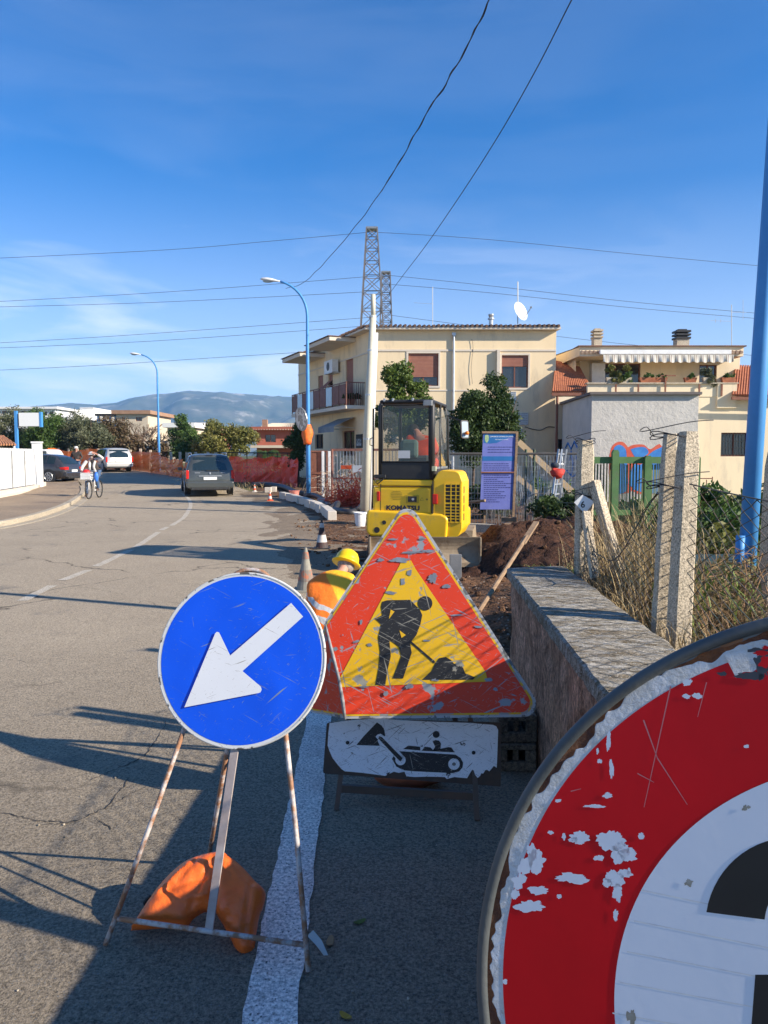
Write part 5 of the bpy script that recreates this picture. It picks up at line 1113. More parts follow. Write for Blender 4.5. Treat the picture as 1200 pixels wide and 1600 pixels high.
cr_r = dict(pelvis=(.21, .15), spine=(.225, .15), chest=(.215, .15), neck=(.09, .08), lsh=.095, lel=.07, lwr=.05, rsh=.095, rel=.07, rwr=.05)
cloth('vest', J, [('pelvis', 'spine', 'chest', 'neck'), ('chest', 'lsh', 'lel', 'lwr'), ('chest', 'rsh', 'rel', 'rwr')], cr_r, hivis_mat(), wk, 2)
trm = M('work_trousers', (.04, .05, .08), .85, (.06, .06, .08), 6); bootm = M('boot', (.06, .04, .03), .7)
tr_r = dict(pelvis=(.19, .15), lhip=.13, lkn=.085, lan=.06, rhip=.13, rkn=.085, ran=.06)
cloth('trousers', J, [('pelvis', 'lhip', 'lkn', 'lan'), ('pelvis', 'rhip', 'rkn', 'ran')], tr_r, trm, wk, 2)
for s_ in 'lr': cloth('boot', J, [(s_ + 'an', s_ + 'to')], {s_ + 'an': .06, s_ + 'to': .055}, bootm, wk, 2)
def helmet(c, r, mat, par, tilt=(0, 0, 0), name='helmet'):
    Mx = (Matrix.Rotation(tilt[2], 3, 'Z') @ Matrix.Rotation(tilt[0], 3, 'X') @ Matrix.Rotation(tilt[1], 3, 'Y')); m = MB()
    m.lathe([(r * 1.28, -.01), (r * 1.32, .0), (r * 1.08, .02), (r * 1.06, .04), (r * 1.0, .075), (r * .80, .115), (r * .45, .14), (.01, .15)], 20, c, Mx); m.box(Vector(c) + Mx @ Vector((0, 0, .12)), (.02, r * 1.4, .04)); return m.build(name, mat, par, smooth=True)
helmet(Vector(J['head']) + Vector((.0, .0, .0)), .112, M('helmet_yellow', (.90, .60, .01), .3, (.85, .55, .01), 4, spec=.5), wk, (R(-30), R(14), 0))
m = MB(); m.sphere(Vector(J['head']) + Vector((0, .0, -.015)), (.088, .095, .09), 12, 8); m.build('hair', M('hair_grey', (.35, .32, .3), .8, (.2, .18, .16), 40), wk, smooth=True)
# operator in the cab
ox = FE.at(cu0 + .56, 0, -.55); oz = czg + CAMZ - 1.6
def fe(a, z, c): q = FE.at(a, 0, c); return (q.x, q.y, z)
zs_ = FE.at(0, czg, 0).z
J = dict(pelvis=fe(cu0 + .52, zs_ - .05, -.5), spine=fe(cu0 + .52, zs_ + .14, -.48), chest=fe(cu0 + .50, zs_ + .30, -.50), neck=fe(cu0 + .44, zs_ + .42, -.56), chin=fe(cu0 + .40, zs_ + .44, -.60), head=fe(cu0 + .36, zs_ + .45, -.64), crown=fe(cu0 + .33, zs_ + .50, -.66),
         lsh=fe(cu0 + .34, zs_ + .33, -.55), lel=fe(cu0 + .28, zs_ + .14, -.72), lwr=fe(cu0 + .30, zs_ + .08, -.92), lha=fe(cu0 + .30, zs_ + .08, -1.0), rsh=fe(cu0 + .66, zs_ + .30, -.52), rel=fe(cu0 + .70, zs_ + .12, -.68), rwr=fe(cu0 + .66, zs_ + .06, -.90), rha=fe(cu0 + .65, zs_ + .06, -.98),
         lhip=fe(cu0 + .43, zs_ - .06, -.52), lkn=fe(cu0 + .40, zs_ + .0, -.95), lan=fe(cu0 + .40, zs_ - .38, -1.05), lto=fe(cu0 + .40, zs_ - .42, -1.2), rhip=fe(cu0 + .60, zs_ - .06, -.52), rkn=fe(cu0 + .62, zs_ + .0, -.95), ran=fe(cu0 + .62, zs_ - .38, -1.05), rto=fe(cu0 + .62, zs_ - .42, -1.2))
op = human(J, 'person seated in the excavator cab, bending forward in an orange vest')
orv = M('vest_orange', (.90, .10, .02), .7, (.8, .07, .015), 8)
cloth('vest', J, [('pelvis', 'spine', 'chest'), ('chest', 'lsh', 'lel'), ('chest', 'rsh', 'rel')], dict(pelvis=(.2, .14), spine=(.20, .14), chest=(.17, .12), lsh=.085, rsh=.085, lel=.06, rel=.06), orv, op, 2)
cloth('trousers', J, [('pelvis', 'lhip', 'lkn', 'lan'), ('pelvis', 'rhip', 'rkn', 'ran')], tr_r, orv, op, 2)
m = MB(); m.sphere(J['head'], (.098, .098, .105), 10, 8); m.build('hair', M('hair_dark', (.03, .025, .02), .8), op, smooth=True)
# person on a bicycle, one hand to the cap
Yb = 28.3; bx = at(139, 780, Yb).x
def bv(dx, dy, z): return (bx + dx, Yb + dy, z)
bike = E('bicycle', bv(0, 0, 0), 'bicycle seen head on with a white front basket at the left kerb', 'bicycle')
J = dict(pelvis=bv(.04, .62, .98), spine=bv(.03, .58, 1.14), chest=bv(.0, .46, 1.34), neck=bv(-.0, .42, 1.50), chin=bv(.0, .39, 1.55), head=bv(.0, .38, 1.61), crown=bv(.0, .40, 1.70),
         lsh=bv(-.20, .44, 1.42), lel=bv(-.33, .30, 1.18), lwr=bv(-.27, .05, 1.04), lha=bv(-.25, -.02, 1.03), rsh=bv(.20, .46, 1.42), rel=bv(.42, .40, 1.50), rwr=bv(.24, .30, 1.65), rha=bv(.15, .28, 1.68),
         lhip=bv(-.08, .62, .96), lkn=bv(-.18, .30, .62), lan=bv(-.22, .42, .16), lto=bv(-.24, .26, .08), rhip=bv(.14, .62, .96), rkn=bv(.22, .22, .78), ran=bv(.20, .42, .38), rto=bv(.21, .28, .32))
rd = human(J, 'person riding towards us on a bicycle, raising one hand to a white cap')
jk = M('jacket_white', (.62, .60, .56), .8, (.42, .40, .38), 4); jd = M('jacket_dark', (.03, .03, .028), .8, (.07, .05, .04), 5); jeans = M('jeans', (.07, .12, .22), .85, (.05, .09, .17), 6)
jr = dict(pelvis=(.16, .12), spine=(.17, .12), chest=(.18, .125), neck=(.075, .07), lsh=.08, lel=.062, lwr=.045, rsh=.08, rel=.062, rwr=.045)
cloth('jacket', J, [('pelvis', 'spine', 'chest', 'neck')], jr, jd, rd, 2); cloth('sleeve', J, [('lsh', 'lel', 'lwr')], jr, jk, rd, 2); cloth('sleeve', J, [('rsh', 'rel', 'rwr')], jr, jk, rd, 2)
cloth('trousers', J, [('pelvis', 'lhip', 'lkn', 'lan'), ('pelvis', 'rhip', 'rkn', 'ran')], dict(pelvis=(.16, .13), lhip=.11, lkn=.078, lan=.055, rhip=.11, rkn=.078, ran=.055), jeans, rd, 2)
for s_ in 'lr': cloth('shoe', J, [(s_ + 'an', s_ + 'to')], {s_ + 'an': .05, s_ + 'to': .045}, bootm, rd, 2)
m = MB(); m.lathe([(.108, -.01), (.108, .04), (.09, .085), (.04, .11), (.01, .115)], 14, Vector(J['head']) + Vector((0, 0, .03))); m.box(Vector(J['head']) + Vector((0, -.12, .035)), (.14, .10, .015)); m.build('cap', M('cap_white', (.72, .70, .66), .8), rd, smooth=False)
m = MB(); m.sphere(Vector(J['chin']) + Vector((0, -.045, -.005)), (.055, .05, .06), 10, 7); m.build('beard', M('beard', (.28, .2, .16), .9, (.4, .3, .25), 30), rd, smooth=True)
m = MB(); m.box(Vector(J['head']) + Vector((0, -.088, .0)), (.13, .02, .03)); m.build('sunglasses', blackp, rd)
m = MB(); m.tube(cr_spline([bv(-.11, .5, 1.48), bv(-.07, .33, 1.2), bv(-.08, .45, 1.0)], 4), .05, 8); m.build('jacket_front', jk, rd, smooth=True); m = MB(); m.tube(cr_spline([bv(.11, .5, 1.48), bv(.08, .33, 1.2), bv(.10, .45, 1.0)], 4), .05, 8); m.build('jacket_front', jk, rd, smooth=True)
def wheel2(cx, cy, cz, r, par):
    w_ = MB(); w_.tube([(cx, cy + r * math.cos(a), cz + r * math.sin(a)) for a in np.linspace(0, 2 * math.pi, 28, endpoint=False)], .024, 8, closed=True); wo = w_.build('wheel', blackp, par, smooth=True)
    s_ = MB()
    for k in range(14): a = math.pi * 2 * k / 14; s_.tube([(cx, cy, cz), (cx, cy + r * math.cos(a), cz + r * math.sin(a))], .0025, 4)
    s_.tube([(cx - .04, cy, cz), (cx + .04, cy, cz)], .02, 8); s_.build('spokes', galv, wo)
wheel2(bx, Yb, .34, .32, bike); wheel2(bx, Yb + 1.05, .34, .32, bike)
m = MB(); fr_ = lambda *q: m.tube([bv(*a) for a in q], .016, 6); fr_((0, .12, .92), (0, .02, .5), (0, 0, .34)); fr_((0, .14, .86), (0, .5, .42)); fr_((0, .14, .78), (0, .58, .38)); fr_((0, .62, .92), (0, .56, .3)); fr_((0, .6, .5), (0, 1.05, .34)); fr_((0, .56, .3), (0, 1.05, .34)); m.build('frame', whitep, bike, smooth=True)
m = MB(); m.tube([bv(-.28, .12, 1.03), bv(-.2, .05, 1.04), bv(0, .08, 1.0), bv(.2, .05, 1.04), bv(.28, .12, 1.03)], .014, 6); m.build('handlebar', galv, bike, smooth=True)
m = MB(); m.box(bv(0, .66, .93), (.18, .26, .06)); m.build('saddle', blackp, bike, bevel=.02); m = MB(); m.box(bv(0, -.04, .72), (.05, .3, .02)); m.box(bv(0, .02, .70), (.07, .5, .03)); m.build('mudguard', whitep, bike)
m = MB()
for s_ in range(5): m.box(bv(0, -.30 + .0, .75 + s_ * .055), (.36, .012, .02)); m.box(bv(-.18, -.16, .75 + s_ * .055), (.012, .28, .02)); m.box(bv(.18, -.16, .75 + s_ * .055), (.012, .28, .02))
m.box(bv(0, -.16, .74), (.36, .28, .01)); m.box(bv(0, -.295, .86), (.34, .006, .22)); m.build('basket', whitep, bike)
def bagthing(name, c, size, mat, label): m = MB(); m.sphere(c, size, 12, 8); o = m.build(name, mat, smooth=True); T(o, label, 'bag'); return o
bagthing('carrier_bag', bv(-.03, -.12, .98), (.15, .11, .12), M('bag_red', (.65, .03, .03), .5, (.7, .6, .6), 8, lo=.55, hi=.58), 'red and white carrier bag sitting in the bicycle basket')
bagthing('carrier_bag', bv(.29, -.0, .82), (.08, .07, .19), M('bag_blue', (.04, .18, .65), .4), 'bright blue bag hanging from the bicycle handlebar')
# second person standing behind
Ys = 41.8; sx = at(121, 760, Ys).x; hs = H(0, Ys)
def sv_(dx, dy, z): return (sx + dx, Ys + dy, z + hs)
J = dict(pelvis=sv_(0, 0, .93), spine=sv_(0, 0, 1.1), chest=sv_(0, 0, 1.33), neck=sv_(0, -.01, 1.5), chin=sv_(0, -.03, 1.55), head=sv_(0, -.03, 1.61), crown=sv_(0, -.01, 1.71), lsh=sv_(-.2, 0, 1.41), lel=sv_(-.3, .02, 1.15), lwr=sv_(-.2, -.16, 1.0), lha=sv_(-.13, -.2, 1.0), rsh=sv_(.2, 0, 1.41), rel=sv_(.3, .02, 1.15), rwr=sv_(.22, -.16, 1.0), rha=sv_(.15, -.2, 1.0),
         lhip=sv_(-.1, 0, .9), lkn=sv_(-.12, -.03, .5), lan=sv_(-.13, .02, .1), lto=sv_(-.14, -.12, .06), rhip=sv_(.1, 0, .9), rkn=sv_(.12, -.03, .5), ran=sv_(.13, .02, .1), rto=sv_(.14, -.12, .06))
p2_ = human(J, 'person in a black jacket and pale cap standing beside the dark parked car')
cloth('jacket', J, [('pelvis', 'spine', 'chest', 'neck'), ('chest', 'lsh', 'lel', 'lwr'), ('chest', 'rsh', 'rel', 'rwr')], jr, jd, p2_, 2)
cloth('trousers', J, [('pelvis', 'lhip', 'lkn', 'lan'), ('pelvis', 'rhip', 'rkn', 'ran')], dict(pelvis=(.16, .13), lhip=.11, lkn=.078, lan=.055, rhip=.11, rkn=.078, ran=.055), jeans, p2_, 2)
m = MB(); m.lathe([(.105, -.01), (.105, .04), (.09, .085), (.03, .11)], 12, Vector(J['head']) + Vector((0, 0, .04))); m.box(Vector(J['head']) + Vector((0, -.12, .04)), (.13, .09, .015)); m.build('cap', M('cap_white', (.72, .70, .66)), p2_)
# ================================================================== BUILDINGS
def wallgrid(m, fr, W, Hh, ops, dep=.16, c=0):
    """wall face with real openings and reveals; ops = (u0, u1, v0, v1)"""
    us = sorted({0, W} | {q for o in ops for q in o[:2] if 0 < q < W}); vs_ = sorted({0, Hh} | {q for o in ops for q in o[2:] if 0 < q < Hh})
    for a, b in zip(us, us[1:]):
        for d, e in zip(vs_, vs_[1:]):
            cu_, cv_ = (a + b) / 2, (d + e) / 2
            if any(o[0] < cu_ < o[1] and o[2] < cv_ < o[3] for o in ops): continue
            m.poly([fr.at(a, d, c), fr.at(b, d, c), fr.at(b, e, c), fr.at(a, e, c)])
    for a, b, d, e in ops:
        for p, q in (((a, d), (b, d)), ((b, d), (b, e)), ((b, e), (a, e)), ((a, e), (a, d))):
            m.poly([fr.at(*p, c), fr.at(*q, c), fr.at(*q, c - dep), fr.at(*p, c - dep)])
def pixop(fr, x0, x1, y0, y1):
    a, v1 = fr.pix(x0, y0); b, v0 = fr.pix(x1, y1); return (a, b, v0, v1)
def window(par, fr, op, shut=0, bars=False, frame_mat=None, glass=None, split=1, trim=None, name='window', shutmat=None):
    a, b, d, e = op; fm_ = frame_mat or brownpaint; f = .05
    m = MB(); m.fbox(fr, a, b, d, d + f, -.14, -.09); m.fbox(fr, a, b, e - f, e, -.14, -.09); m.fbox(fr, a, a + f, d + f, e - f, -.14, -.09); m.fbox(fr, b - f, b, d + f, e - f, -.14, -.09)
    for k in range(1, split + 1) if split > 0 else []: q = a + (b - a) * k / (split + 1); m.fbox(fr, q - .025, q + .025, d + f, e - f, -.138, -.092)
    w_ = m.build(name, fm_, par); m = MB(); m.poly([fr.at(a, d, -.125), fr.at(b, d, -.125), fr.at(b, e, -.125), fr.at(a, e, -.125)]); m.build('pane', glass or darkglass, w_, recalc=False)
    if shut > 0:
        m = MB(); hh = (e - d) * shut; n = int(hh / .055)
        for i in range(n): z1 = e - .005 - i * hh / n; m.fbox(fr, a + .01, b - .01, z1 - hh / n * .86, z1, -.085, -.06)
        m.fbox(fr, a + .01, b - .01, e - hh, e, -.088, -.082); m.build('shutter', shutmat or shutterm, w_, recalc=False)
    if bars:
        m = MB(); k = int((b - a) / .13)
        for i in range(k + 1): q = a + .03 + (b - a - .06) * i / k; m.fbox(fr, q - .009, q + .009, d, e, -.05, -.032)
        for i in range(4): q = d + .08 + (e - d - .16) * i / 3; m.fbox(fr, a, b, q - .008, q + .008, -.052, -.046)
        m.build('bars', blackp, w_, recalc=False)
    if trim:
        m = MB(); t = .08; m.fbox(fr, a - t, b + t, d - t, d, 0, .03); m.fbox(fr, a - t, b + t, e, e + t, 0, .025); m.fbox(fr, a - t, a, d, e, 0, .025); m.fbox(fr, b, b + t, d, e, 0, .025); m.build('trim', trim, w_)
    return w_
# ---- beige house
A_ = Vector((-.47, 33, 0)); B_ = Vector((-4.70, 42.7, 0)); FA = Fr(A_, 0, 0); WA = at(868, 600, 33).x + .47; HA = 6.88
FB = Fr(B_, 66.44, 0); WB = (A_ - B_).length
hA = E('house', (2, 36, 0), 'two storey beige rendered house with balcony, behind the excavator', 'house')
opsA = [pixop(FA, 638, 685, 552, 603), pixop(FA, 784, 825, 555, 606)]
opsB = [pixop(FB, 540, 552, 563, 622), pixop(FB, 497, 505, 588, 628), pixop(FB, 513, 520, 580, 612), pixop(FB, 492, 505, 679, 701), pixop(FB, 535, 554, 674, 712)]
m = MB(); wallgrid(m, FA, WA, HA, opsA); wallgrid(m, FB, WB, HA, opsB)
Cc_ = Vector((A_.x + WA, 33, 0)); Dd = Vector((A_.x + WA - 1.5, 44, 0))
for p, q in ((Cc_, Dd), (Dd, B_)): m.poly([p, q, q + Vector((0, 0, HA)), p + Vector((0, 0, HA))])
m.build('wall', plaster, hA, recalc=False)
ov = .32; cor = [A_ + Vector((-.35, -ov, 0)), Cc_ + Vector((.12, -ov, 0)), Dd + Vector((.2, .4, 0)), B_ + Vector((-.35, .4, 0))]
m = MB(); m.add([q + Vector((0, 0, z)) for z in (HA, HA + .10) for q in cor], [(3, 2, 1, 0), (4, 5, 6, 7), (0, 1, 5, 4), (1, 2, 6, 5), (2, 3, 7, 6), (3, 0, 4, 7)]); m.build('eaves', trimm, hA)
m = MB(); rs = random.Random(4)
cen_ = (cor[0] + cor[2]) / 2
m.add([q + Vector((0, 0, HA + .102)) for q in cor] + [cen_ + Vector((0, 0, HA + .35))], [(0, 1, 4), (1, 2, 4), (2, 3, 4), (3, 0, 4), (3, 2, 1, 0)])
for a, b in ((cor[0], cor[1]), (cor[3], cor[0])):
    n = int((b - a).length / .2); d = (b - a) / n; dirn = (cen_ - (a + b) / 2).normalized()
    for i in range(n):
        q = a + d * (i + .5) + Vector((0, 0, HA + .135 + rs.uniform(-.015, .015))); m.tube([q - dirn * .05, q + dirn * .5 + Vector((0, 0, .04))], .065, 6)
m.build('roof', M('old_tiles', (.16, .09, .06), .9, (.07, .05, .042), 4, .4, 20), hA)
m = MB(); m.fbox(FA, .0, WA, FA.pix(600, 549)[1], FA.pix(600, 546)[1], 0, .03); m.fbox(FA, 0.0, 4.6, FA.pix(600, 611)[1], FA.pix(600, 609)[1], 0, .02); m.fbox(FB, 0, WB, 5.98, 6.05, 0, .03); m.build('string_course', trimm, hA)
window(hA, FA, opsA[0], .72, trim=trimm); window(hA, FA, opsA[1], .34, trim=trimm, split=1)
window(hA, FB, opsB[0], .98, name='door', split=0); window(hA, FB, opsB[1], .95, name='door', split=0); window(hA, FB, opsB[2], .6, split=0); window(hA, FB, opsB[3], 0, frame_mat=DKP, split=1); window(hA, FB, opsB[4], 0, name='door', split=1)
m = MB(); a = FB.pix(513, 580); o4 = opsB[2]; m.add([FB.at(o4[0], o4[3] - .5, .02), FB.at(o4[1], o4[3] - .5, .02), FB.at(o4[1], o4[2] - .1, .75), FB.at(o4[0], o4[2] - .1, .75)], [(0, 1, 2, 3)]); m.add([FB.at(o4[0], o4[3] - .52, .02), FB.at(o4[1], o4[3] - .52, .02), FB.at(o4[1], o4[2] - .12, .75), FB.at(o4[0], o4[2] - .12, .75)], [(3, 2, 1, 0)]); m.build('shutter_awning', shutterm, hA, recalc=False)
def pxu(fr, x, y=600): return fr.pix(x, y)[0]
m = MB(); m.fbox(FB, pxu(FB, 516), pxu(FB, 556), HA - .22, HA - .03, 0.002, 1.25); m.build('canopy', trimm, hA, bevel=.02)
m = MB(); m.fbox(FB, pxu(FB, 478), pxu(FB, 508), HA - .42, HA - .23, 0.002, 1.3); m.build('canopy', trimm, hA, bevel=.02)
m = MB(); m.fbox(FB, pxu(FB, 516) - .05, pxu(FB, 556) + .05, HA - .029, HA - .0, -.1, 1.32); m.fbox(FB, pxu(FB, 478) - .05, pxu(FB, 508) + .05, HA - .229, HA - .20, -.1, 1.37); m.build('canopy_capping', dkroof, hA)
# balcony
bu0, bu1 = 1.67, pxu(FB, 571, 639); bz = 3.62; bc = .92
m = MB(); m.fbox(FB, bu0, bu1, bz, bz + .16, .002, bc); balc = m.build('balcony', trimm, hA, bevel=.01)
m = MB(); m.fbox(FB, bu0, bu1, bz + 1.12, bz + 1.16, bc - .06, bc - .02); m.fbox(FB, bu1 - .04, bu1, bz + 1.12, bz + 1.16, .02, bc - .06); m.fbox(FB, bu0, bu0 + .04, bz + 1.12, bz + 1.16, .02, bc - .06)
for k in range(10): q = bu0 + (bu1 - bu0 - .04) * k / 9; m.fbox(FB, q, q + .035, bz + .16, bz + 1.12, bc - .055, bc - .025)
for k in range(8): q = .1 + (bc - .2) * k / 7; m.fbox(FB, bu1 - .03, bu1 - .01, bz + .16, bz + 1.12, q, q + .02)
m.build('railing', brownpaint, balc)
for k in range(9):
    a = bu0 + .05 + (bu1 - bu0 - .1) * k / 9; b = bu0 + (bu1 - bu0 - .1) * (k + 1) / 9; gl = k in (1, 3, 6)
    m = MB(); m.fbox(FB, a + .05, b, bz + .24, bz + 1.08, bc - .045, bc - .03); m.build('glass_panel' if gl else 'rail_panel', paleglass if gl else M('panel_brown', (.15, .045, .03), .6, (.2, .08, .05), 5), balc)
for i, (x, y, lab) in enumerate(((548, 634, 'terracotta pot with a small plant on the near end of the balcony'), (556, 636, 'dark pot with a trailing plant in the middle of the balcony end'), (567, 634, 'pale pot with a leafy plant closest to the wall on the balcony'))):
    pc = FB.at(bu1 - .3, bz + .16, bc - .15 - i * .27); t = E('potted_plant', pc, lab, 'potted plant'); m = MB(); m.lathe([(.09, 0), (.13, .26), (.14, .28)], 12, pc); m.build('pot', (tile, rustbrown, trimm)[i], t, smooth=True); leafcloud('foliage', lf_dark, t, [(pc.x, pc.y, pc.z + .38, .16, .16, .16)], 260, .07, i)
ac = E('air_conditioner', FB.at(pxu(FB, 523), 5.6, .3), 'white air conditioner box high on the side wall above the balcony', 'air conditioner')
m = MB(); oa = pixop(FB, 519, 532, 566, 581); m.fbox(FB, oa[0], oa[1], oa[2], oa[3], .1, .42); m.build('casing', whitep, ac, bevel=.015); m = MB(); m.prism(FB, circ(.2, 20, (oa[0] + oa[1]) / 2, (oa[2] + oa[3]) / 2), .42, .43); m.build('fan_grille', DKP, ac); m = MB(); m.fbox(FB, oa[0], oa[1], oa[2] - .04, oa[2], .0, .42); m.build('bracket', galv, ac)
aw = E('awning', FB.at(pxu(FB, 540), 2.9, .4), 'grey fabric awning over the ground floor door of the beige house', 'awning')
a0, a1 = pxu(FB, 530, 660), pxu(FB, 556, 660); zt_ = FB.pix(552, 652)[1]
m = MB(); m.add([FB.at(a0, zt_, .05), FB.at(a1, zt_, .05), FB.at(a1, zt_ - .42, 1.05), FB.at(a0, zt_ - .42, 1.05), FB.at(a1, zt_ - .68, 1.06), FB.at(a0, zt_ - .68, 1.06)], [(0, 1, 2, 3), (3, 2, 4, 5)]); m.build('fabric', M('awning_grey', (.26, .28, .29), .8), aw, recalc=False)
m = MB(); m.tube([FB.at(a0, zt_ - .42, 1.04), FB.at(a0, zt_ - .5, .02)], .015, 5); m.tube([FB.at(a1, zt_ - .42, 1.04), FB.at(a1, zt_ - .5, .02)], .015, 5); m.build('arm', galv, aw)
on = pixop(FB, 557, 567, 679, 700); m = MB(); m.fbox(FB, on[0], on[1], on[2], on[3], .01, .04); nb_ = m.build('notice_board', DKP, hA); m = MB(); m.fbox(FB, on[0] + .1, on[1] - .1, on[2] + .1, on[3] - .2, .042, .045); m.build('notices', M('notices', (.4, .44, .45), .6, (.10, .12, .13), 9, lo=.48, hi=.52), nb_)
def dpipe(x, y0, y1, par, mat, name='downpipe', r=.05):
    a, v1 = FA.pix(x, y0); v0 = FA.pix(x, y1)[1]; m = MB(); m.tube([FA.at(a, v1, .07), FA.at(a, v0, .07)], r, 8); m.fbox(FA, a - .08, a + .08, v1 - .02, v1 + .10, .0, .14); m.build(name, mat, par, smooth=False)
dpipe(709, 524, 712, hA, galv)
m = MB(); o_ = pixop(FA, 776, 780, 547, 600); m.fbox(FA, o_[0], o_[1], o_[2], o_[3], 0, .16); m.build('fin', trimm, hA)
for i, (x0, x1, y0, y1) in enumerate(((798, 806, 612, 632), (808, 825, 645, 664), (808, 815, 668, 690))):
    o_ = pixop(FA, x0, x1, y0, y1); m = MB(); m.fbox(FA, o_[0], o_[1], o_[2], o_[3], 0, .05); vn = m.build('vent', galv, hA); m = MB()
    for k in range(7): z = o_[2] + (o_[3] - o_[2]) * (k + .3) / 7; m.fbox(FA, o_[0] + .03, o_[1] - .03, z, z + .035, .05, .056)
    m.build('louvre', greymet, vn)
m = MB(); m.tube(cr_spline([tuple(FA.at(*FA.pix(x, y), .04)) for x, y in ((820, 667), (833, 671), (845, 672), (856, 667), (868, 668))], 4), .016, 5); m.build('cable', wirem, hA)
m = MB(); m.tube(cr_spline([tuple(FA.at(*FA.pix(x, y), .04)) for x, y in ((737, 530), (739, 545), (736, 575), (738, 600))], 4), .008, 4); m.build('cable', wirem, hA)
def antenna(x, y0, y1, Y, label, elements, r=.014, cat='antenna', dish=None):
    t = E('roof_antenna' if not dish else 'satellite_dish', at(x, y1, Y), label, cat); m = MB(); m.tube([at(x, y1, Y), at(x, y0, Y)], r, 5); m.build('mast', greymet, t); 
    m = MB()
    for (xa, ya, xb, yb) in elements: m.tube([at(xa, ya, Y), at(xb, yb, Y)], r * .6, 4)
    if elements: m.build('elements', galv, t)
    if dish:
        f_ = Fr(at(dish[0], dish[1], Y - .1), dish[3], 20); n = 20; m = MB(); vs = [f_.at(0, 0, -.08)]
        for k in (1, 2, 3): vs += [f_.at(dish[2] * k / 3 * math.cos(2 * math.pi * i / n), dish[2] * 1.1 * k / 3 * math.sin(2 * math.pi * i / n), -.08 + .08 * (k / 3) ** 2) for i in range(n)]
        m.add(vs, [(0, 1 + i, 1 + (i + 1) % n) for i in range(n)] + [(1 + j * n + i, 1 + (j + 1) * n + i, 1 + (j + 1) * n + (i + 1) % n, 1 + j * n + (i + 1) % n) for j in (0, 1) for i in range(n)]); m.build('dish', whitep, t, smooth=True, recalc=False); m = MB(); m.tube([f_.at(0, -dish[2], -.02), f_.at(0, -.15, .55)], .015, 5); m.sphere(f_.at(0, -.12, .58), .05, 6, 4); m.build('receiver', greymet, t)
antenna(676, 448, 515, 36, 'plain aerial with one crossbar in the middle of the beige house roof', [(647, 473, 678, 475)])
antenna(809, 440, 517, 36, 'white satellite dish with an aerial on the beige house roof', [(809, 470, 809, 440)], .022, 'satellite dish', (814, 486, .42, -40))
antenna(1143, 476, 541, 36, 'television aerial with side arms on the terrace house roof', [(1110, 501, 1143, 502), (1143, 488, 1166, 488), (1161, 468, 1161, 500), (1118, 498, 1118, 504), (1126, 498, 1126, 504)], .018)
m = MB(); q = at(767, 515, 36); m.lathe([(.10, 0), (.10, .45), (.15, .46), (.15, .52), (.09, .54), (.13, .66), (.13, .7)], 10, q); T(m.build('flue_pipe', galv), 'small metal flue with a cap on the beige house roof', 'flue')
# ---- terrace house (right)
hB = E('house', (9.5, 34, 0), 'cream house with a roof terrace and striped awning, at the right', 'house')
YT, YU, YL = 31.0, 34.2, 31.0
FT = Fr((at(868, 600, YT).x, YT, 0), 0, 0); FU = Fr((at(905, 600, YU).x, YU, 0), 0, 0); tx1 = 17.5
zpar = at(1000, 600, YT).z; zdeck = at(1000, 618, YT).z - .05
opL = [pixop(FT, 1127, 1168, 676, 713), pixop(FT, 872, 880, 686, 706)]
m = MB(); wallgrid(m, FT, tx1 - FT.o.x, zdeck, opL); m.build('wall', plaster2, hB, recalc=False)
window(hB, FT, opL[0], 0, bars=True); window(hB, FT, opL[1], 0, bars=True, split=0)
WU = at(1155, 600, YU).x - FU.o.x; HU = at(1000, 556, YU).z
oU = [pixop(FU, 943, 1000, 568, 612), pixop(FU, 1093, 1119, 570, 612)]
oU = [(a, b, zdeck + .02, e) for a, b, d, e in oU]
m = MB(); wallgrid(m, FU, WU, HU, oU)
m.poly([FU.at(WU, 0, 0), FU.at(WU, 0, -5), FU.at(WU, HU, -5), FU.at(WU, HU, 0)]); m.poly([FU.at(0, 0, 0), FU.at(0, 0, -5), FU.at(0, HU, -5), FU.at(0, HU, 0)]); m.build('upper_wall', plaster2, hB, recalc=False)
window(hB, FU, oU[0], .0, name='door', split=2); window(hB, FU, oU[1], 0.0, name='door', split=1)
m = MB(); m.fbox(FT, .6, tx1 - FT.o.x, zdeck, zdeck + .12, -4, -.2); m.build('deck', conc, hB)
# roof slab over the upper floor, with a fascia and tile edge
zr0 = at(1000, 556, YU - 1.6).z; zr1 = at(1000, 540, YU - 1.6).z
FR_ = Fr((at(906, 545, YU - 1.6).x, YU - 1.6, 0), 0, 0); WR = at(1162, 545, YU - 1.6).x - FR_.o.x
m = MB(); m.fbox(FR_, 0, WR, zr0 - .02, zr1 - .05, -6.5, 0); m.build('roof_slab', plaster2, hB); m = MB(); m.fbox(FR_, -.08, WR + .08, zr1 - .048, zr1, -6.6, .1); m.build('roof_capping', dkroof, hB)
m = MB()
for i in range(int(WR / .17)): m.tube([FR_.at(.1 + i * .17, zr0 + .17, -.02), FR_.at(.1 + i * .17, zr0 + .13, .10)], .07, 6)
m.build('tile_edge', M('tile_pale', (.5, .36, .26), .85), hB)
m = MB(); P = [FR_.at(-.02, zr0, -.02), FR_.at(-.02, zr1 - .06, -.02), FR_.at(-.02, zr1 - .5, -6.4), FR_.at(-.02, zr0 - .5, -6.4)]; P2 = [q + Vector((-1.2, 1.5, -.35)) for q in P[:1]]
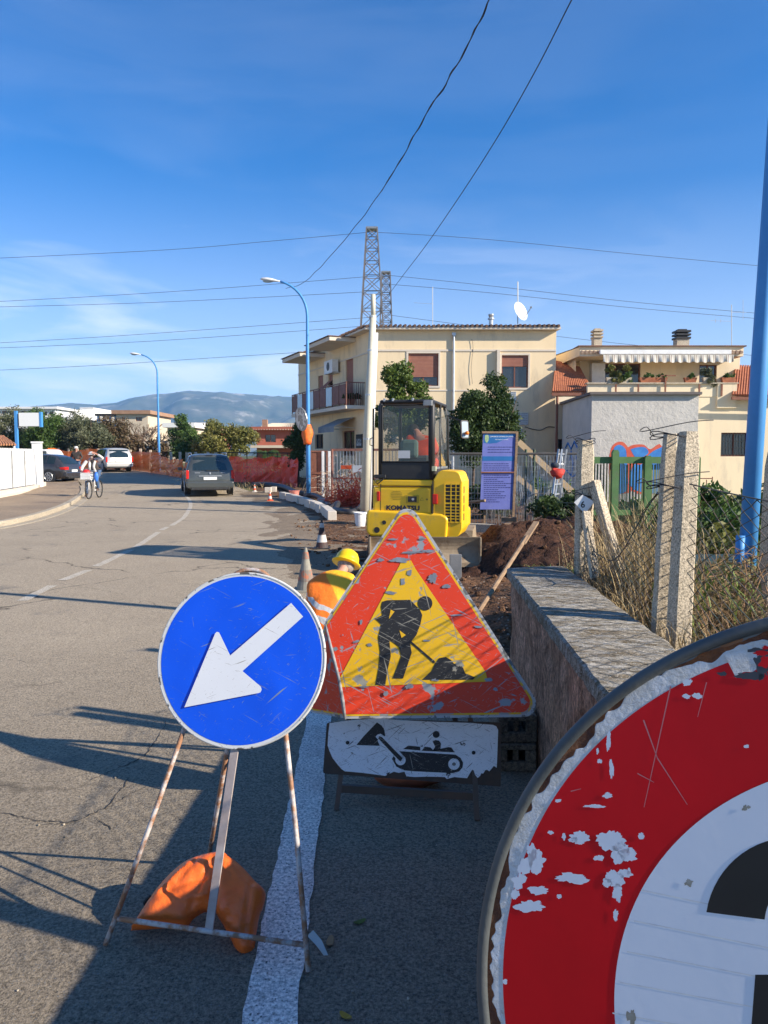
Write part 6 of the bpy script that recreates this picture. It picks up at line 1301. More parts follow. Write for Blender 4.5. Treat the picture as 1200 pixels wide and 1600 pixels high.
FL = Fr((FR_.o.x, FR_.o.y, 0), 75, 0); Pl = [FR_.at(0, zr1 - .05, 0), FR_.at(-.95, zr1 - .28, -2.8), FR_.at(-.95, zr0 - .35, -2.8), FR_.at(0, zr0, 0)]; m.poly(Pl); m.poly([FR_.at(0, 0, -.6), FR_.at(-.75, 0, -3.0), FR_.at(-.75, zr0, -3.0), FR_.at(0, zr0, -.6)]); m.poly([FR_.at(.02, zr1 - .02, .05), FR_.at(-1.05, zr1 - .24, -2.9), FR_.at(.5, zr1 - .02, -4)]); m.build('side_wall', plaster2, hB, recalc=False)
# parapet of the terrace
pu0 = FT.pix(918, 600)[0]; pu1 = FT.pix(1120, 600)[0]; pu2 = FT.pix(1150, 600)[0]
m = MB(); m.fbox(FT, pu0, pu1, zdeck + .001, zpar, -.2, .03); m.fbox(FT, pu1 + .002, pu2, zdeck - .45, zpar - .02, -.2, .10); m.build('parapet', plaster2, hB)
m = MB(); m.fbox(FT, pu0 - .05, pu2 + .05, zpar + .001, zpar + .05, -.24, .12); m.build('parapet_capping', conc, hB)
m = MB()
for x in (961, 996, 1038, 1091, 1126): a, v = FT.pix(x, 600); m.fbox(FT, a - .03, a + .03, zdeck + .02, zpar - .02, .10, .14)
a, v = FT.pix(1038, 600); m.fbox(FT, a - .03, a + .03, zpar, zpar + .35, .10, .14); m.fbox(FT, a - .2, a + .4, zpar + .30, zpar + .34, .10, .14); m.build('parapet_posts', rustbrown, hB)
# striped awning
aw = E('awning', FU.at(4, HU, 1), 'long striped awning rolled over the roof terrace', 'awning')
a0 = FR_.pix(936, 560)[0]; a1 = FR_.pix(1136, 560)[0]; zt2 = at(1000, 551, YU - 1.6).z
m = MB(); m.fbox(FR_, a0 - .05, a1 + .05, zt2 - .10, zt2 + .08, .13, .30); m.build('casing', whitep, aw, bevel=.02)
stripe = bpy.data.materials.new('awning_stripe'); stripe.use_nodes = True; n_ = stripe.node_tree.nodes; l_ = stripe.node_tree.links; b_ = n_['Principled BSDF']; b_.inputs['Roughness'].default_value = .85
tc_ = n_.new('ShaderNodeTexCoord'); sp_ = n_.new('ShaderNodeSeparateXYZ'); l_.new(tc_.outputs['Object'], sp_.inputs[0]); d_1 = n_.new('ShaderNodeMath'); d_1.operation = 'DIVIDE'; d_1.inputs[1].default_value = .26; l_.new(sp_.outputs[0], d_1.inputs[0]); f_1 = n_.new('ShaderNodeMath'); f_1.operation = 'FRACT'; l_.new(d_1.outputs[0], f_1.inputs[0]); r_1 = n_.new('ShaderNodeValToRGB'); r_1.color_ramp.interpolation = 'CONSTANT'
r_1.color_ramp.elements[0].color = (.62, .58, .50, 1); r_1.color_ramp.elements[1].position = .55; r_1.color_ramp.elements[1].color = (.34, .29, .22, 1); e2 = r_1.color_ramp.elements.new(.72); e2.color = (.62, .58, .5, 1); e3 = r_1.color_ramp.elements.new(.88); e3.color = (.3, .22, .18, 1); l_.new(f_1.outputs[0], r_1.inputs[0]); l_.new(r_1.outputs[0], b_.inputs['Base Color'])
m = MB(); n = 150; vs = []
for i in range(n + 1):
    t = i / n; a = a0 + (a1 - a0) * t; sc = .05 * abs(math.sin(t * math.pi * 16)); wvv = .03 * math.sin(t * math.pi * 32)
    vs += [FR_.at(a, zt2 - .08, .05), FR_.at(a, zt2 - .17, .62), FR_.at(a, zt2 - .44 - sc, .64 + wvv)]
m.add(vs, [(3 * i + j, 3 * i + 3 + j, 3 * i + 4 + j, 3 * i + 1 + j) for i in range(n) for j in (0, 1)]); m.build('fabric', stripe, aw, recalc=False)
for lab, x0, x1, y0, y1, sn in (('pale stone chimney with slotted cap at the left of the terrace house roof', 925, 940, 517, 538, False), ('dark sooty chimney with slotted cap at the right of the terrace house roof', 1053, 1076, 518, 540, True)):
    a = at(x0, y1, 36); b = at(x1, y0, 36); t = E('chimney', ((a.x + b.x) / 2, 36, a.z), lab, 'chimney'); w_ = b.x - a.x; h_ = b.z - a.z + .2; cx_ = (a.x + b.x) / 2
    m = MB(); m.box((cx_, 36, a.z + h_ * .22 - .1), (w_ * .85, .5, h_ * .5)); m.build('stack', conc, t); m = MB()
    for k in range(3): m.box((cx_, 36, a.z + h_ * (.5 + .18 * k) - .1), (w_, .62, h_ * .10)); m.box((cx_, 36, a.z + h_ * (.59 + .18 * k) - .1), (w_ * .6, .3, h_ * .08))
    m.build('cap', DKP if sn else conc, t)
m = MB(); oa = pixop(FU, 921, 941, 569, 601); m.fbox(FU, oa[0], oa[1], zdeck + .2, oa[3], .02, .42); T(m.build('meter_cabinet', whitep, bevel=.01), 'white cabinet standing at the left end of the roof terrace', 'cabinet')
def potplant(x, y, Y, label, rad_, mat, potmat, potw=.25, droop=0, n=500):
    c = at(x, y, Y); c.z = zpar + .052; t = E('potted_plant', c, label, 'potted plant'); m = MB(); m.add([(c.x + sx_ * potw * k, c.y + sy_ * .1 * k, c.z + z) for z, k in ((0, .8), (.2, 1)) for sx_, sy_ in ((-1, -1), (1, -1), (1, 1), (-1, 1))], [(3, 2, 1, 0), (4, 5, 6, 7), (0, 1, 5, 4), (1, 2, 6, 5), (2, 3, 7, 6), (3, 0, 4, 7)]); m.build('planter', potmat, t)
    leafcloud('foliage', mat, t, clumps_of((c.x, c.y - .05, c.z + .2 + rad_[2] * .5 - droop), rad_, 8, min(rad_) * .6, int(x)), n, .06, int(x)); return t
potplant(958, 598, YT, 'big bright green shrub growing over the left of the terrace parapet', (.62, .25, .42), lf_yel, conc, .3, n=1500)
potplant(978, 600, YT, 'low leafy plant spilling over the parapet beside the big bright shrub', (.4, .2, .22), lf_grn, conc, .2, .1, 700)
potplant(1012, 600, YT, 'long terracotta planter with sparse leaves, first along the parapet', (.3, .1, .1), lf_grn, tile, .36, n=120)
potplant(1032, 600, YT, 'terracotta planter beside the rusty post on the parapet', (.2, .1, .1), lf_grn, tile, .25, n=60)
potplant(1078, 600, YT, 'terracotta planter with fresh green leaves right of the rusty post', (.25, .1, .12), lf_grn, tile, .25, n=300)
potplant(1105, 600, YT, 'grey green plant trailing down the outside of the parapet', (.38, .24, .5), lf_olive, conc, .2, .25, 1300)
potplant(1137, 600, YT, 'terracotta planter on the lower parapet at the right end', (.25, .1, .12), lf_grn, tile, .28, n=150)
# tiled lean-to roofs
def tileroof(name, P, mat, par, n, r=.07):
    n = int(n * 1.5); r = r * .66
    """P = eave a, eave b, ridge b, ridge a"""
    a, b, c, d = [Vector(q) for q in P]; m = MB(); m.poly([a, b, c, d]); nrm = (b - a).cross(d - a).normalized()
    if nrm.z < 0: nrm = -nrm
    for i in range(n):
        t = (i + .5) / n; p = a.lerp(b, t); q = d.lerp(c, t); k = max(3, int((q - p).length / .35)); pts = [p.lerp(q, j / k) + nrm * (.03 + (.02 if j % 2 else 0)) for j in range(k + 1)]; m.tube(pts, r, 6)
    return m.build(name, mat, par)
tileroof('tile_roof', [at(862, 613, 31.2), at(927, 613, 31.2), at(905, 575, 34), at(868, 566, 34)], tile, hB, 13)
m = MB(); m.bar(at(862, 616, 31.1), at(927, 616, 31.1), .09, .12); m.build('gutter_rail', rustbrown, hB)
tileroof('tile_roof', [at(1143, 618, 30.6), at(1240, 620, 30.6), at(1240, 575, 35), at(1148, 572, 35)], tile, hB, 16)
m = MB(); m.bar(at(1143, 622, 30.5), at(1240, 624, 30.5), .09, .12); m.build('gutter_rail', rustbrown, hB)
m = MB(); a = FT.pix(870, 620)[0]; m.tube([FT.at(a, zdeck, .08), FT.at(a, 2.9, .08), FT.at(a, .1, .08)], .05, 8); m.build('downpipe', rustbrown, hB)
# ---- grey outbuilding with graffiti
gb = E('outbuilding', (8.8, 28.5, 0), 'low grey rendered outbuilding with blue and red graffiti below the terrace', 'outbuilding')
gx0 = at(925, 618, 26).x; gx1 = at(1092, 618, 26).x; gz1 = at(1000, 617, 26).z; FG = Fr((gx0, 26, 0), 0, 0)
xb_ = at(880, 630, 30.8).x
m = MB(); m.add([(gx0, 26, 0), (gx1, 26, 0), (gx1, 30.9, 0), (xb_, 30.9, 0)] + [(gx0, 26, gz1), (gx1, 26, gz1), (gx1, 30.9, gz1), (xb_, 30.9, gz1)], [(0, 1, 5, 4), (1, 2, 6, 5), (2, 3, 7, 6), (3, 0, 4, 7), (4, 5, 6, 7)]); m.build('wall', greywall, gb)
m = MB(); m.add([(gx0 - .1, 25.85, gz1 + z) for z in (0.002, .09)] + [(gx1 + .05, 25.85, gz1 + z) for z in (.002, .09)] + [(gx1 + .05, 30.95, gz1 + z) for z in (.002, .09)] + [(xb_ - .12, 30.95, gz1 + z) for z in (.002, .09)], [(0, 2, 3, 1), (2, 4, 5, 3), (4, 6, 7, 5), (6, 0, 1, 7), (1, 3, 5, 7), (0, 6, 4, 2)]); m.build('roof_edge', M('bitumen', (.16, .14, .13), .9), gb)
gblue = M('graffiti_blue', (.03, .17, .50), .7, (.05, .25, .6), 5); gred = M('graffiti_red', (.55, .07, .04), .7, (.65, .13, .07), 5)
pg = lambda pts: [FG.pix(x, y) for x, y in pts]
def grp(name, mat, pts, c): m = MB(); m.poly([FG.at(*q, c) for q in cr_spline(pg(pts + pts[:1]), 4)[:-1]]); m.build(name, mat, gb, recalc=False)
grp('graffiti', gred, [(952, 712), (956, 698), (964, 691), (974, 691), (982, 700), (990, 712), (990, 765), (955, 765)], .004); grp('graffiti', gblue, [(957, 712), (960, 699), (968, 695), (976, 700), (979, 712), (980, 765), (957, 765)], .007)
grp('graffiti', gred, [(979, 700), (990, 695), (1006, 695), (1016, 702), (1034, 697), (1034, 765), (985, 765)], .0055); grp('graffiti', gblue, [(985, 702), (995, 699), (1008, 699), (1013, 708), (1000, 716), (992, 714)], .0085); grp('graffiti', gblue, [(1012, 712), (1026, 702), (1050, 700), (1052, 765), (990, 765), (988, 730), (1000, 722)], .010); grp('graffiti', gred, [(990, 719), (1004, 714), (1008, 720), (1000, 726), (992, 724)], .0115)
FGs = Fr((xb_, 30.9, 0), math.degrees(math.atan2(30.9 - 26, gx0 - xb_)), 0)
for i, pts in enumerate(([(884, 700), (888, 692), (893, 702), (898, 690), (903, 700), (908, 692)], [(890, 720), (893, 705), (896, 725), (894, 742)], [(900, 712), (905, 730), (912, 715)], [(886, 735), (895, 745), (908, 738)])):
    m = MB(); m.tube([FGs.at(*FGs.pix(x, y), .01) for x, y in pts], .035, 4); m.build('graffiti_tag', gblue, gb)
# ================================================================== FENCES, BOARD, SITE CLUTTER ON THE RIGHT
siteg = 'site fences round the dug ground'
ft = E('fence', (3, 17.2, 0), 'long grey wire fence with a dark top rail behind the blue notice board', 'fence')
YF = 17.2; x0f, x1f = at(703, 712, YF).x, at(905, 712, YF).x; zf = at(800, 709, YF).z
m = MB(); m.tube([(x0f, YF, zf), (x1f, YF, zf)], .028, 6); m.tube([(x0f, YF, .75), (x1f, YF, .75)], .012, 5); m.build('rail', M('rail_dark', (.09, .085, .08), .7), ft)
m = MB()
for i in range(int((x1f - x0f) / .07)): x = x0f + .07 * i; m.tube([(x, YF, .0), (x, YF + .01 * math.sin(i), zf)], .004, 4, cap=False)
for k in range(14): z = .06 + k * .118; m.tube([(x0f, YF, z), (x1f, YF, z)], .003, 4, cap=False)
m.build('wire_grid', galv, ft)
for x in (708, 790, 822, 835, 878):
    m = MB(); q = at(x, 712, YF).x; m.tube([(q, YF + .03, 0), (q, YF + .03, zf + (.10 if x in (822, 835) else .03))], .03, 8); m.build('post', M('post_green', (.07, .10, .06), .7) if x in (822, 835) else galv, ft)
# loose vertical reeds or wires of the sagging net in front
m = MB(); rs = random.Random(8)
for i in range(150):
    x = rs.uniform(at(758, 712, 16.9).x, at(880, 712, 16.9).x); z0 = rs.uniform(.02, .2); h = rs.uniform(.5, 1.25) * (1 if rs.random() < .6 else 1.2); m.tube([(x, 16.95, z0), (x + rs.uniform(-.04, .04), 16.9, z0 + h * .5), (x + rs.uniform(-.1, .1), 16.93, z0 + h)], .0045, 4, cap=False)
T(m.build('wire_tangle', galv), kind='stuff')
bd = E('notice_board', (at(779, 800, 16.6).x, 16.6, 0), 'tall blue board with white lettering and a small crest, fixed to the wire fence', 'notice board')
FN = Fr(at(779, 740, 16.6), -4, 0)
pn = lambda pts: [FN.pix(*q) for q in pts]
m = MB(); m.prism(FN, pn([(750, 796), (800, 796), (806, 676), (755, 676)]), -.02, 0); m.build('board', M('board_face', (.15, .175, .46), .5, (.12, .14, .40), 3, dirt=(.2, .22, .45), dirtscale=4), bd)
tealm = M('board_teal', (.02, .14, .38), .45); m = MB(); m.poly([FN.at(*q, .003) for q in pn([(756, 676), (806, 676), (806, 682), (795, 684), (785, 688), (776, 692), (766, 693), (756, 692)])]); m.poly([FN.at(*q, .003) for q in pn([(754, 713), (804, 713), (804, 720), (754, 720)])]); m.build('board_band', tealm, bd, recalc=False)
pr = M('board_white', (.66, .70, .78), .5); u_, v_ = FN.pix(765, 683); txt('COMUNE DI CISTERNA DI LATINA', FN, u_, v_, .034, pr, bd, bold=.0008, c=.006, sx=.98)
u_, v_ = FN.pix(770, 687.5); txt('PROVINCIA DI LATINA', FN, u_ + .05, v_, .028, pr, bd, bold=.0004, c=.006)
m = MB(); m.poly([FN.at(*q, .005) for q in cr_spline(pn([(758, 680), (763, 680), (763.5, 687), (760.5, 692), (757.5, 687), (758, 680)]), 3)[:-1]]); m.build('crest', M('crest', (.45, .5, .3), .5, (.2, .35, .15), 20), bd, recalc=False)
dkl = M('board_print', (.03, .035, .15), .6)
m = MB(); rs = random.Random(5)
for y, hh in [(698, 1), (702, .7), (706, .9)] + [(724 + k * 3.3, rs.uniform(.5, 1)) for k in range(4)] + [(742 + k * 3.2, rs.uniform(.4, 1)) for k in range(14)]:
    xs2 = 756 if y > 710 else 762; x = xs2
    while x < xs2 + 44 * hh:
        w_ = rs.uniform(1.5, 4.5); a, b = FN.pix(x, y); c, d = FN.pix(min(x + w_, 803), y + 1.0); m.poly([FN.at(a, d, .004), FN.at(c, d, .004), FN.at(c, b, .004), FN.at(a, b, .004)]); x += w_ + .9
m.build('print_lines', dkl, bd, recalc=False)
m = MB(); m.fbox(FN, FN.pix(751, 738)[0], FN.pix(803, 738)[0], FN.pix(751, 739)[1], FN.pix(751, 737)[1], 0, .03); m.build('batten', rustbrown, bd); m = MB(); m.fbox(FN, FN.pix(753, 676)[0], FN.pix(808, 676)[0], FN.pix(760, 677)[1], FN.pix(760, 674)[1], -.02, .03); m.build('top_rail', woodm, bd)
m = MB(); m.bar(at(808, 674, 16.62), (at(801, 830, 16.62).x, 16.62, 0), .05, .05); m.build('post', woodm, bd); m = MB(); m.bar(at(758, 690, 16.72), (at(757, 830, 16.72).x, 16.72, 0), .04, .04); m.build('post', woodm, bd)
# ladder of bright tubes
ld = E('scaffold_ladder', (at(862, 825, 16.4).x, 16.4, 0), 'bundle of bright metal ladder rails leaning on the fence end', 'ladder')
for i, (a, b) in enumerate(((856, 873), (860, 878), (866, 885.5))): m = MB(); m.bar(gp(a, 829 - i * 2), at(b, 702, 16.9), .035, .05); m.build('rail', galv, ld)
m = MB()
for k in range(8): t = (k + .5) / 8; a = gp(856, 829).lerp(at(873, 702, 16.9), t); b = gp(866, 825).lerp(at(885.5, 702, 16.9), t); m.tube([a, b], .016, 5)
m.build('rungs', galv, ld)
jb = E('jacket', at(868, 735, 16.8), 'red and black jacket hung over the ladder rails', 'jacket'); m = MB(); c = at(871, 739, 16.75); m.add([(c.x + (v.x + .35 * noise.noise(v * 2)) * .16, c.y + v.y * .08, c.z + (v.z + .5 * noise.noise(v * 1.7 + Vector((3, 1, 2)))) * .12) for v in [Vector((math.sin(math.pi * i / 10) * math.cos(2 * math.pi * j / 14), math.sin(math.pi * i / 10) * math.sin(2 * math.pi * j / 14), math.cos(math.pi * i / 10))) for i in range(11) for j in range(14)]], [(i * 14 + j, (i + 1) * 14 + j, (i + 1) * 14 + (j + 1) % 14, i * 14 + (j + 1) % 14) for i in range(10) for j in range(14)]); m.build('body', M('jacket_red', (.62, .05, .03), .7, (.4, .03, .02), 8, .4, 12), jb, smooth=True); m = MB(); m.sphere(at(867, 727, 16.78), (.10, .07, .07), 8, 5); m.build('hood', M('jacket_black', (.03, .04, .06), .8), jb, smooth=True)
m = MB(); m.bar(at(810, 690, 18.5), at(894, 768, 18.5), .04, .14); T(m.build('plank', M('new_wood', (.52, .38, .22), .8, (.42, .3, .17), 4)), 'long pale plank sloping down behind the wire fence', 'plank')
m = MB(); m.bar(at(808, 745, 18.3), at(840, 772, 18.3), .04, .12); T(m.build('plank', MATS['new_wood']), 'short pale plank sloping beside the notice board', 'plank')
m = MB(); a, b = gp(727, 833), gp(790, 836); m.bar(a + Vector((0, .1, .1)), b + Vector((0, .1, .1)), .2, .2); T(m.build('kerb_stone', kerbm, bevel=.008), 'single grey kerb stone lying right of the excavator', 'kerb stone')
for i, (x, y, w_, h_, d, lab, mt_) in enumerate([(797, 836, .30, .10, .0, 'old timber block on the earth below the notice board', woodm), (808, 838, .5, .05, .17, 'flat board laid across two blocks beside the earth heap', woodm), (822, 838, .10, .16, 0, 'upright timber offcut under the right end of the flat board', woodm), (796, 830, .32, .09, .17, 'weathered beam lying on top of the timber block', woodm), (789, 834, .26, .05, .10, 'red painted offcut between the kerb stone and the timber', M('red_wood', (.55, .08, .03), .7))]):
    q = gp(x, y); m = MB(); m.box((q.x, q.y + .1, h_ / 2 + d + .03), (w_, .14, h_), rz=R(8 * (i % 3) - 8)); T(m.build('timber_block', mt_, bevel=.006), lab, 'timber block')
m = MB(); m.tube([at(712, 787, 16.9), at(758, 782, 16.3)], .03, 6); T(m.build('timber_pole', woodm), 'rough timber pole lying level in front of the wire fence', 'pole')
sh = E('shovel', (.9, 6.6, .1), 'wooden handled shovel stuck in the dug earth, leaning over the end of the low wall', 'shovel')
a = Vector((at(700, 1010, 5.85).x, 5.85, .03)); b = at(838, 816, 8.1); m = MB(); dd = (b - a); m.tube([a, a + dd * .5, a + dd * .86], .021, 8); m.bar(a + dd * .80, b, .055, .022); m.build('handle', woodm, sh); m = MB(); m.bar(a - dd.normalized() * .02, a + dd.normalized() * .25, .18, .012); m.build('blade', DKP, sh)
m = MB(); f_ = Fr(at(712, 893, 9.0), 0, 0); m.fbox(f_, -.07, .07, -.28, .2, -.05, 0); T(m.build('steel_channel', M('steel_channel', (.13, .14, .15), .5, (.22, .22, .22), 5), bevel=.005), 'upright dark steel channel stuck in the earth by the blade', 'steel channel')
# green wooden fence and garden
GR = M('fence_green', (.07, .16, .05), .7, (.10, .2, .07), 5, dirt=(.12, .12, .08), dirtscale=6)
gf = E('fence', (3.6, 11.5, 0), 'green painted wooden fence with reed screening in front of the graffiti', 'fence')
YG = 11.5; m = MB(); a, b = at(922, 719, YG), at(1093, 719, YG); m.bar(a, b, .05, .10); m.bar((a.x, YG, .75), (b.x, YG, .75), .04, .08); m.build('rail', GR, gf)
for x in (961, 1012, 1088):
    m = MB(); q = at(x, 712, YG - .04).x; tz = at(x, 703, YG).z if x == 961 else at(x, 712, YG).z; f_ = Fr((q, YG - .05, 0), 0, 0); m.prism(f_, [(-.05, 0), (.05, 0), (.05, tz - .04), (.03, tz), (-.03, tz), (-.05, tz - .04)], -.04, .04); m.build('post', GR, gf)
m = MB()
for i in range(70): x = a.x + (b.x - a.x) * i / 70; h = at(950, 724, YG).z + .02 * math.sin(i * 7); m.tube([(x, YG + .05, 0), (x + .01 * math.sin(i * 3), YG + .05, h)], .009, 4, cap=False)
m.build('reed_screen', M('reed', (.30, .26, .15), .85, (.16, .22, .10), 9), gf)
leafcloud('undergrowth', lf_grn, None, clumps_of((at(1130, 790, 10).x, 10.2, .55), (1.6, .8, .45), 16, .35, 5), 4200, .055, 5, kind='stuff'); leafcloud('undergrowth', lf_yel, None, clumps_of((at(1130, 820, 9).x, 8.6, .35), (1.6, .8, .3), 12, .3, 6), 3000, .045, 6, kind='stuff')
for i, (x, y, Y, rx, rz_, mt_, lab) in enumerate([(1120, 765, 13, .8, .55, lf_grn, 'broad green bush right of the paired concrete posts'), (1185, 770, 14, .9, .6, lf_dark, 'dark bush half hidden by the near blue lamp post'), (985, 790, 12.6, .9, .5, lf_grn, 'green bush growing through the green wooden fence'), (1040, 800, 12.2, .7, .4, lf_olive, 'dull green bush behind the paired posts'), (1085, 775, 13.4, .55, .55, lf_brn, 'brown dried bush between the posts and the cream house'), (880, 800, 15.6, .55, .42, lf_dark, 'dark low bush behind the soil heap')]):
    q = at(x, y, Y); leafcloud('bush', mt_, None, clumps_of((q.x, Y, .45), (rx, .6, rz_), 14, .3, i + 20), 2600, .06, i + 20, lab, 'bush', loc=(q.x, Y, 0))
for i, (x0, x1, Y, lab) in enumerate([(738, 815, 19.5, 'dense hedge behind the left part of the wire fence'), (815, 900, 20.5, 'dense hedge behind the right part of the wire fence')]):
    c = (at(x0, 700, Y).x + at(x1, 700, Y).x) / 2; w_ = (x1 - x0) / 1202 * Y / 2; leafcloud('hedge', lf_dark if i == 0 else lf_grn, None, clumps_of((c, Y, .5), (w_, .5, .42), 22, .3, i + 40), 4200, .06, i + 40, lab, 'hedge', loc=(c, Y, 0))
# hollow: dark pool tank seen through the mesh at the right
m = MB(); q = at(1120, 870, 7.6); m.box((q.x, 7.6, .42), (.75, .5, .35)); T(m.build('water_tank', M('tank_dark', (.02, .045, .04), .5, (.04, .07, .06), 5), bevel=.03), 'low dark green tank lying in the weeds behind the chain link', 'tank')
rc = E('garden_chair', at(1102, 755, 22), 'rusty thin framed chair standing by the cream wall', 'chair'); m = MB(); c = at(1102, 755, 22)
for dx in (-.2, .2): m.tube([(c.x + dx, 22, 0), (c.x + dx, 22, 1.0)], .015, 5); m.tube([(c.x + dx, 22.4, 0), (c.x + dx, 22.4, .9)], .015, 5)
for z in (.45, .7, .95): m.tube([(c.x - .2, 22, z), (c.x + .2, 22, z)], .015, 5)
m.box((c.x, 22.2, .45), (.42, .42, .03)); m.build('frame', rustbrown, rc)
# ================================================================== TREES ON THE RIGHT AND BEHIND
def ptree(name, px_, ytop, Y, wpx, hc, mat, n, size, seed, label, **k):
    x = at(px_, 700, Y).x; zt_ = at(px_, ytop, Y).z; rx = wpx / 2 / 1202 * Y * 1.04; g = H(0, Y) if x < 0 else 0; zt_ += rx * .10; rz_ = (zt_ - g - hc) / 2
    return tree(name, x, Y, g, hc, (rx, rx, rz_), mat, n, size, seed, label, **k)
ptree('magnolia_tree', 632, 566, 24, 88, 1.5, lf_mag, 12000, .062, 71, 'bushy evergreen with glossy yellowish leaves, just behind the excavator cab', ncl=60, cr=.30, tr=.07, asp=1.1)
ptree('evergreen_tree', 737, 604, 22.5, 64, 1.35, lf_dark, 14000, .05, 72, 'dense dark round tree on several thin trunks, left one of the touching pair', ncl=60, cr=.30, tr=.045, fork=3)
ptree('evergreen_tree', 778, 592, 22.9, 58, 1.35, lf_dark, 14000, .05, 73, 'dense dark round tree beside the notice board, taller of the touching pair', ncl=60, cr=.30, tr=.045, fork=3)
ptree('oleander_tree', 466, 655, 36, 34, .7, lf_dark, 5000, .08, 74, 'dark leafy tree between the middle lamp post and the red house', ncl=18, cr=.3, tr=.05)
ptree('round_tree', 350, 658, 53, 95, .2, lf_yel, 14000, .09, 75, 'large rounded yellow green tree directly above the dark minivan', ncl=40, cr=.6, tr=.1)
ptree('leafy_tree', 300, 676, 55, 60, .2, lf_grn, 8000, .09, 76, 'lower dark green tree to the left of the large rounded one', ncl=24, cr=.5, tr=.1)
ptree('cypress_tree', 284, 654, 58, 38, .8, lf_grn, 6000, .09, 77, 'feathery bright green tree in front of the cream building', ncl=16, cr=.5, tr=.08)
for i, (x, y, wpx, lab, mt_) in enumerate([(-20, 640, 60, 'olive tree at the left edge behind the white fence', lf_olive), (22, 638, 60, 'olive tree behind the blank white sign panel', lf_olive), (66, 642, 58, 'olive tree just right of the white sign panel', lf_grn), (106, 640, 56, 'tallest olive tree behind the dark parked car', lf_olive), (143, 648, 52, 'olive tree behind the person in the white cap', lf_olive), (178, 656, 44, 'dusty brown olive tree behind the silver car', lf_brn)]):
    ptree('olive_tree', x, y, 57 + (i % 2) * 2, wpx * 1.25, .2, mt_, 14000, .075, 80 + i, lab, ncl=48, cr=.6, tr=.12, group='olive trees along the far side of the road')
def baretree(px_, ytop, Y, wpx, seed, label):
    x = at(px_, 700, Y).x; g = H(0, Y); zt_ = at(px_, ytop, Y).z; rs = random.Random(seed); m = MB(); t = E('bare_tree', (x, Y, g), label, 'tree')
    Ht = zt_ - g; m2 = MB()
    def br(p, d, l, r, dep):
        q = p + d * l; mm = m if dep > 3 else m2; mid_ = (p + q) / 2 + Vector((rs.uniform(-1, 1), rs.uniform(-1, 1), 0)) * l * .06; mm.tube([p, mid_, q], [r, r * .85, r * .7], 4 if dep < 4 else 6, cap=False)
        if dep == 0: return
        for _ in range(3 if dep > 1 else 4):
            nd = (d + Vector((rs.gauss(0, .5), rs.gauss(0, .5), rs.uniform(-.1, .35)))).normalized(); br(q if rs.random() < .6 else p.lerp(q, rs.uniform(.5, 1)), nd, l * rs.uniform(.6, .85), max(r * .62, .009), dep - 1)
    br(Vector((x, Y, g)), Vector((0, 0, 1)), Ht * .22, .13, 5); m.build('trunk', barkm, t); m2.build('twigs', M('twigs', (.22, .15, .10), .9, (.15, .10, .07), 4), t, recalc=False); return t
baretree(212, 622, 61, 70, 5, 'leafless tree with a haze of fine twigs left of the far lamp post'); baretree(236, 640, 58, 50, 9, 'smaller leafless tree directly beside the far lamp post')
leafcloud('undergrowth', lf_brn, None, clumps_of((at(215, 700, 57).x, 57, 1.9), (2.6, 1, 1.1), 30, .45, 55), 5200, .11, 55, kind='stuff')
for k, (mt_, sz, n, z) in enumerate(((lf_dry, .022, 5200, .25), (greenw, .020, 4200, .3), (lf_dry, .03, 3000, .55))):
    leafcloud('undergrowth', mt_, None, [(1.35 + 1.5 * random.random() ** 1.3, 3.3 + 3.2 * random.random(), .42 + z * .8 * random.random(), .22, .22, .13) for _ in range(26)], n, sz, 200 + k, kind='stuff')
# palms by the red house
def palm(px_, ytop, Y, label, s=1.0):
    x = at(px_, 700, Y).x; g = H(0, Y) - .1; zt_ = at(px_, ytop, Y).z; t = E('palm_tree', (x, Y, g), label, 'palm tree'); m = MB(); m.tube([(x, Y, g), (x, Y, zt_ - .8 * s)], [.2, .16], 8); m.build('trunk', barkm, t); m = MB(); rs = random.Random(px_)
    for i in range(26):
        a = rs.uniform(0, 6.28); u = rs.uniform(.1, 1.2); l = 1.3 * s; pts = []
        for k in range(7): q = k / 6; pts.append(Vector((x + math.cos(a) * l * q * math.cos(u * .6), Y + math.sin(a) * l * q * math.cos(u * .6), zt_ - .9 * s + l * (math.sin(u) * q - .75 * q * q))))
        for k in range(6):
            d = (pts[k + 1] - pts[k]).normalized(); sdv = d.cross(Vector((0, 0, 1))).normalized()
            for sg in (-1, 1):
                for f in (0, .5): p0 = pts[k].lerp(pts[k + 1], f); m.poly([p0, p0 + d * .07, p0 + sdv * sg * .24 * s + d * .2 - Vector((0, 0, .1))])
    m.build('fronds', lf_grn, t, recalc=False)
palm(416, 692, 62, 'feathery palm in front of the red house, left one'); palm(438, 703, 60, 'small palm in front of the red house, right one', .7)
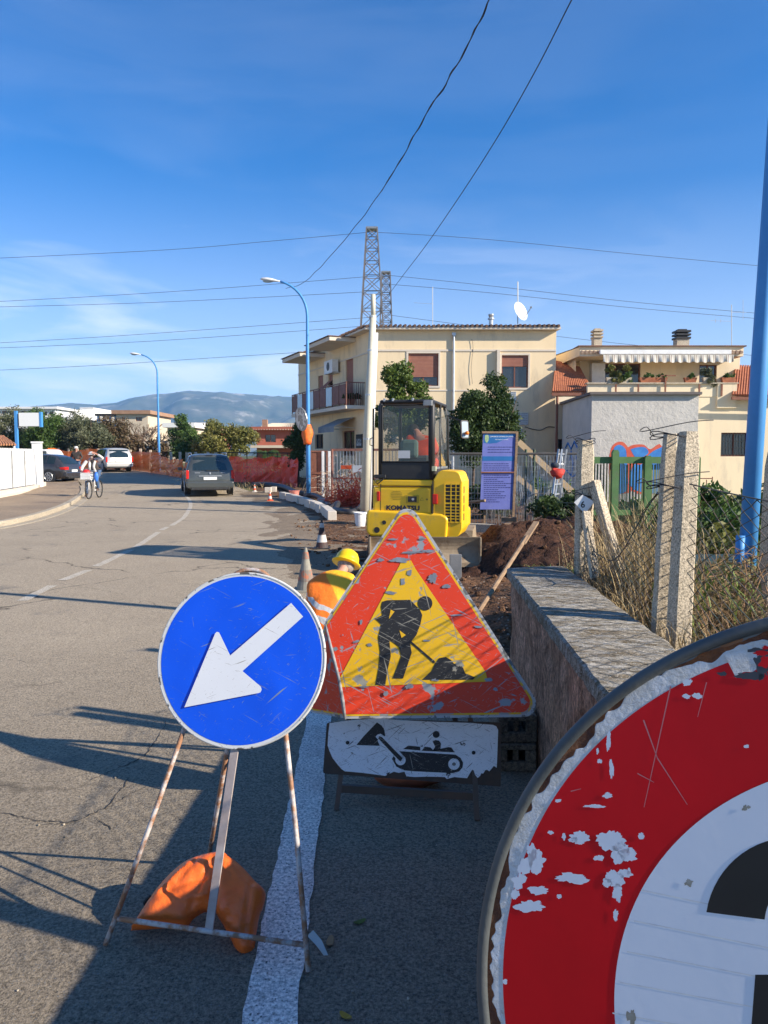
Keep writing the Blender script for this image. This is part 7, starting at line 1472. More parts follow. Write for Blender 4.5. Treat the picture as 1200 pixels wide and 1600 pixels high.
# ================================================================== TOWN BEHIND
def blockhouse(label, px0, px1, ytop, Y, mat, roofmat, depth=9, wins=(), rooft=.25, over=.4, yaw=0, gable=0, cat='house'):
    x0, x1 = at(px0, 700, Y).x, at(px1, 700, Y).x; zt_ = at(px0, ytop, Y).z; t = E('house', ((x0 + x1) / 2, Y, 0), label, cat); f = Fr((x0, Y, 0), 0, 0); ops = [pixop(f, *w_) for w_ in wins]
    m = MB(); wallgrid(m, f, x1 - x0, zt_, ops); W_ = x1 - x0
    for p, q in (((W_, 0), (W_, -depth)), ((W_, -depth), (0, -depth)), ((0, -depth), (0, 0))): m.poly([f.at(p[0], 0, p[1]), f.at(q[0], 0, q[1]), f.at(q[0], zt_, q[1]), f.at(p[0], zt_, p[1])])
    m.build('wall', mat, t, recalc=False)
    if gable: tileroof('roof', [f.at(-over, zt_, over), f.at(W_ + over, zt_, over), f.at(W_ * .8, zt_ + gable, -depth / 2), f.at(W_ * .2, zt_ + gable, -depth / 2)], roofmat, t, max(8, int(W_ / .3)), .1)
    m = MB(); m.fbox(f, -over, W_ + over, zt_ + .001, zt_ + rooft, -depth - over, over); m.build('eaves' if gable else 'roof', roofmat if not gable else mat, t)
    for o_ in ops: window(t, f, o_, 0, split=1)
    return t, f
wht_ = M('house_white', (.74, .73, .70), .85, (.68, .67, .64), 1); crm_ = M('house_cream', (.60, .50, .37), .9, (.54, .45, .33), 1); redh = M('house_red', (.40, .12, .075), .9, (.34, .10, .06), 1.5); brk = M('house_brick', (.36, .22, .14), .9, (.28, .16, .1), 3)
blockhouse('low white building with a row of windows beyond the olive trees, far left', -60, 88, 639, 92, wht_, wht_, wins=[(3, 12, 642, 648), (18, 27, 642, 648), (33, 42, 642, 648), (66, 74, 643, 649), (77, 84, 643, 649)])
blockhouse('distant house with an orange tiled roof behind the olive trees', 90, 116, 655, 84, wht_, wht_, gable=.9, wins=[]); MATS
t_, f_ = blockhouse('tall plain white block rising above the olive trees', 127, 147, 638, 100, wht_, wht_, over=.05, rooft=.1)
t_, f_ = blockhouse('cream building with a scruffy flat roof behind the leafless trees', 183, 232, 647, 84, crm_, brk, wins=[(190, 196, 652, 658), (212, 222, 652, 658)], rooft=.4)
m = MB(); pg_ = E('pergola', (at(165, 700, 86).x, 86, 0), 'dark open roofed shelter on posts between the white block and cream building', 'pergola'); m = MB(); a, b = at(148, 648, 86), at(184, 648, 86); m.box(((a.x + b.x) / 2, 88, a.z), (b.x - a.x, 4, .25)); m.build('roof', DKP, pg_)
for x in (154, 163, 172, 181): m = MB(); q = at(x, 650, 86.5); m.box((q.x, 86.5, q.z / 2), (.25, .25, q.z)); m.build('post', lampblue, pg_)
blockhouse('pale building with an overhanging flat roof right of the far lamp post', 262, 300, 668, 76, crm_, wht_, wins=[(268, 274, 675, 682)], rooft=.45)
blockhouse('white flat roofed house low in the distance behind the round tree', 291, 316, 663, 95, wht_, wht_, rooft=.2)
blockhouse('dark red building partly hidden by the round tree', 298, 336, 672, 88, redh, brk, rooft=.5)
t_, f_ = blockhouse('red two storey house with cream roof and grey shutters beyond the palms', 401, 470, 672, 74, redh, crm_, depth=10, wins=[(414, 431, 679, 691), (447, 456, 680, 692)], gable=.8, rooft=.3, over=.6)
m = MB(); m.fbox(f_, -.4, 4.6, f_.pix(410, 700)[1], f_.pix(410, 696)[1], 0, 1.1); m.build('balcony', crm_, t_); m = MB(); q = f_.pix(411, 663); m.fbox(f_, q[0] - .25, q[0] + .25, q[1] - .6, q[1] + .5, -1.5, -1); m.build('chimney', brk, t_)
# orange tiled gazebo roof and sign behind the white fence
gz_ = E('canopy', (at(5, 700, 33).x, 33, 0), 'small orange tiled canopy roof behind the white fence, far left', 'canopy'); tileroof('roof', [at(-30, 697, 33), at(26, 696, 33), at(6, 683, 35), at(-20, 683, 35)], M('tile_orange', (.55, .26, .12), .85, (.42, .18, .08), 5), gz_, 9); m = MB(); q = at(22, 697, 33.2); m.tube([(q.x, 33.2, .1), (q.x, 33.2, q.z)], .05, 6); q = at(-25, 697, 33.2); m.tube([(q.x, 33.2, .1), (q.x, 33.2, q.z)], .05, 6); m.build('post', whitep, gz_)
sg = E('sign_panel', (at(30, 700, 38).x, 38, .2), 'blank white sign panel on a blue post above the white fence', 'sign'); m = MB(); a, b = at(29, 765, 38), at(29, 642, 38); m.box((a.x, 38, (a.z + b.z) / 2), (.13, .13, b.z - a.z)); m.build('post', lampblue, sg)
m = MB(); a, b = at(31, 666, 38), at(62, 645, 38); m.box(((a.x + b.x) / 2, 38, (a.z + b.z) / 2), (b.x - a.x, .16, b.z - a.z)); m.build('panel', M('panel_white', (.80, .80, .76), .5, (.78, .78, .74), 1), sg); m = MB(); m.box((b.x + .06, 38, (a.z + b.z) / 2), (.10, .18, b.z - a.z + .08)); m.build('end_frame', lampblue, sg)
# ---- white fence left
wf = E('fence', (-14, 28, .1), 'white metal slat fence on a white plinth along the left pavement', 'fence')
wa, wb = Vector((-12.35, 20, 0)), Vector((-15.30, 33.9, 0)); wd = (wb - wa).normalized(); nW = Vector((wd.y, -wd.x, 0)); FW = Fr(wa, 0, 0); FW.u = wd; FW.v = Vector((0, 0, 1)); FW.n = nW
LW = (wb - wa).length
m = MB(); m.fbox(FW, 0, LW, .05, .32, -.14, .14); m.fbox(FW, 0, LW, .05, .16, -.2, .24); m.build('plinth', trimm, wf)
m = MB()
for i in range(int(LW / .115)): a = .02 + i * .115; m.fbox(FW, a, a + .078, .36, 1.86 + .03 * (i % 2), -.012, .012)
m.fbox(FW, 0, LW, .5, .56, -.05, -.013); m.fbox(FW, 0, LW, 1.5, 1.56, -.05, -.013); m.build('slats', whitep, wf)
for k in range(8): a = LW - .12 - k * 2.0; m = MB(); m.fbox(FW, a - .03, a + .03, .32, 1.80, .013, .04); m.build('post', greymet if k else whitep, wf)
m = MB(); m.fbox(FW, LW, LW + .38, .05, 2.15, -.16, .20); m.fbox(FW, LW - .03, LW + .41, 2.15, 2.22, -.19, .23); m.build('end_pillar', whitep, wf)
m = MB(); m.fbox(FW, LW + .42, LW + .9, .05, .42, -.16, .2); m.build('low_wall', trimm, wf)
# ---- posts and nets along the far bend
def net(name, pts, h, mat, label, seed, lean=.0):
    m = MB(); P = cr_spline(pts, 6); vs = []; n = len(P); k = 7
    for i, (x, y) in enumerate(P):
        hh = h * (1 + .22 * noise.noise(Vector((i * .35, seed, 0))))
        for j in range(k + 1): t = j / k; vs.append((x + .12 * noise.noise(Vector((i * .6, t * 3, seed))), y + lean * t + .30 * noise.noise(Vector((i * .8, t * 2, seed + 5))) + .12 * noise.noise(Vector((i * 2.1, t * 5, seed))), H(0, y) + .02 + hh * t))
    m.add(vs, [(i * (k + 1) + j, (i + 1) * (k + 1) + j, (i + 1) * (k + 1) + j + 1, i * (k + 1) + j + 1) for i in range(n - 1) for j in range(k)]); return T(m.build(name, mat, recalc=False), label, 'netting')
gq = lambda x, y: (gp(x, y).x, gp(x, y).y)
net('safety_net', [(at(70, 730, 55).x, 55), (at(130, 730, 54).x, 54), (at(200, 730, 51).x, 51), (at(250, 735, 47).x, 47)], 1.25, orangenet, 'bright orange safety net along the far bend behind the silver car', 1)
net('safety_net', [(at(236, 735, 47.5).x, 47.5), (at(262, 740, 44.5).x, 44.5), (at(285, 745, 42).x, 42)], 1.0, orangenet, 'slumped orange safety net at the foot of the far lamp post', 2)
net('safety_net', [(at(358, 750, 39).x, 39), (at(400, 750, 38).x, 38), (at(440, 752, 37).x, 37), (at(465, 755, 36).x, 36.0)], 1.25, rednet, 'deep red safety net to the right of the dark minivan', 3)
net('safety_net', [(at(440, 752, 36.8).x, 36.8), (at(466, 757, 34.5).x, 34.5)], 1.35, rednet, 'short bright red end of netting by the middle lamp post', 4)
for i, (x, yt) in enumerate([(92, 700), (107, 701), (122, 701), (137, 701), (153, 701), (170, 702), (189, 702), (204, 703), (220, 701), (234, 703), (268, 706), (281, 706), (291, 707), (307, 706), (324, 706), (337, 707)]):
    Y = 56 - .4 * i if i < 10 else 47 - .4 * (i - 10); q = at(x, yt, Y); m = MB(); m.bar((q.x, Y, H(0, Y) - .1), q + Vector((.05 * math.sin(i * 2.3), 0, 0)), .14, .12)
    T(m.build('concrete_post', M('pale_post', (.52, .46, .36), .9, (.42, .36, .28), 3)), ('pale concrete post in the row along the far bend, left of the far lamp post' if i < 10 else 'pale concrete post standing right of the far lamp post, behind the minivan'), 'post', 'pale posts left of the far lamp post' if i < 10 else 'pale posts right of the far lamp post')
# iron railing and dry strip behind the red net
ir = E('railing', (-7, 46, .4), 'dark thin iron railing in front of the palms and red house', 'railing'); m = MB(); a, b = at(340, 707, 46), at(482, 708, 44)
m.tube([a, b], .03, 5); m.tube([a - Vector((0, 0, .9)), b - Vector((0, 0, .9))], .02, 5); m.build('rail', blackp, ir)
for k in range(10): q = a.lerp(b, k / 9); m = MB(); m.tube([(q.x, q.y, .2), (q.x, q.y, q.z)], .025, 5); m.build('post', blackp, ir)
m = MB()
for k in range(90): q = a.lerp(b, k / 89); m.tube([(q.x, q.y, .35), (q.x, q.y, q.z)], .008, 4, cap=False)
m.build('bars', blackp, ir)
q = at(250, 745, 46); m = MB(); m.bar(gp(196, 744), gp(290, 752), .8, .2); T(m.build('kerb_edge', kerbm), kind='structure')
# ================================================================== SITE ENTRANCE BY THE HOUSE
gt = E('gate', (-2.6, 29.6, 0), 'tall brown metal gate leaf between the middle lamp post and the railings', 'gate'); f_ = Fr((at(484, 700, 29.6).x, 29.6, 0), 0, 0); W_ = f_.pix(512, 700)[0]; hg = at(500, 704, 29.6).z
m = MB(); m.fbox(f_, 0, .06, 0.05, hg, 0, .06); m.fbox(f_, W_ - .06, W_, .05, hg, 0, .06); m.fbox(f_, .06, W_ - .06, hg - .06, hg, 0, .05); m.fbox(f_, .06, W_ - .06, .9, .96, 0, .05); m.fbox(f_, .06, W_ - .06, .08, .14, 0, .05); m.build('frame', rustbrown, gt)
m = MB(); m.fbox(f_, .07, W_ - .25, .14, hg - .06, .01, .025); m.build('sheet', rustbrown, gt)
m = MB()
for k in range(6): m.fbox(f_, W_ * .45 + k * .07, W_ * .45 + .02 + k * .07, .14, hg, .03, .045)
m.build('bars', brownpaint, gt)
for x, lab in ((504.5, 'white square post in front of the brown gate'), (514.5, 'white pole with blue bands at the edge of the brown gate')):
    m = MB(); q = at(x, 705, 29); m.box((q.x, 29, q.z / 2), (.09, .09, q.z)); T(m.build('gate_post', whitep, bevel=.005), lab, 'post')
rl = E('fence', (-1.2, 26, 0), 'iron bar fence with a faded pink top rail left of the concrete pole', 'fence'); f_ = Fr((at(518, 700, 26.5).x, 26.5, 0), 14, 0); W_ = 2.6; hg = at(530, 702, 26.5).z
m = MB(); m.fbox(f_, 0, W_, hg - .06, hg + .02, 0, .05); m.fbox(f_, 0, W_, .80, .85, 0, .04); m.fbox(f_, 0, .07, .1, hg, 0.051, .10); m.build('rail', pinkrust, rl); m = MB()
for k in range(22): a = .08 + k * .115; m.fbox(f_, a, a + .022, .1, hg - .06, .01, .03)
m.build('bars', galv, rl)
m = MB(); f2_ = Fr(f_.at(0, 0, .14), 14, 0); o_ = pixop(f2_, 551, 568, 727, 738); m.fbox(f2_, o_[0], o_[1], o_[2], o_[3], 0, .02); T(m.build('notice', whitep), 'small white notice tied to the iron bar fence', 'notice')
m = MB(); o_ = pixop(f2_, 533, 549, 727, 733); m.fbox(f2_, o_[0], o_[1], o_[2], o_[3], 0, .03); T(m.build('warning_tape', M('tape_orange', (.85, .12, .03), .6)), 'strip of orange mesh tied to the iron bars left of the white notice', 'tape')
# messy heap of wire, straw-coloured roots and orange net
def tangle(name, px_, py_, n, rx, ry, rz_, r, mat, seed, label, cat, hair=1.0, straight=.5):
    c = gp(px_, py_); rs = random.Random(seed); m = MB()
    for i in range(n):
        p = Vector((c.x + rs.gauss(0, rx * .5), c.y + rs.gauss(0, ry * .5), abs(rs.gauss(0, rz_ * .5)))); d = Vector((rs.gauss(0, 1), rs.gauss(0, .6), rs.gauss(0, .8))).normalized(); l = rs.uniform(.2, .6) * hair; pts = []
        for k in range(5): pts.append(Vector((p.x, p.y, max(.02, p.z)))); p = p + d * l / 4; d = (d + Vector((rs.gauss(0, straight), rs.gauss(0, straight), rs.gauss(0, straight) - .1))).normalized()
        m.tube(pts, r, 4, cap=False)
    return T(m.build(name, mat, loc=(c.x, c.y, 0)), label, cat)
orng = M('net_rope', (.75, .10, .035), .6, (.55, .06, .03), 6); pale = M('pale_fibre', (.48, .40, .32), .8, (.36, .28, .2), 6)
tangle('net_heap', 548, 791, 420, .65, .5, .7, .012, orng, 1, 'tangled heap of orange netting at the foot of the iron bar fence', 'netting')
tangle('wire_heap', 540, 780, 420, .8, .3, 1.2, .008, pale, 2, 'pale tangle of wire and dried stalks above the orange heap', 'wire')
tangle('brush_heap', 510, 775, 260, .5, .6, .5, .012, pale, 3, 'heap of dry brush between the brown gate and the kerb stones', 'brush')
def hose(pts, r, label): m = MB(); m.tube(cr_spline([tuple(q) for q in pts], 6), r, 10); return T(m.build('conduit', M('conduit_black', (.02, .022, .028), .45, (.04, .04, .045), 5), smooth=True), label, 'conduit', 'black corrugated conduits on the ground')
hose([gp(395, 758, .12), gp(420, 758, .14), gp(445, 762, .12), gp(462, 770, .1), gp(478, 772, .1)], .13, 'black conduit running behind the row of new kerb stones')
hose([gp(475, 776, .1), gp(490, 774, .16), gp(505, 781, .1), gp(515, 792, .08)], .10, 'short black conduit looped by the brush heap')
hose([gp(522, 797, .08), gp(535, 800, .08), gp(550, 801, .08), gp(560, 797, .1), gp(566, 790, .1)], .10, 'black conduit curled in front of the orange heap')
hose([gp(508, 800, .07), gp(520, 792, .12), gp(528, 786, .2), gp(523, 798, .06)], .08, 'grey black conduit coil beside the near kerb stone')
# slanting stakes
for i, (a, b, lab) in enumerate([((471, 768), (487, 733), 'dark stake leaning against the middle lamp post, steepest one'), ((474, 770), (490, 736), 'dark stake in the middle of the leaning bundle'), ((478, 772), (494, 730), 'pale wooden stake leaning at the right of the bundle')]):
    m = MB(); p = gp(*a); m.tube([p, at(b[0], b[1], p.y + .5)], .03, 6); T(m.build('stake', woodm if i == 2 else DKP), lab, 'stake')
# row of new kerb stones
kb0, kb1 = gp(436, 779), gp(514, 815); nb2 = 9; newk = M('new_kerb', (.60, .54, .46), .85, (.50, .45, .38), 5, .2, 60)
for i in range(nb2):
    t0, t1 = i / nb2, (i + .91) / nb2; jx = random.uniform(-.02, .02); cv = lambda t: kb0.lerp(kb1, t) + Vector((jx, 0, random.uniform(-.008, .008))) + Vector((-.45 * (math.sin(math.pi * t) * .6) * -1, 0, 0)); a, b = cv(t0), cv(t1); m = MB(); m.bar(a + Vector((.1, 0, .125)), b + Vector((.1, 0, .125)), .22, .25)
    T(m.build('kerb_stone', newk, bevel=.015), 'new pale kerb stone in the curved row beside the dug edge', 'kerb stone', 'new kerb stones in a curved row')
for x0, x1, y, lab in ((414, 424, 770, 'loose pale kerb stone left of the curved row, beside the small cone'), (424, 432, 769, 'second loose kerb stone just left of the curved row')):
    m = MB(); m.bar(gp(x0, y) + Vector((0, 0, .12)), gp(x1, y) + Vector((0, 0, .12)), .25, .22); T(m.build('kerb_stone', newk, bevel=.015), lab, 'kerb stone')
# concrete pole with cable tube
pb = gp(569, 805); pt = at(583, 460, pb.y); cp = E('utility_pole', (pb.x, pb.y, 0), 'slightly leaning cream concrete pole between the house and the excavator', 'utility pole')
polem = M('pole_cream', (.60, .56, .44), .8, (.52, .48, .37), 3, dirt=(.35, .33, .22), dirtscale=4, dirtpos=(.6, .85))
m = MB(); m.tube([pb, pb.lerp(pt, .5), pt - Vector((0, 0, .55))], [.125, .105, .085], 14); m.tube([pt - Vector((0, 0, .6)), pt], .062, 10); m.build('shaft', polem, cp, smooth=True)
m = MB(); q = pb.lerp(pt, .83); m.tube([pb + Vector((.13, .05, 0)), q + Vector((.125, .05, 0))], .05, 8); m.build('cable_tube', whitep, cp, smooth=True)
for t in (.35, .55, .75, .9): m = MB(); q = pb.lerp(pt, t); m.tube([q - Vector((0, 0, .02)), q + Vector((0, 0, .02))], .13 - .045 * t, 12); m.build('strap_band', galv, cp)
# buckets
def bucket(px_, py_, h, r0, r1, mat, label, z=0):
    c = gp(px_, py_, z); t = E('bucket', c, label, 'bucket'); m = MB(); m.lathe([(r0, 0), (r1, h), (r1 + .012, h), (r1 + .012, h - .03), (r1 - .01, h - .03), (r0 - .01, .02)], 20, c); m.build('pail', mat, t, smooth=False); m = MB(); m.tube([c + Vector((r1 * math.cos(a), -.02 - .05 * math.sin(a), h - .12 * math.sin(a) - .01)) for a in np.linspace(0, math.pi, 9)], .005, 5); m.build('handle', galv, t)
bucket(563, 823, .33, .105, .14, whitep, 'white plastic bucket at the foot of the cream concrete pole'); bucket(460, 780, .32, .13, .19, M('pink_bucket', (.62, .25, .2), .6, (.5, .16, .12), 6), 'wide pink bucket perched on the row of kerb stones', .0)
bucket(503, 790, .22, .1, .13, whitep, 'small white tub beside the black conduit')
# cones
def cone(px_, py_, h, mat1, mat2, label, basec=None, s=1):
    c = gp(px_, py_); t = E('traffic_cone', c, label, 'traffic cone'); m = MB(); r0 = h * .22; m.box(c + Vector((0, 0, .015)), (r0 * 2.6, r0 * 2.6, .03)); m.build('base', basec or mat1, t, bevel=.006)
    m = MB(); m.lathe([(r0, .03), (r0 * .80, h * .25), (r0 * .57, h * .5), (r0 * .14, h)], 18, c); m.build('body', mat1, t, smooth=False); m = MB(); m.lathe([(r0 * .80 + .003, h * .25), (r0 * .57 + .003, h * .5)], 18, c); m.build('stripe', mat2, t); m = MB(); m.lathe([(r0 * .355 + .003, h * .75), (r0 * .25 + .003, h * .9)], 18, c); m.build('stripe', mat2, t)
ofad = M('cone_faded', (.38, .14, .08), .8, (.20, .17, .14), 14, lo=.45, hi=.55); gdirty = M('cone_grey', (.22, .21, .18), .85, (.30, .28, .22), 10); orc = M('cone_orange', (.75, .10, .03), .6, (.6, .08, .03), 8); whc = M('cone_white', (.66, .62, .58), .7, (.45, .42, .38), 9)
cone(478, 924, .52, gdirty, ofad, 'worn grey traffic cone with a faded orange band, nearest the crouching person'); cone(503, 858, .5, M('cone_dark', (.10, .04, .035), .7, (.05, .05, .05), 9), whc, 'dark dirty traffic cone with a white band at the corner of the dug ground', DKP)
cone(422, 783, .36, orc, whc, 'small orange and white cone by the loose kerb stones'); cone(398, 769, .34, whc, orc, 'pale small cone in front of the red net')
# leaves and scraps on the asphalt
for i, (x, y, c, lab, ln) in enumerate([(562, 1446, (.10, .14, .02), 'single green fallen leaf on the shaded asphalt', .024), (516, 1477, (.36, .22, .10), 'single brown fallen leaf beside the edge line', .028), (540, 1594, (.45, .27, .03), 'single yellow leaf at the bottom edge of the photo', .022)]):
    q = gp(x, y); m = MB(); n = 10; a0 = .5 + i; vs = [(q.x + ln * (math.cos(t) * math.cos(a0) - .45 * math.sin(t) * math.sin(a0)), q.y + ln * (math.cos(t) * math.sin(a0) + .45 * math.sin(t) * math.cos(a0)), .012 + .006 * abs(math.cos(t))) for t in np.linspace(0, 2 * math.pi, n, endpoint=False)]; m.poly(vs); m.poly([(a, b, c_ - .0015) for a, b, c_ in vs]); T(m.build('leaf', M('leaf%d' % i, c, .7), recalc=False), lab, 'leaf')
m = MB(); q = gp(480, 1476); m.add([q + Vector(v) for v in ((0, 0, .03), (.03, -.03, .02), (.06, -.07, .01), (.075, -.08, .018), (.05, -.03, .035), (.02, .0, .05))], [(0, 1, 4, 5), (1, 2, 3, 4)]); T(m.build('tape_scrap', M('tape_grey', (.4, .46, .47), .4)), 'scrap of pale tape by the right foot of the blue sign', 'tape')
# ================================================================== CARS
def car(pos, rz, kind, paint, label, cat, name):
    root = E(name, (0, 0, 0), label, cat); van = kind == 'van'; Lc, Wc, Hc = {'van': (4.6, 1.84, 1.60), 'wagon': (4.5, 1.76, 1.42), 'mpv': (4.2, 1.70, 1.48)}[kind]
    hw = Wc / 2; y0 = -Lc / 2; belt = Hc * .58; S = []   # stations: y, z bottom, belt z, roof z, belt half width, roof half width
    if kind == 'wagon': rows_ = [(0, .42, .62, .62, .90, .88), (.05, .25, .80, .84, .97, .84), (.25, .22, .90, 1.05, 1.0, .76), (.55, .2, .92, 1.30, 1.0, .72), (.9, .2, .92, 1.40, 1.0, .72), (1.8, .2, .91, 1.42, 1.0, .72), (2.6, .2, .89, 1.38, 1.0, .70), (3.0, .2, .88, 1.15, 1.0, .74), (3.4, .2, .86, .90, .99, .84), (4.1, .22, .78, .78, .95, .84), (4.42, .28, .62, .62, .86, .80), (4.5, .35, .5, .5, .78, .72)]
    else:
        k = Hc / 1.60; rows_ = [(0, .34, .60, .60, .90, .9), (.03, .26, .90 * k, .98 * k, .985, .90), (.14, .24, .94 * k, 1.35 * k, 1.0, .80), (.28, .22, .94 * k, 1.54 * k, 1.0, .76), (.7, .2, .94 * k, 1.60 * k, 1.0, .76), (1.8, .2, .93 * k, 1.61 * k, 1.0, .76), (2.7, .2, .92 * k, 1.54 * k, 1.0, .74), (3.2, .2, .91 * k, 1.26 * k, 1.0, .76), (3.7, .2, .9 * k, .98 * k, .98, .84), (4.2, .24, .76, .76, .92, .8), (Lc - .08, .3, .6, .6, .84, .74), (Lc, .36, .5, .5, .74, .68)]
    m = MB(); vs = []
    for yy, zb, zl, zr, wb_, wr_ in rows_:
        w_ = hw * wb_; wr2 = hw * wr_; h = [(w_ * .82, zb), (w_ * .97, zb + .08), (w_, zb + (zl - zb) * .55), (w_ * .985, zl), (w_ * .985 + (wr2 - w_ * .985) * .5, zl + (zr - zl) * .55), (wr2, zl + (zr - zl) * .93), (wr2 * .6, zr), (0, zr + .01)]
        vs += [(x, y0 + yy, z) for x, z in h] + [(-x, y0 + yy, z) for x, z in h[:-1][::-1]]
    k = 15; m.add(vs, [(i * k + j, i * k + j + 1, (i + 1) * k + j + 1, (i + 1) * k + j) for i in range(len(rows_) - 1) for j in range(k - 1)] + [(i * k + k - 1, i * k, (i + 1) * k, (i + 1) * k + k - 1) for i in range(len(rows_) - 1)] + [tuple(range(k)), tuple(range((len(rows_) - 1) * k, len(rows_) * k))[::-1]])
    body = m.build('body', paint, root, smooth=True)
    def surf(yy, t, side_, o_=.006):
        for i in range(len(rows_) - 1):
            a, b = rows_[i], rows_[i + 1]
            if a[0] <= yy <= b[0]:
                f = (yy - a[0]) / (b[0] - a[0]); q = [a[j] + (b[j] - a[j]) * f for j in range(6)]; w_ = hw * q[4] * .985; wr2 = hw * q[5]; zl, zr = q[2], q[3]
                return (side_ * (w_ + (wr2 - w_) * (t * .5 / .55 if t < .55 else .5 + (t - .55) * .5 / .38) + o_), y0 + yy, zl + (zr - zl) * t)
    spans = {'van': [(.42, 1.35), (1.42, 2.35), (2.42, 3.35)], 'mpv': [(.45, .95), (1.02, 1.95), (2.02, 2.95)], 'wagon': [(.55, .95), (1.02, 1.9), (1.97, 2.85)]}[kind]
    for sd_ in (-1, 1):
        for a, b in spans:
            m = MB(); n = 6; vs = []
            for i in range(n + 1):
                yy = a + (b - a) * i / n; vs += [surf(yy, .06, sd_), surf(yy, .5, sd_), surf(yy, .86, sd_)]
            m.add(vs, [(3 * i + j, 3 * i + 3 + j, 3 * i + 4 + j, 3 * i + 1 + j) for i in range(n) for j in (0, 1)]); m.build('side_window', carglass, root, recalc=False)
    zr_ = rows_[3][3]; z_lo, z_hi = (.97 * Hc / 1.6, 1.48 * Hc / 1.6) if kind != 'wagon' else (.93, 1.27)
    ya, yb = (y0 + .015, y0 + .22) if kind != 'wagon' else (y0 + .12, y0 + .50)
    m = MB(); vs = []
    nw = 8
    for i in range(nw + 1):
        t = -1 + 2 * i / nw
        vs += [(t * hw * .80, ya - .0 + .03 * t * t - .012, z_lo), (t * hw * .75, (ya + yb) / 2 - .035 + .03 * t * t, (z_lo + z_hi) / 2), (t * hw * .66, yb - .03 + .03 * t * t, z_hi)]
    m.add(vs, [(3 * i + j, 3 * i + 3 + j, 3 * i + 4 + j, 3 * i + 1 + j) for i in range(nw) for j in (0, 1)]); m.build('rear_window', carglass, root, recalc=False)
    m = MB(); m.box((0, y0 + .02, .42), (Wc * .98, .22, .26)); m.build('rear_bumper', paint, root, bevel=.06, seg=3); m = MB(); m.box((0, y0 - .0, .27), (Wc * .8, .2, .1)); m.build('bumper_skirt', blackp, root, bevel=.02)
    for sd_ in (-1, 1):
        m = MB()
        if kind == 'wagon': m.box((sd_ * hw * .78, y0 + .035, .72), (.34, .09, .15)); m.box((sd_ * hw * .965, y0 + .16, .72), (.05, .26, .13))
        else: m.box((sd_ * hw * .925, y0 + .06, .78 * Hc / 1.6 + .03), (.11, .12, .34))
        m.build('tail_light', REDL, root, bevel=.02)
        m = MB(); m.box((sd_ * (hw + .10), y0 + Lc * .63, belt + .06), (.18, .09, .13)); m.build('mirror', paint if van else blackp, root, bevel=.02)
    m = MB(); m.box((0, y0 - .012 if kind != 'wagon' else y0 - .01, .66 if kind != 'wagon' else .60), (.50, .02, .11)); m.build('number_plate', whitep, root)
    if van:
        m = MB(); m.box((0, y0 - .005, .755), (.86, .03, .03)); m.build('chrome_strip', galv, root); m = MB(); m.box((.1, y0 - .015, .97), (.5, .02, .025)); m.box((0, y0 + .24, 1.56), (.25, .04, .03)); m.build('wiper', blackp, root)
        m = MB(); m.box((0, y0 - .005, .86), (.05, .02, .08)); m.build('badge', galv, root); m = MB(); m.box((.48, y0 + .0, .875), (.17, .012, .018)); m.box((-.48, y0 + .0, .875), (.2, .012, .018)); m.build('model_lettering', galv, root)
        for sd_ in (-1, 1): m = MB(); m.tube([(sd_ * hw * .72, y0 + .5, 1.58), (sd_ * hw * .74, y0 + .65, 1.64), (sd_ * hw * .74, y0 + 2.5, 1.64), (sd_ * hw * .72, y0 + 2.7, 1.55)], .018, 6); m.build('roof_rail', galv, root)
    rw_ = .32
    for yy in (y0 + .85, y0 + Lc - .88):
        for sd_ in (-1, 1):
            m = MB(); m.tube([(sd_ * (hw - .215), yy, rw_), (sd_ * (hw - .19), yy, rw_), (sd_ * (hw - .02), yy, rw_), (sd_ * (hw + .005), yy, rw_)], [rw_ - .03, rw_, rw_, rw_ - .03], 24); ty = m.build('tyre', blackp, root, smooth=False)
            m = MB(); m.tube([(sd_ * (hw + .0), yy, rw_), (sd_ * (hw + .012), yy, rw_)], .215, 20)
            rim_ = m.build('rim', M('rim_dark', (.06, .06, .06), .5), ty); m = MB()
            for q in range(10): a = 2 * math.pi * q / 10; m.bar((sd_ * (hw + .018), yy + .04 * math.cos(a), rw_ + .04 * math.sin(a)), (sd_ * (hw + .018), yy + .205 * math.cos(a), rw_ + .205 * math.sin(a)), .035, .018)
            m.tube([(sd_ * (hw + .018), yy + .205 * math.cos(a), rw_ + .205 * math.sin(a)) for a in np.linspace(0, 2 * math.pi, 24, endpoint=False)], .016, 6, closed=True); m.build('wheel_spokes', galv, ty)
            m = MB(); m.tube([(sd_ * (hw - .008), yy, rw_ + .0), (sd_ * (hw + .003), yy, rw_ + .0)], rw_ + .05, 24); m.build('wheel_arch', blackp, root)
    root.location = pos; root.rotation_euler = (0, 0, R(rz)); return root
pvan = M('paint_grey', (.055, .062, .06), .3, (.06, .066, .064), 2, spec=.5, coat=.6, dirt=(.12, .11, .095), dirtscale=2.5, dirtpos=(.55, .9)); pblk = M('paint_black', (.032, .032, .036), .25, (.036, .036, .04), 2, spec=.5, coat=.7, dirt=(.07, .065, .06), dirtscale=3); psil = M('paint_silver', (.50, .50, .48), .35, (.46, .46, .44), 2, metal=.3, coat=.5)
q = at(328, 775, 29.6); car((q.x - .67, 31.9, H(0, 31.9) + .006), 17, 'van', pvan, 'dark grey minivan seen from behind, driving away along the road', 'minivan', 'minivan')
q = at(128, 757, 38); car((q.x - 2.65, 38.5, H(0, 38.3) + .01), 82, 'wagon', pblk, 'black estate car parked at the end of the white fence', 'car', 'parked_car')
q = at(178, 740, 48); car((q.x - .95, 50.2, H(0, 49.8) + .006), 34, 'mpv', psil, 'silver hatchback seen from behind at the far bend', 'car', 'silver_car')
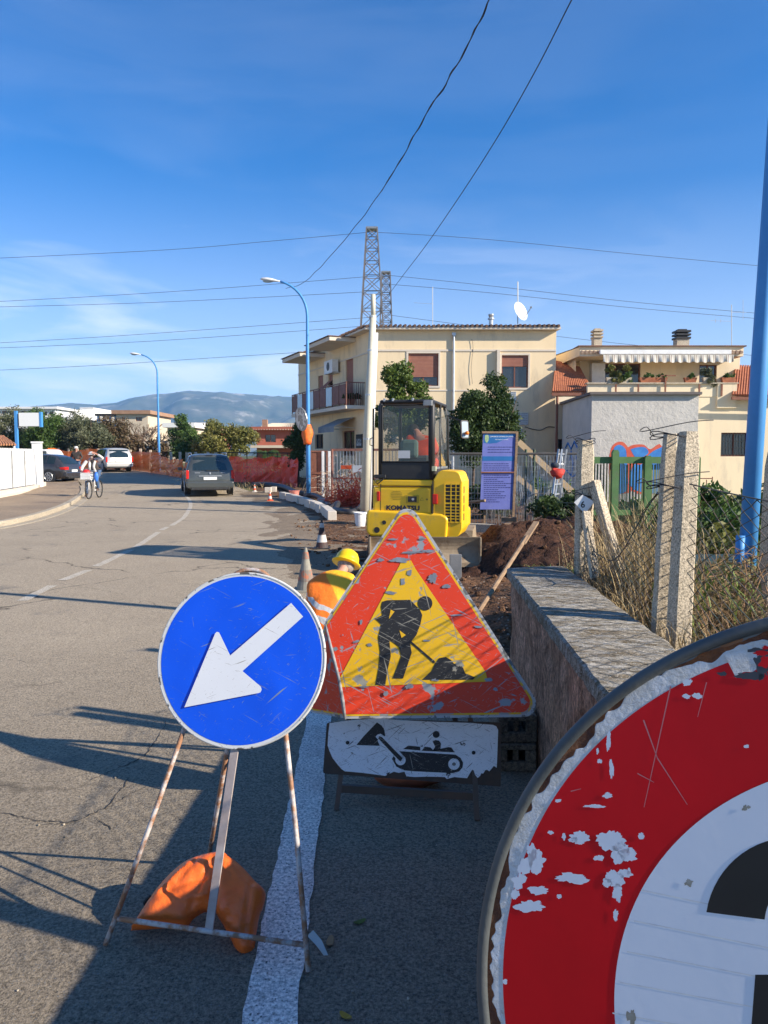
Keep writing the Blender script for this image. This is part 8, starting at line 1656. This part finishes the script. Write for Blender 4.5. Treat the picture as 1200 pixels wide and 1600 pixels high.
# white van behind the fence
wv2 = E('parked_van', (at(76, 700, 43).x, 43, .3), 'white van just showing above the black estate car', 'van'); c = at(70, 700, 43)
m = MB(); f_ = Fr((c.x - 1.6, 42, 0), 0, 0); m.prism(f_, rpoly([(0, .6), (2.35, .6), (2.35, 1.6), (2.15, at(0, 702, 42).z), (0, at(0, 702, 42).z)], [.05, .1, .2, .3, .2]), -1.8, 0); m.build('body', whitep, wv2, bevel=.05)
m = MB(); m.prism(f_, [(1.5, 1.4), (2.2, 1.4), (2.1, 1.85), (1.5, 1.85)], 0, .01); m.build('side_window', carglass, wv2)
for x in (.5, 1.9): m = MB(); m.tube([f_.at(x, .66, -.1), f_.at(x, .66, .02)], .32, 18); m.build('tyre', blackp, wv2)
# ================================================================== PYLONS AND WIRES
def pylon(xpx, ytop, Y, wtop, wbot, label):
    x = at(xpx, 700, Y).x; zt_ = at(xpx, ytop, Y).z; t = E('pylon', (x, Y, 0), label, 'pylon', 'lattice pylons behind the beige house'); m = MB(); r = Y * .0011
    hw = lambda z: (wbot + (wtop - wbot) * min(1, z / zt_)) / 2; zs_ = [0]; 
    while zs_[-1] < zt_ - 1.0: zs_.append(min(zt_, zs_[-1] + max(1.7, hw(zs_[-1]) * 1.7)))
    if zs_[-1] < zt_: zs_.append(zt_)
    cs = [(-1, -1), (1, -1), (1, 1), (-1, 1)]
    P = lambda c, z: Vector((x + c[0] * hw(z), Y + c[1] * hw(z), z))
    for c in cs: m.tube([P(c, z) for z in zs_], r, 4)
    pym = M('pylon_steel', (.20, .17, .15), .6, (.14, .13, .12), 1, metal=.2); m.build('legs', pym, t); m = MB()
    for a, b in zip(zs_, zs_[1:]):
        for i in range(4):
            c, d = cs[i], cs[(i + 1) % 4]; m.tube([P(c, a), P(d, b)], r * .5, 3, cap=False); m.tube([P(d, a), P(c, b)], r * .5, 3, cap=False); m.tube([P(c, b), P(d, b)], r * .55, 3, cap=False)
    m.build('bracing', pym, t); m = MB(); m.box((x, Y, zt_), (wtop * 1.1, wtop * 1.1, .35))
    m.build('top_frame', greymet, t); return x
pylon(581.5, 358, 140, 1.9, 7.0, 'tall lattice pylon rising behind the beige house, nearer of the two'); pylon(603, 426, 190, 2.0, 5.2, 'smaller looking lattice pylon just right of the tall one')
wg = 'overhead lines to the pylons'
for i, (pts, Y, lab) in enumerate([([(-60, 406), (250, 391), (420, 377), (575, 363)], 140, 'highest overhead line left of the tall pylon'), ([(590, 363), (760, 374), (1000, 398), (1260, 422)], 140, 'highest overhead line right of the tall pylon'),
    ([(-60, 474), (150, 463), (350, 450), (590, 431)], 150, 'second overhead line left of the pylons'), ([(-60, 481), (200, 474), (400, 465), (590, 455)], 150, 'third overhead line left of the pylons'),
    ([(606, 430), (760, 446), (1000, 473), (1260, 496)], 185, 'second overhead line right of the pylons'), ([(606, 444), (760, 457), (1000, 482), (1260, 504)], 185, 'third overhead line right of the pylons'),
    ([(-60, 539), (150, 527), (350, 513), (590, 495)], 160, 'fourth overhead line left of the pylons'), ([(-60, 546), (200, 535), (400, 522), (590, 508)], 160, 'fifth overhead line left of the pylons'), ([(-60, 581), (150, 571), (350, 558), (560, 545)], 170, 'lowest overhead line left of the pylons'),
    ([(606, 492), (760, 512), (1000, 540), (1260, 562)], 185, 'lowest overhead line right of the pylons')]):
    m = MB(); m.tube([at(x, y, Y) for x, y in cr_spline(pts, 8)], .042 * Y / 140, 4, cap=False); T(m.build('overhead_line', rope), lab, 'overhead line', wg)
def atz(px_, py_, z): d = ray(px_, py_); return CO + d * ((z - CAMZ) / d.z)
m = MB(); pts = [atz(800, -62, 7.7), atz(765, 0, 7.7), atz(735, 62, 7.7), atz(700, 125, 7.7), atz(666, 178, 7.68), atz(634, 236, 7.65), atz(600, 292, 7.62), atz(560, 348, 7.6), atz(520, 396, 7.6), atz(490, 428, 7.7), atz(470, 444, 7.9), at(446, 451, 29)]
sp = cr_spline([tuple(q) for q in pts], 8); sp = [(x + .006 * math.sin(i * 1.3), y, z + .010 * math.sin(i * .9)) for i, (x, y, z) in enumerate(sp)]; m.tube(sp, .009, 4, cap=False); m.tube([(x + .013 * math.sin(i * .8), y, z + .016 * math.cos(i * .8)) for i, (x, y, z) in enumerate(sp[:50])], .008, 4, cap=False); T(m.build('telephone_cable', rope, loc=tuple(pts[5])), 'twisted dark cable running from the top of the sky to the middle lamp post', 'cable')
m = MB(); pts = [atz(930, -68, 7.6), atz(893, 0, 7.6), atz(838, 108, 7.55), atz(780, 210, 7.5), atz(720, 304, 7.5), atz(665, 384, 7.6), atz(630, 430, 7.8), at(606, 462, 33)]; m.tube(cr_spline([tuple(q) for q in pts], 8), .009, 4, cap=False); T(m.build('telephone_cable', rope, loc=tuple(pts[3])), 'single thin cable running from the top of the sky to the beige house', 'cable')
# ================================================================== HILLS
ridge = [(-300, 640), (-100, 641), (0, 641), (40, 637), (75, 634), (110, 631), (150, 634), (185, 630), (205, 624), (235, 619), (262, 618), (285, 613), (300, 611.5), (318, 613), (340, 614), (375, 616), (410, 618.5), (440, 621), (470, 621), (520, 628), (600, 642), (700, 650), (900, 655), (1500, 660)]
def rz_at(px_):
    for (a, b), (c, d) in zip(ridge, ridge[1:]):
        if a <= px_ <= c: t = (px_ - a) / (c - a); return b + (d - b) * t
    return 650
vs = []; nxm, nym = 420, 60
for j in range(nym + 1):
    t = j / nym
    for i in range(nxm + 1):
        px_ = -300 + 1700 * i / nxm; Y = 2300 + 1500 * t; x = (px_ - 600) / 1202 * Y; y_ = rz_at(px_); top = 1.6 + (712 - y_ + .6 * noise.noise(Vector((px_ * .1, 0, 0)))) / 1202 * 3800
        g = ss(t, 0, 1) ** .85; rid = 1 - abs(noise.noise(Vector((x * .0035, Y * .0012, 2)))) * 1.1; nn_ = noise.noise(Vector((x * .01, Y * .006, 5))) * .12 + noise.noise(Vector((x * .03, Y * .02, 8))) * .05
        z = top * (g * (1 - (1 - t) ** .7 * .85 * (1 - rid)) + nn_ * 1.6 * g * (1 - t)) ; vs.append((x, Y, max(z - 1, -4) if t < 1 else top))
fs = [(j * (nxm + 1) + i, j * (nxm + 1) + i + 1, (j + 1) * (nxm + 1) + i + 1, (j + 1) * (nxm + 1) + i) for j in range(nym) for i in range(nxm)]
me = bpy.data.meshes.new('hills'); me.from_pydata(vs, [], fs); me.polygons.foreach_set('use_smooth', [True] * len(fs))
hm = M('hill', (.035, .055, .035), .95, (.12, .115, .08), .006, dirt=(.36, .33, .28), dirtscale=.008, dirtpos=(.54, .66))
o = link('hills', me, hm, None); T(o, kind='structure')
# ---- air
m = MB(); m.box((0, 1960, 169), (5800, 4400, 344)); hz_ = bpy.data.materials.new('haze'); hz_.use_nodes = True; n_ = hz_.node_tree.nodes; l_ = hz_.node_tree.links; n_.remove(n_['Principled BSDF'])
pv = n_.new('ShaderNodeVolumePrincipled'); pv.inputs['Color'].default_value = (.30, .60, 1, 1); pv.inputs['Density'].default_value = .00017; pv.inputs['Anisotropy'].default_value = .0; l_.new(pv.outputs[0], n_['Material Output'].inputs['Volume'])
T(m.build('haze', hz_), kind='stuff')
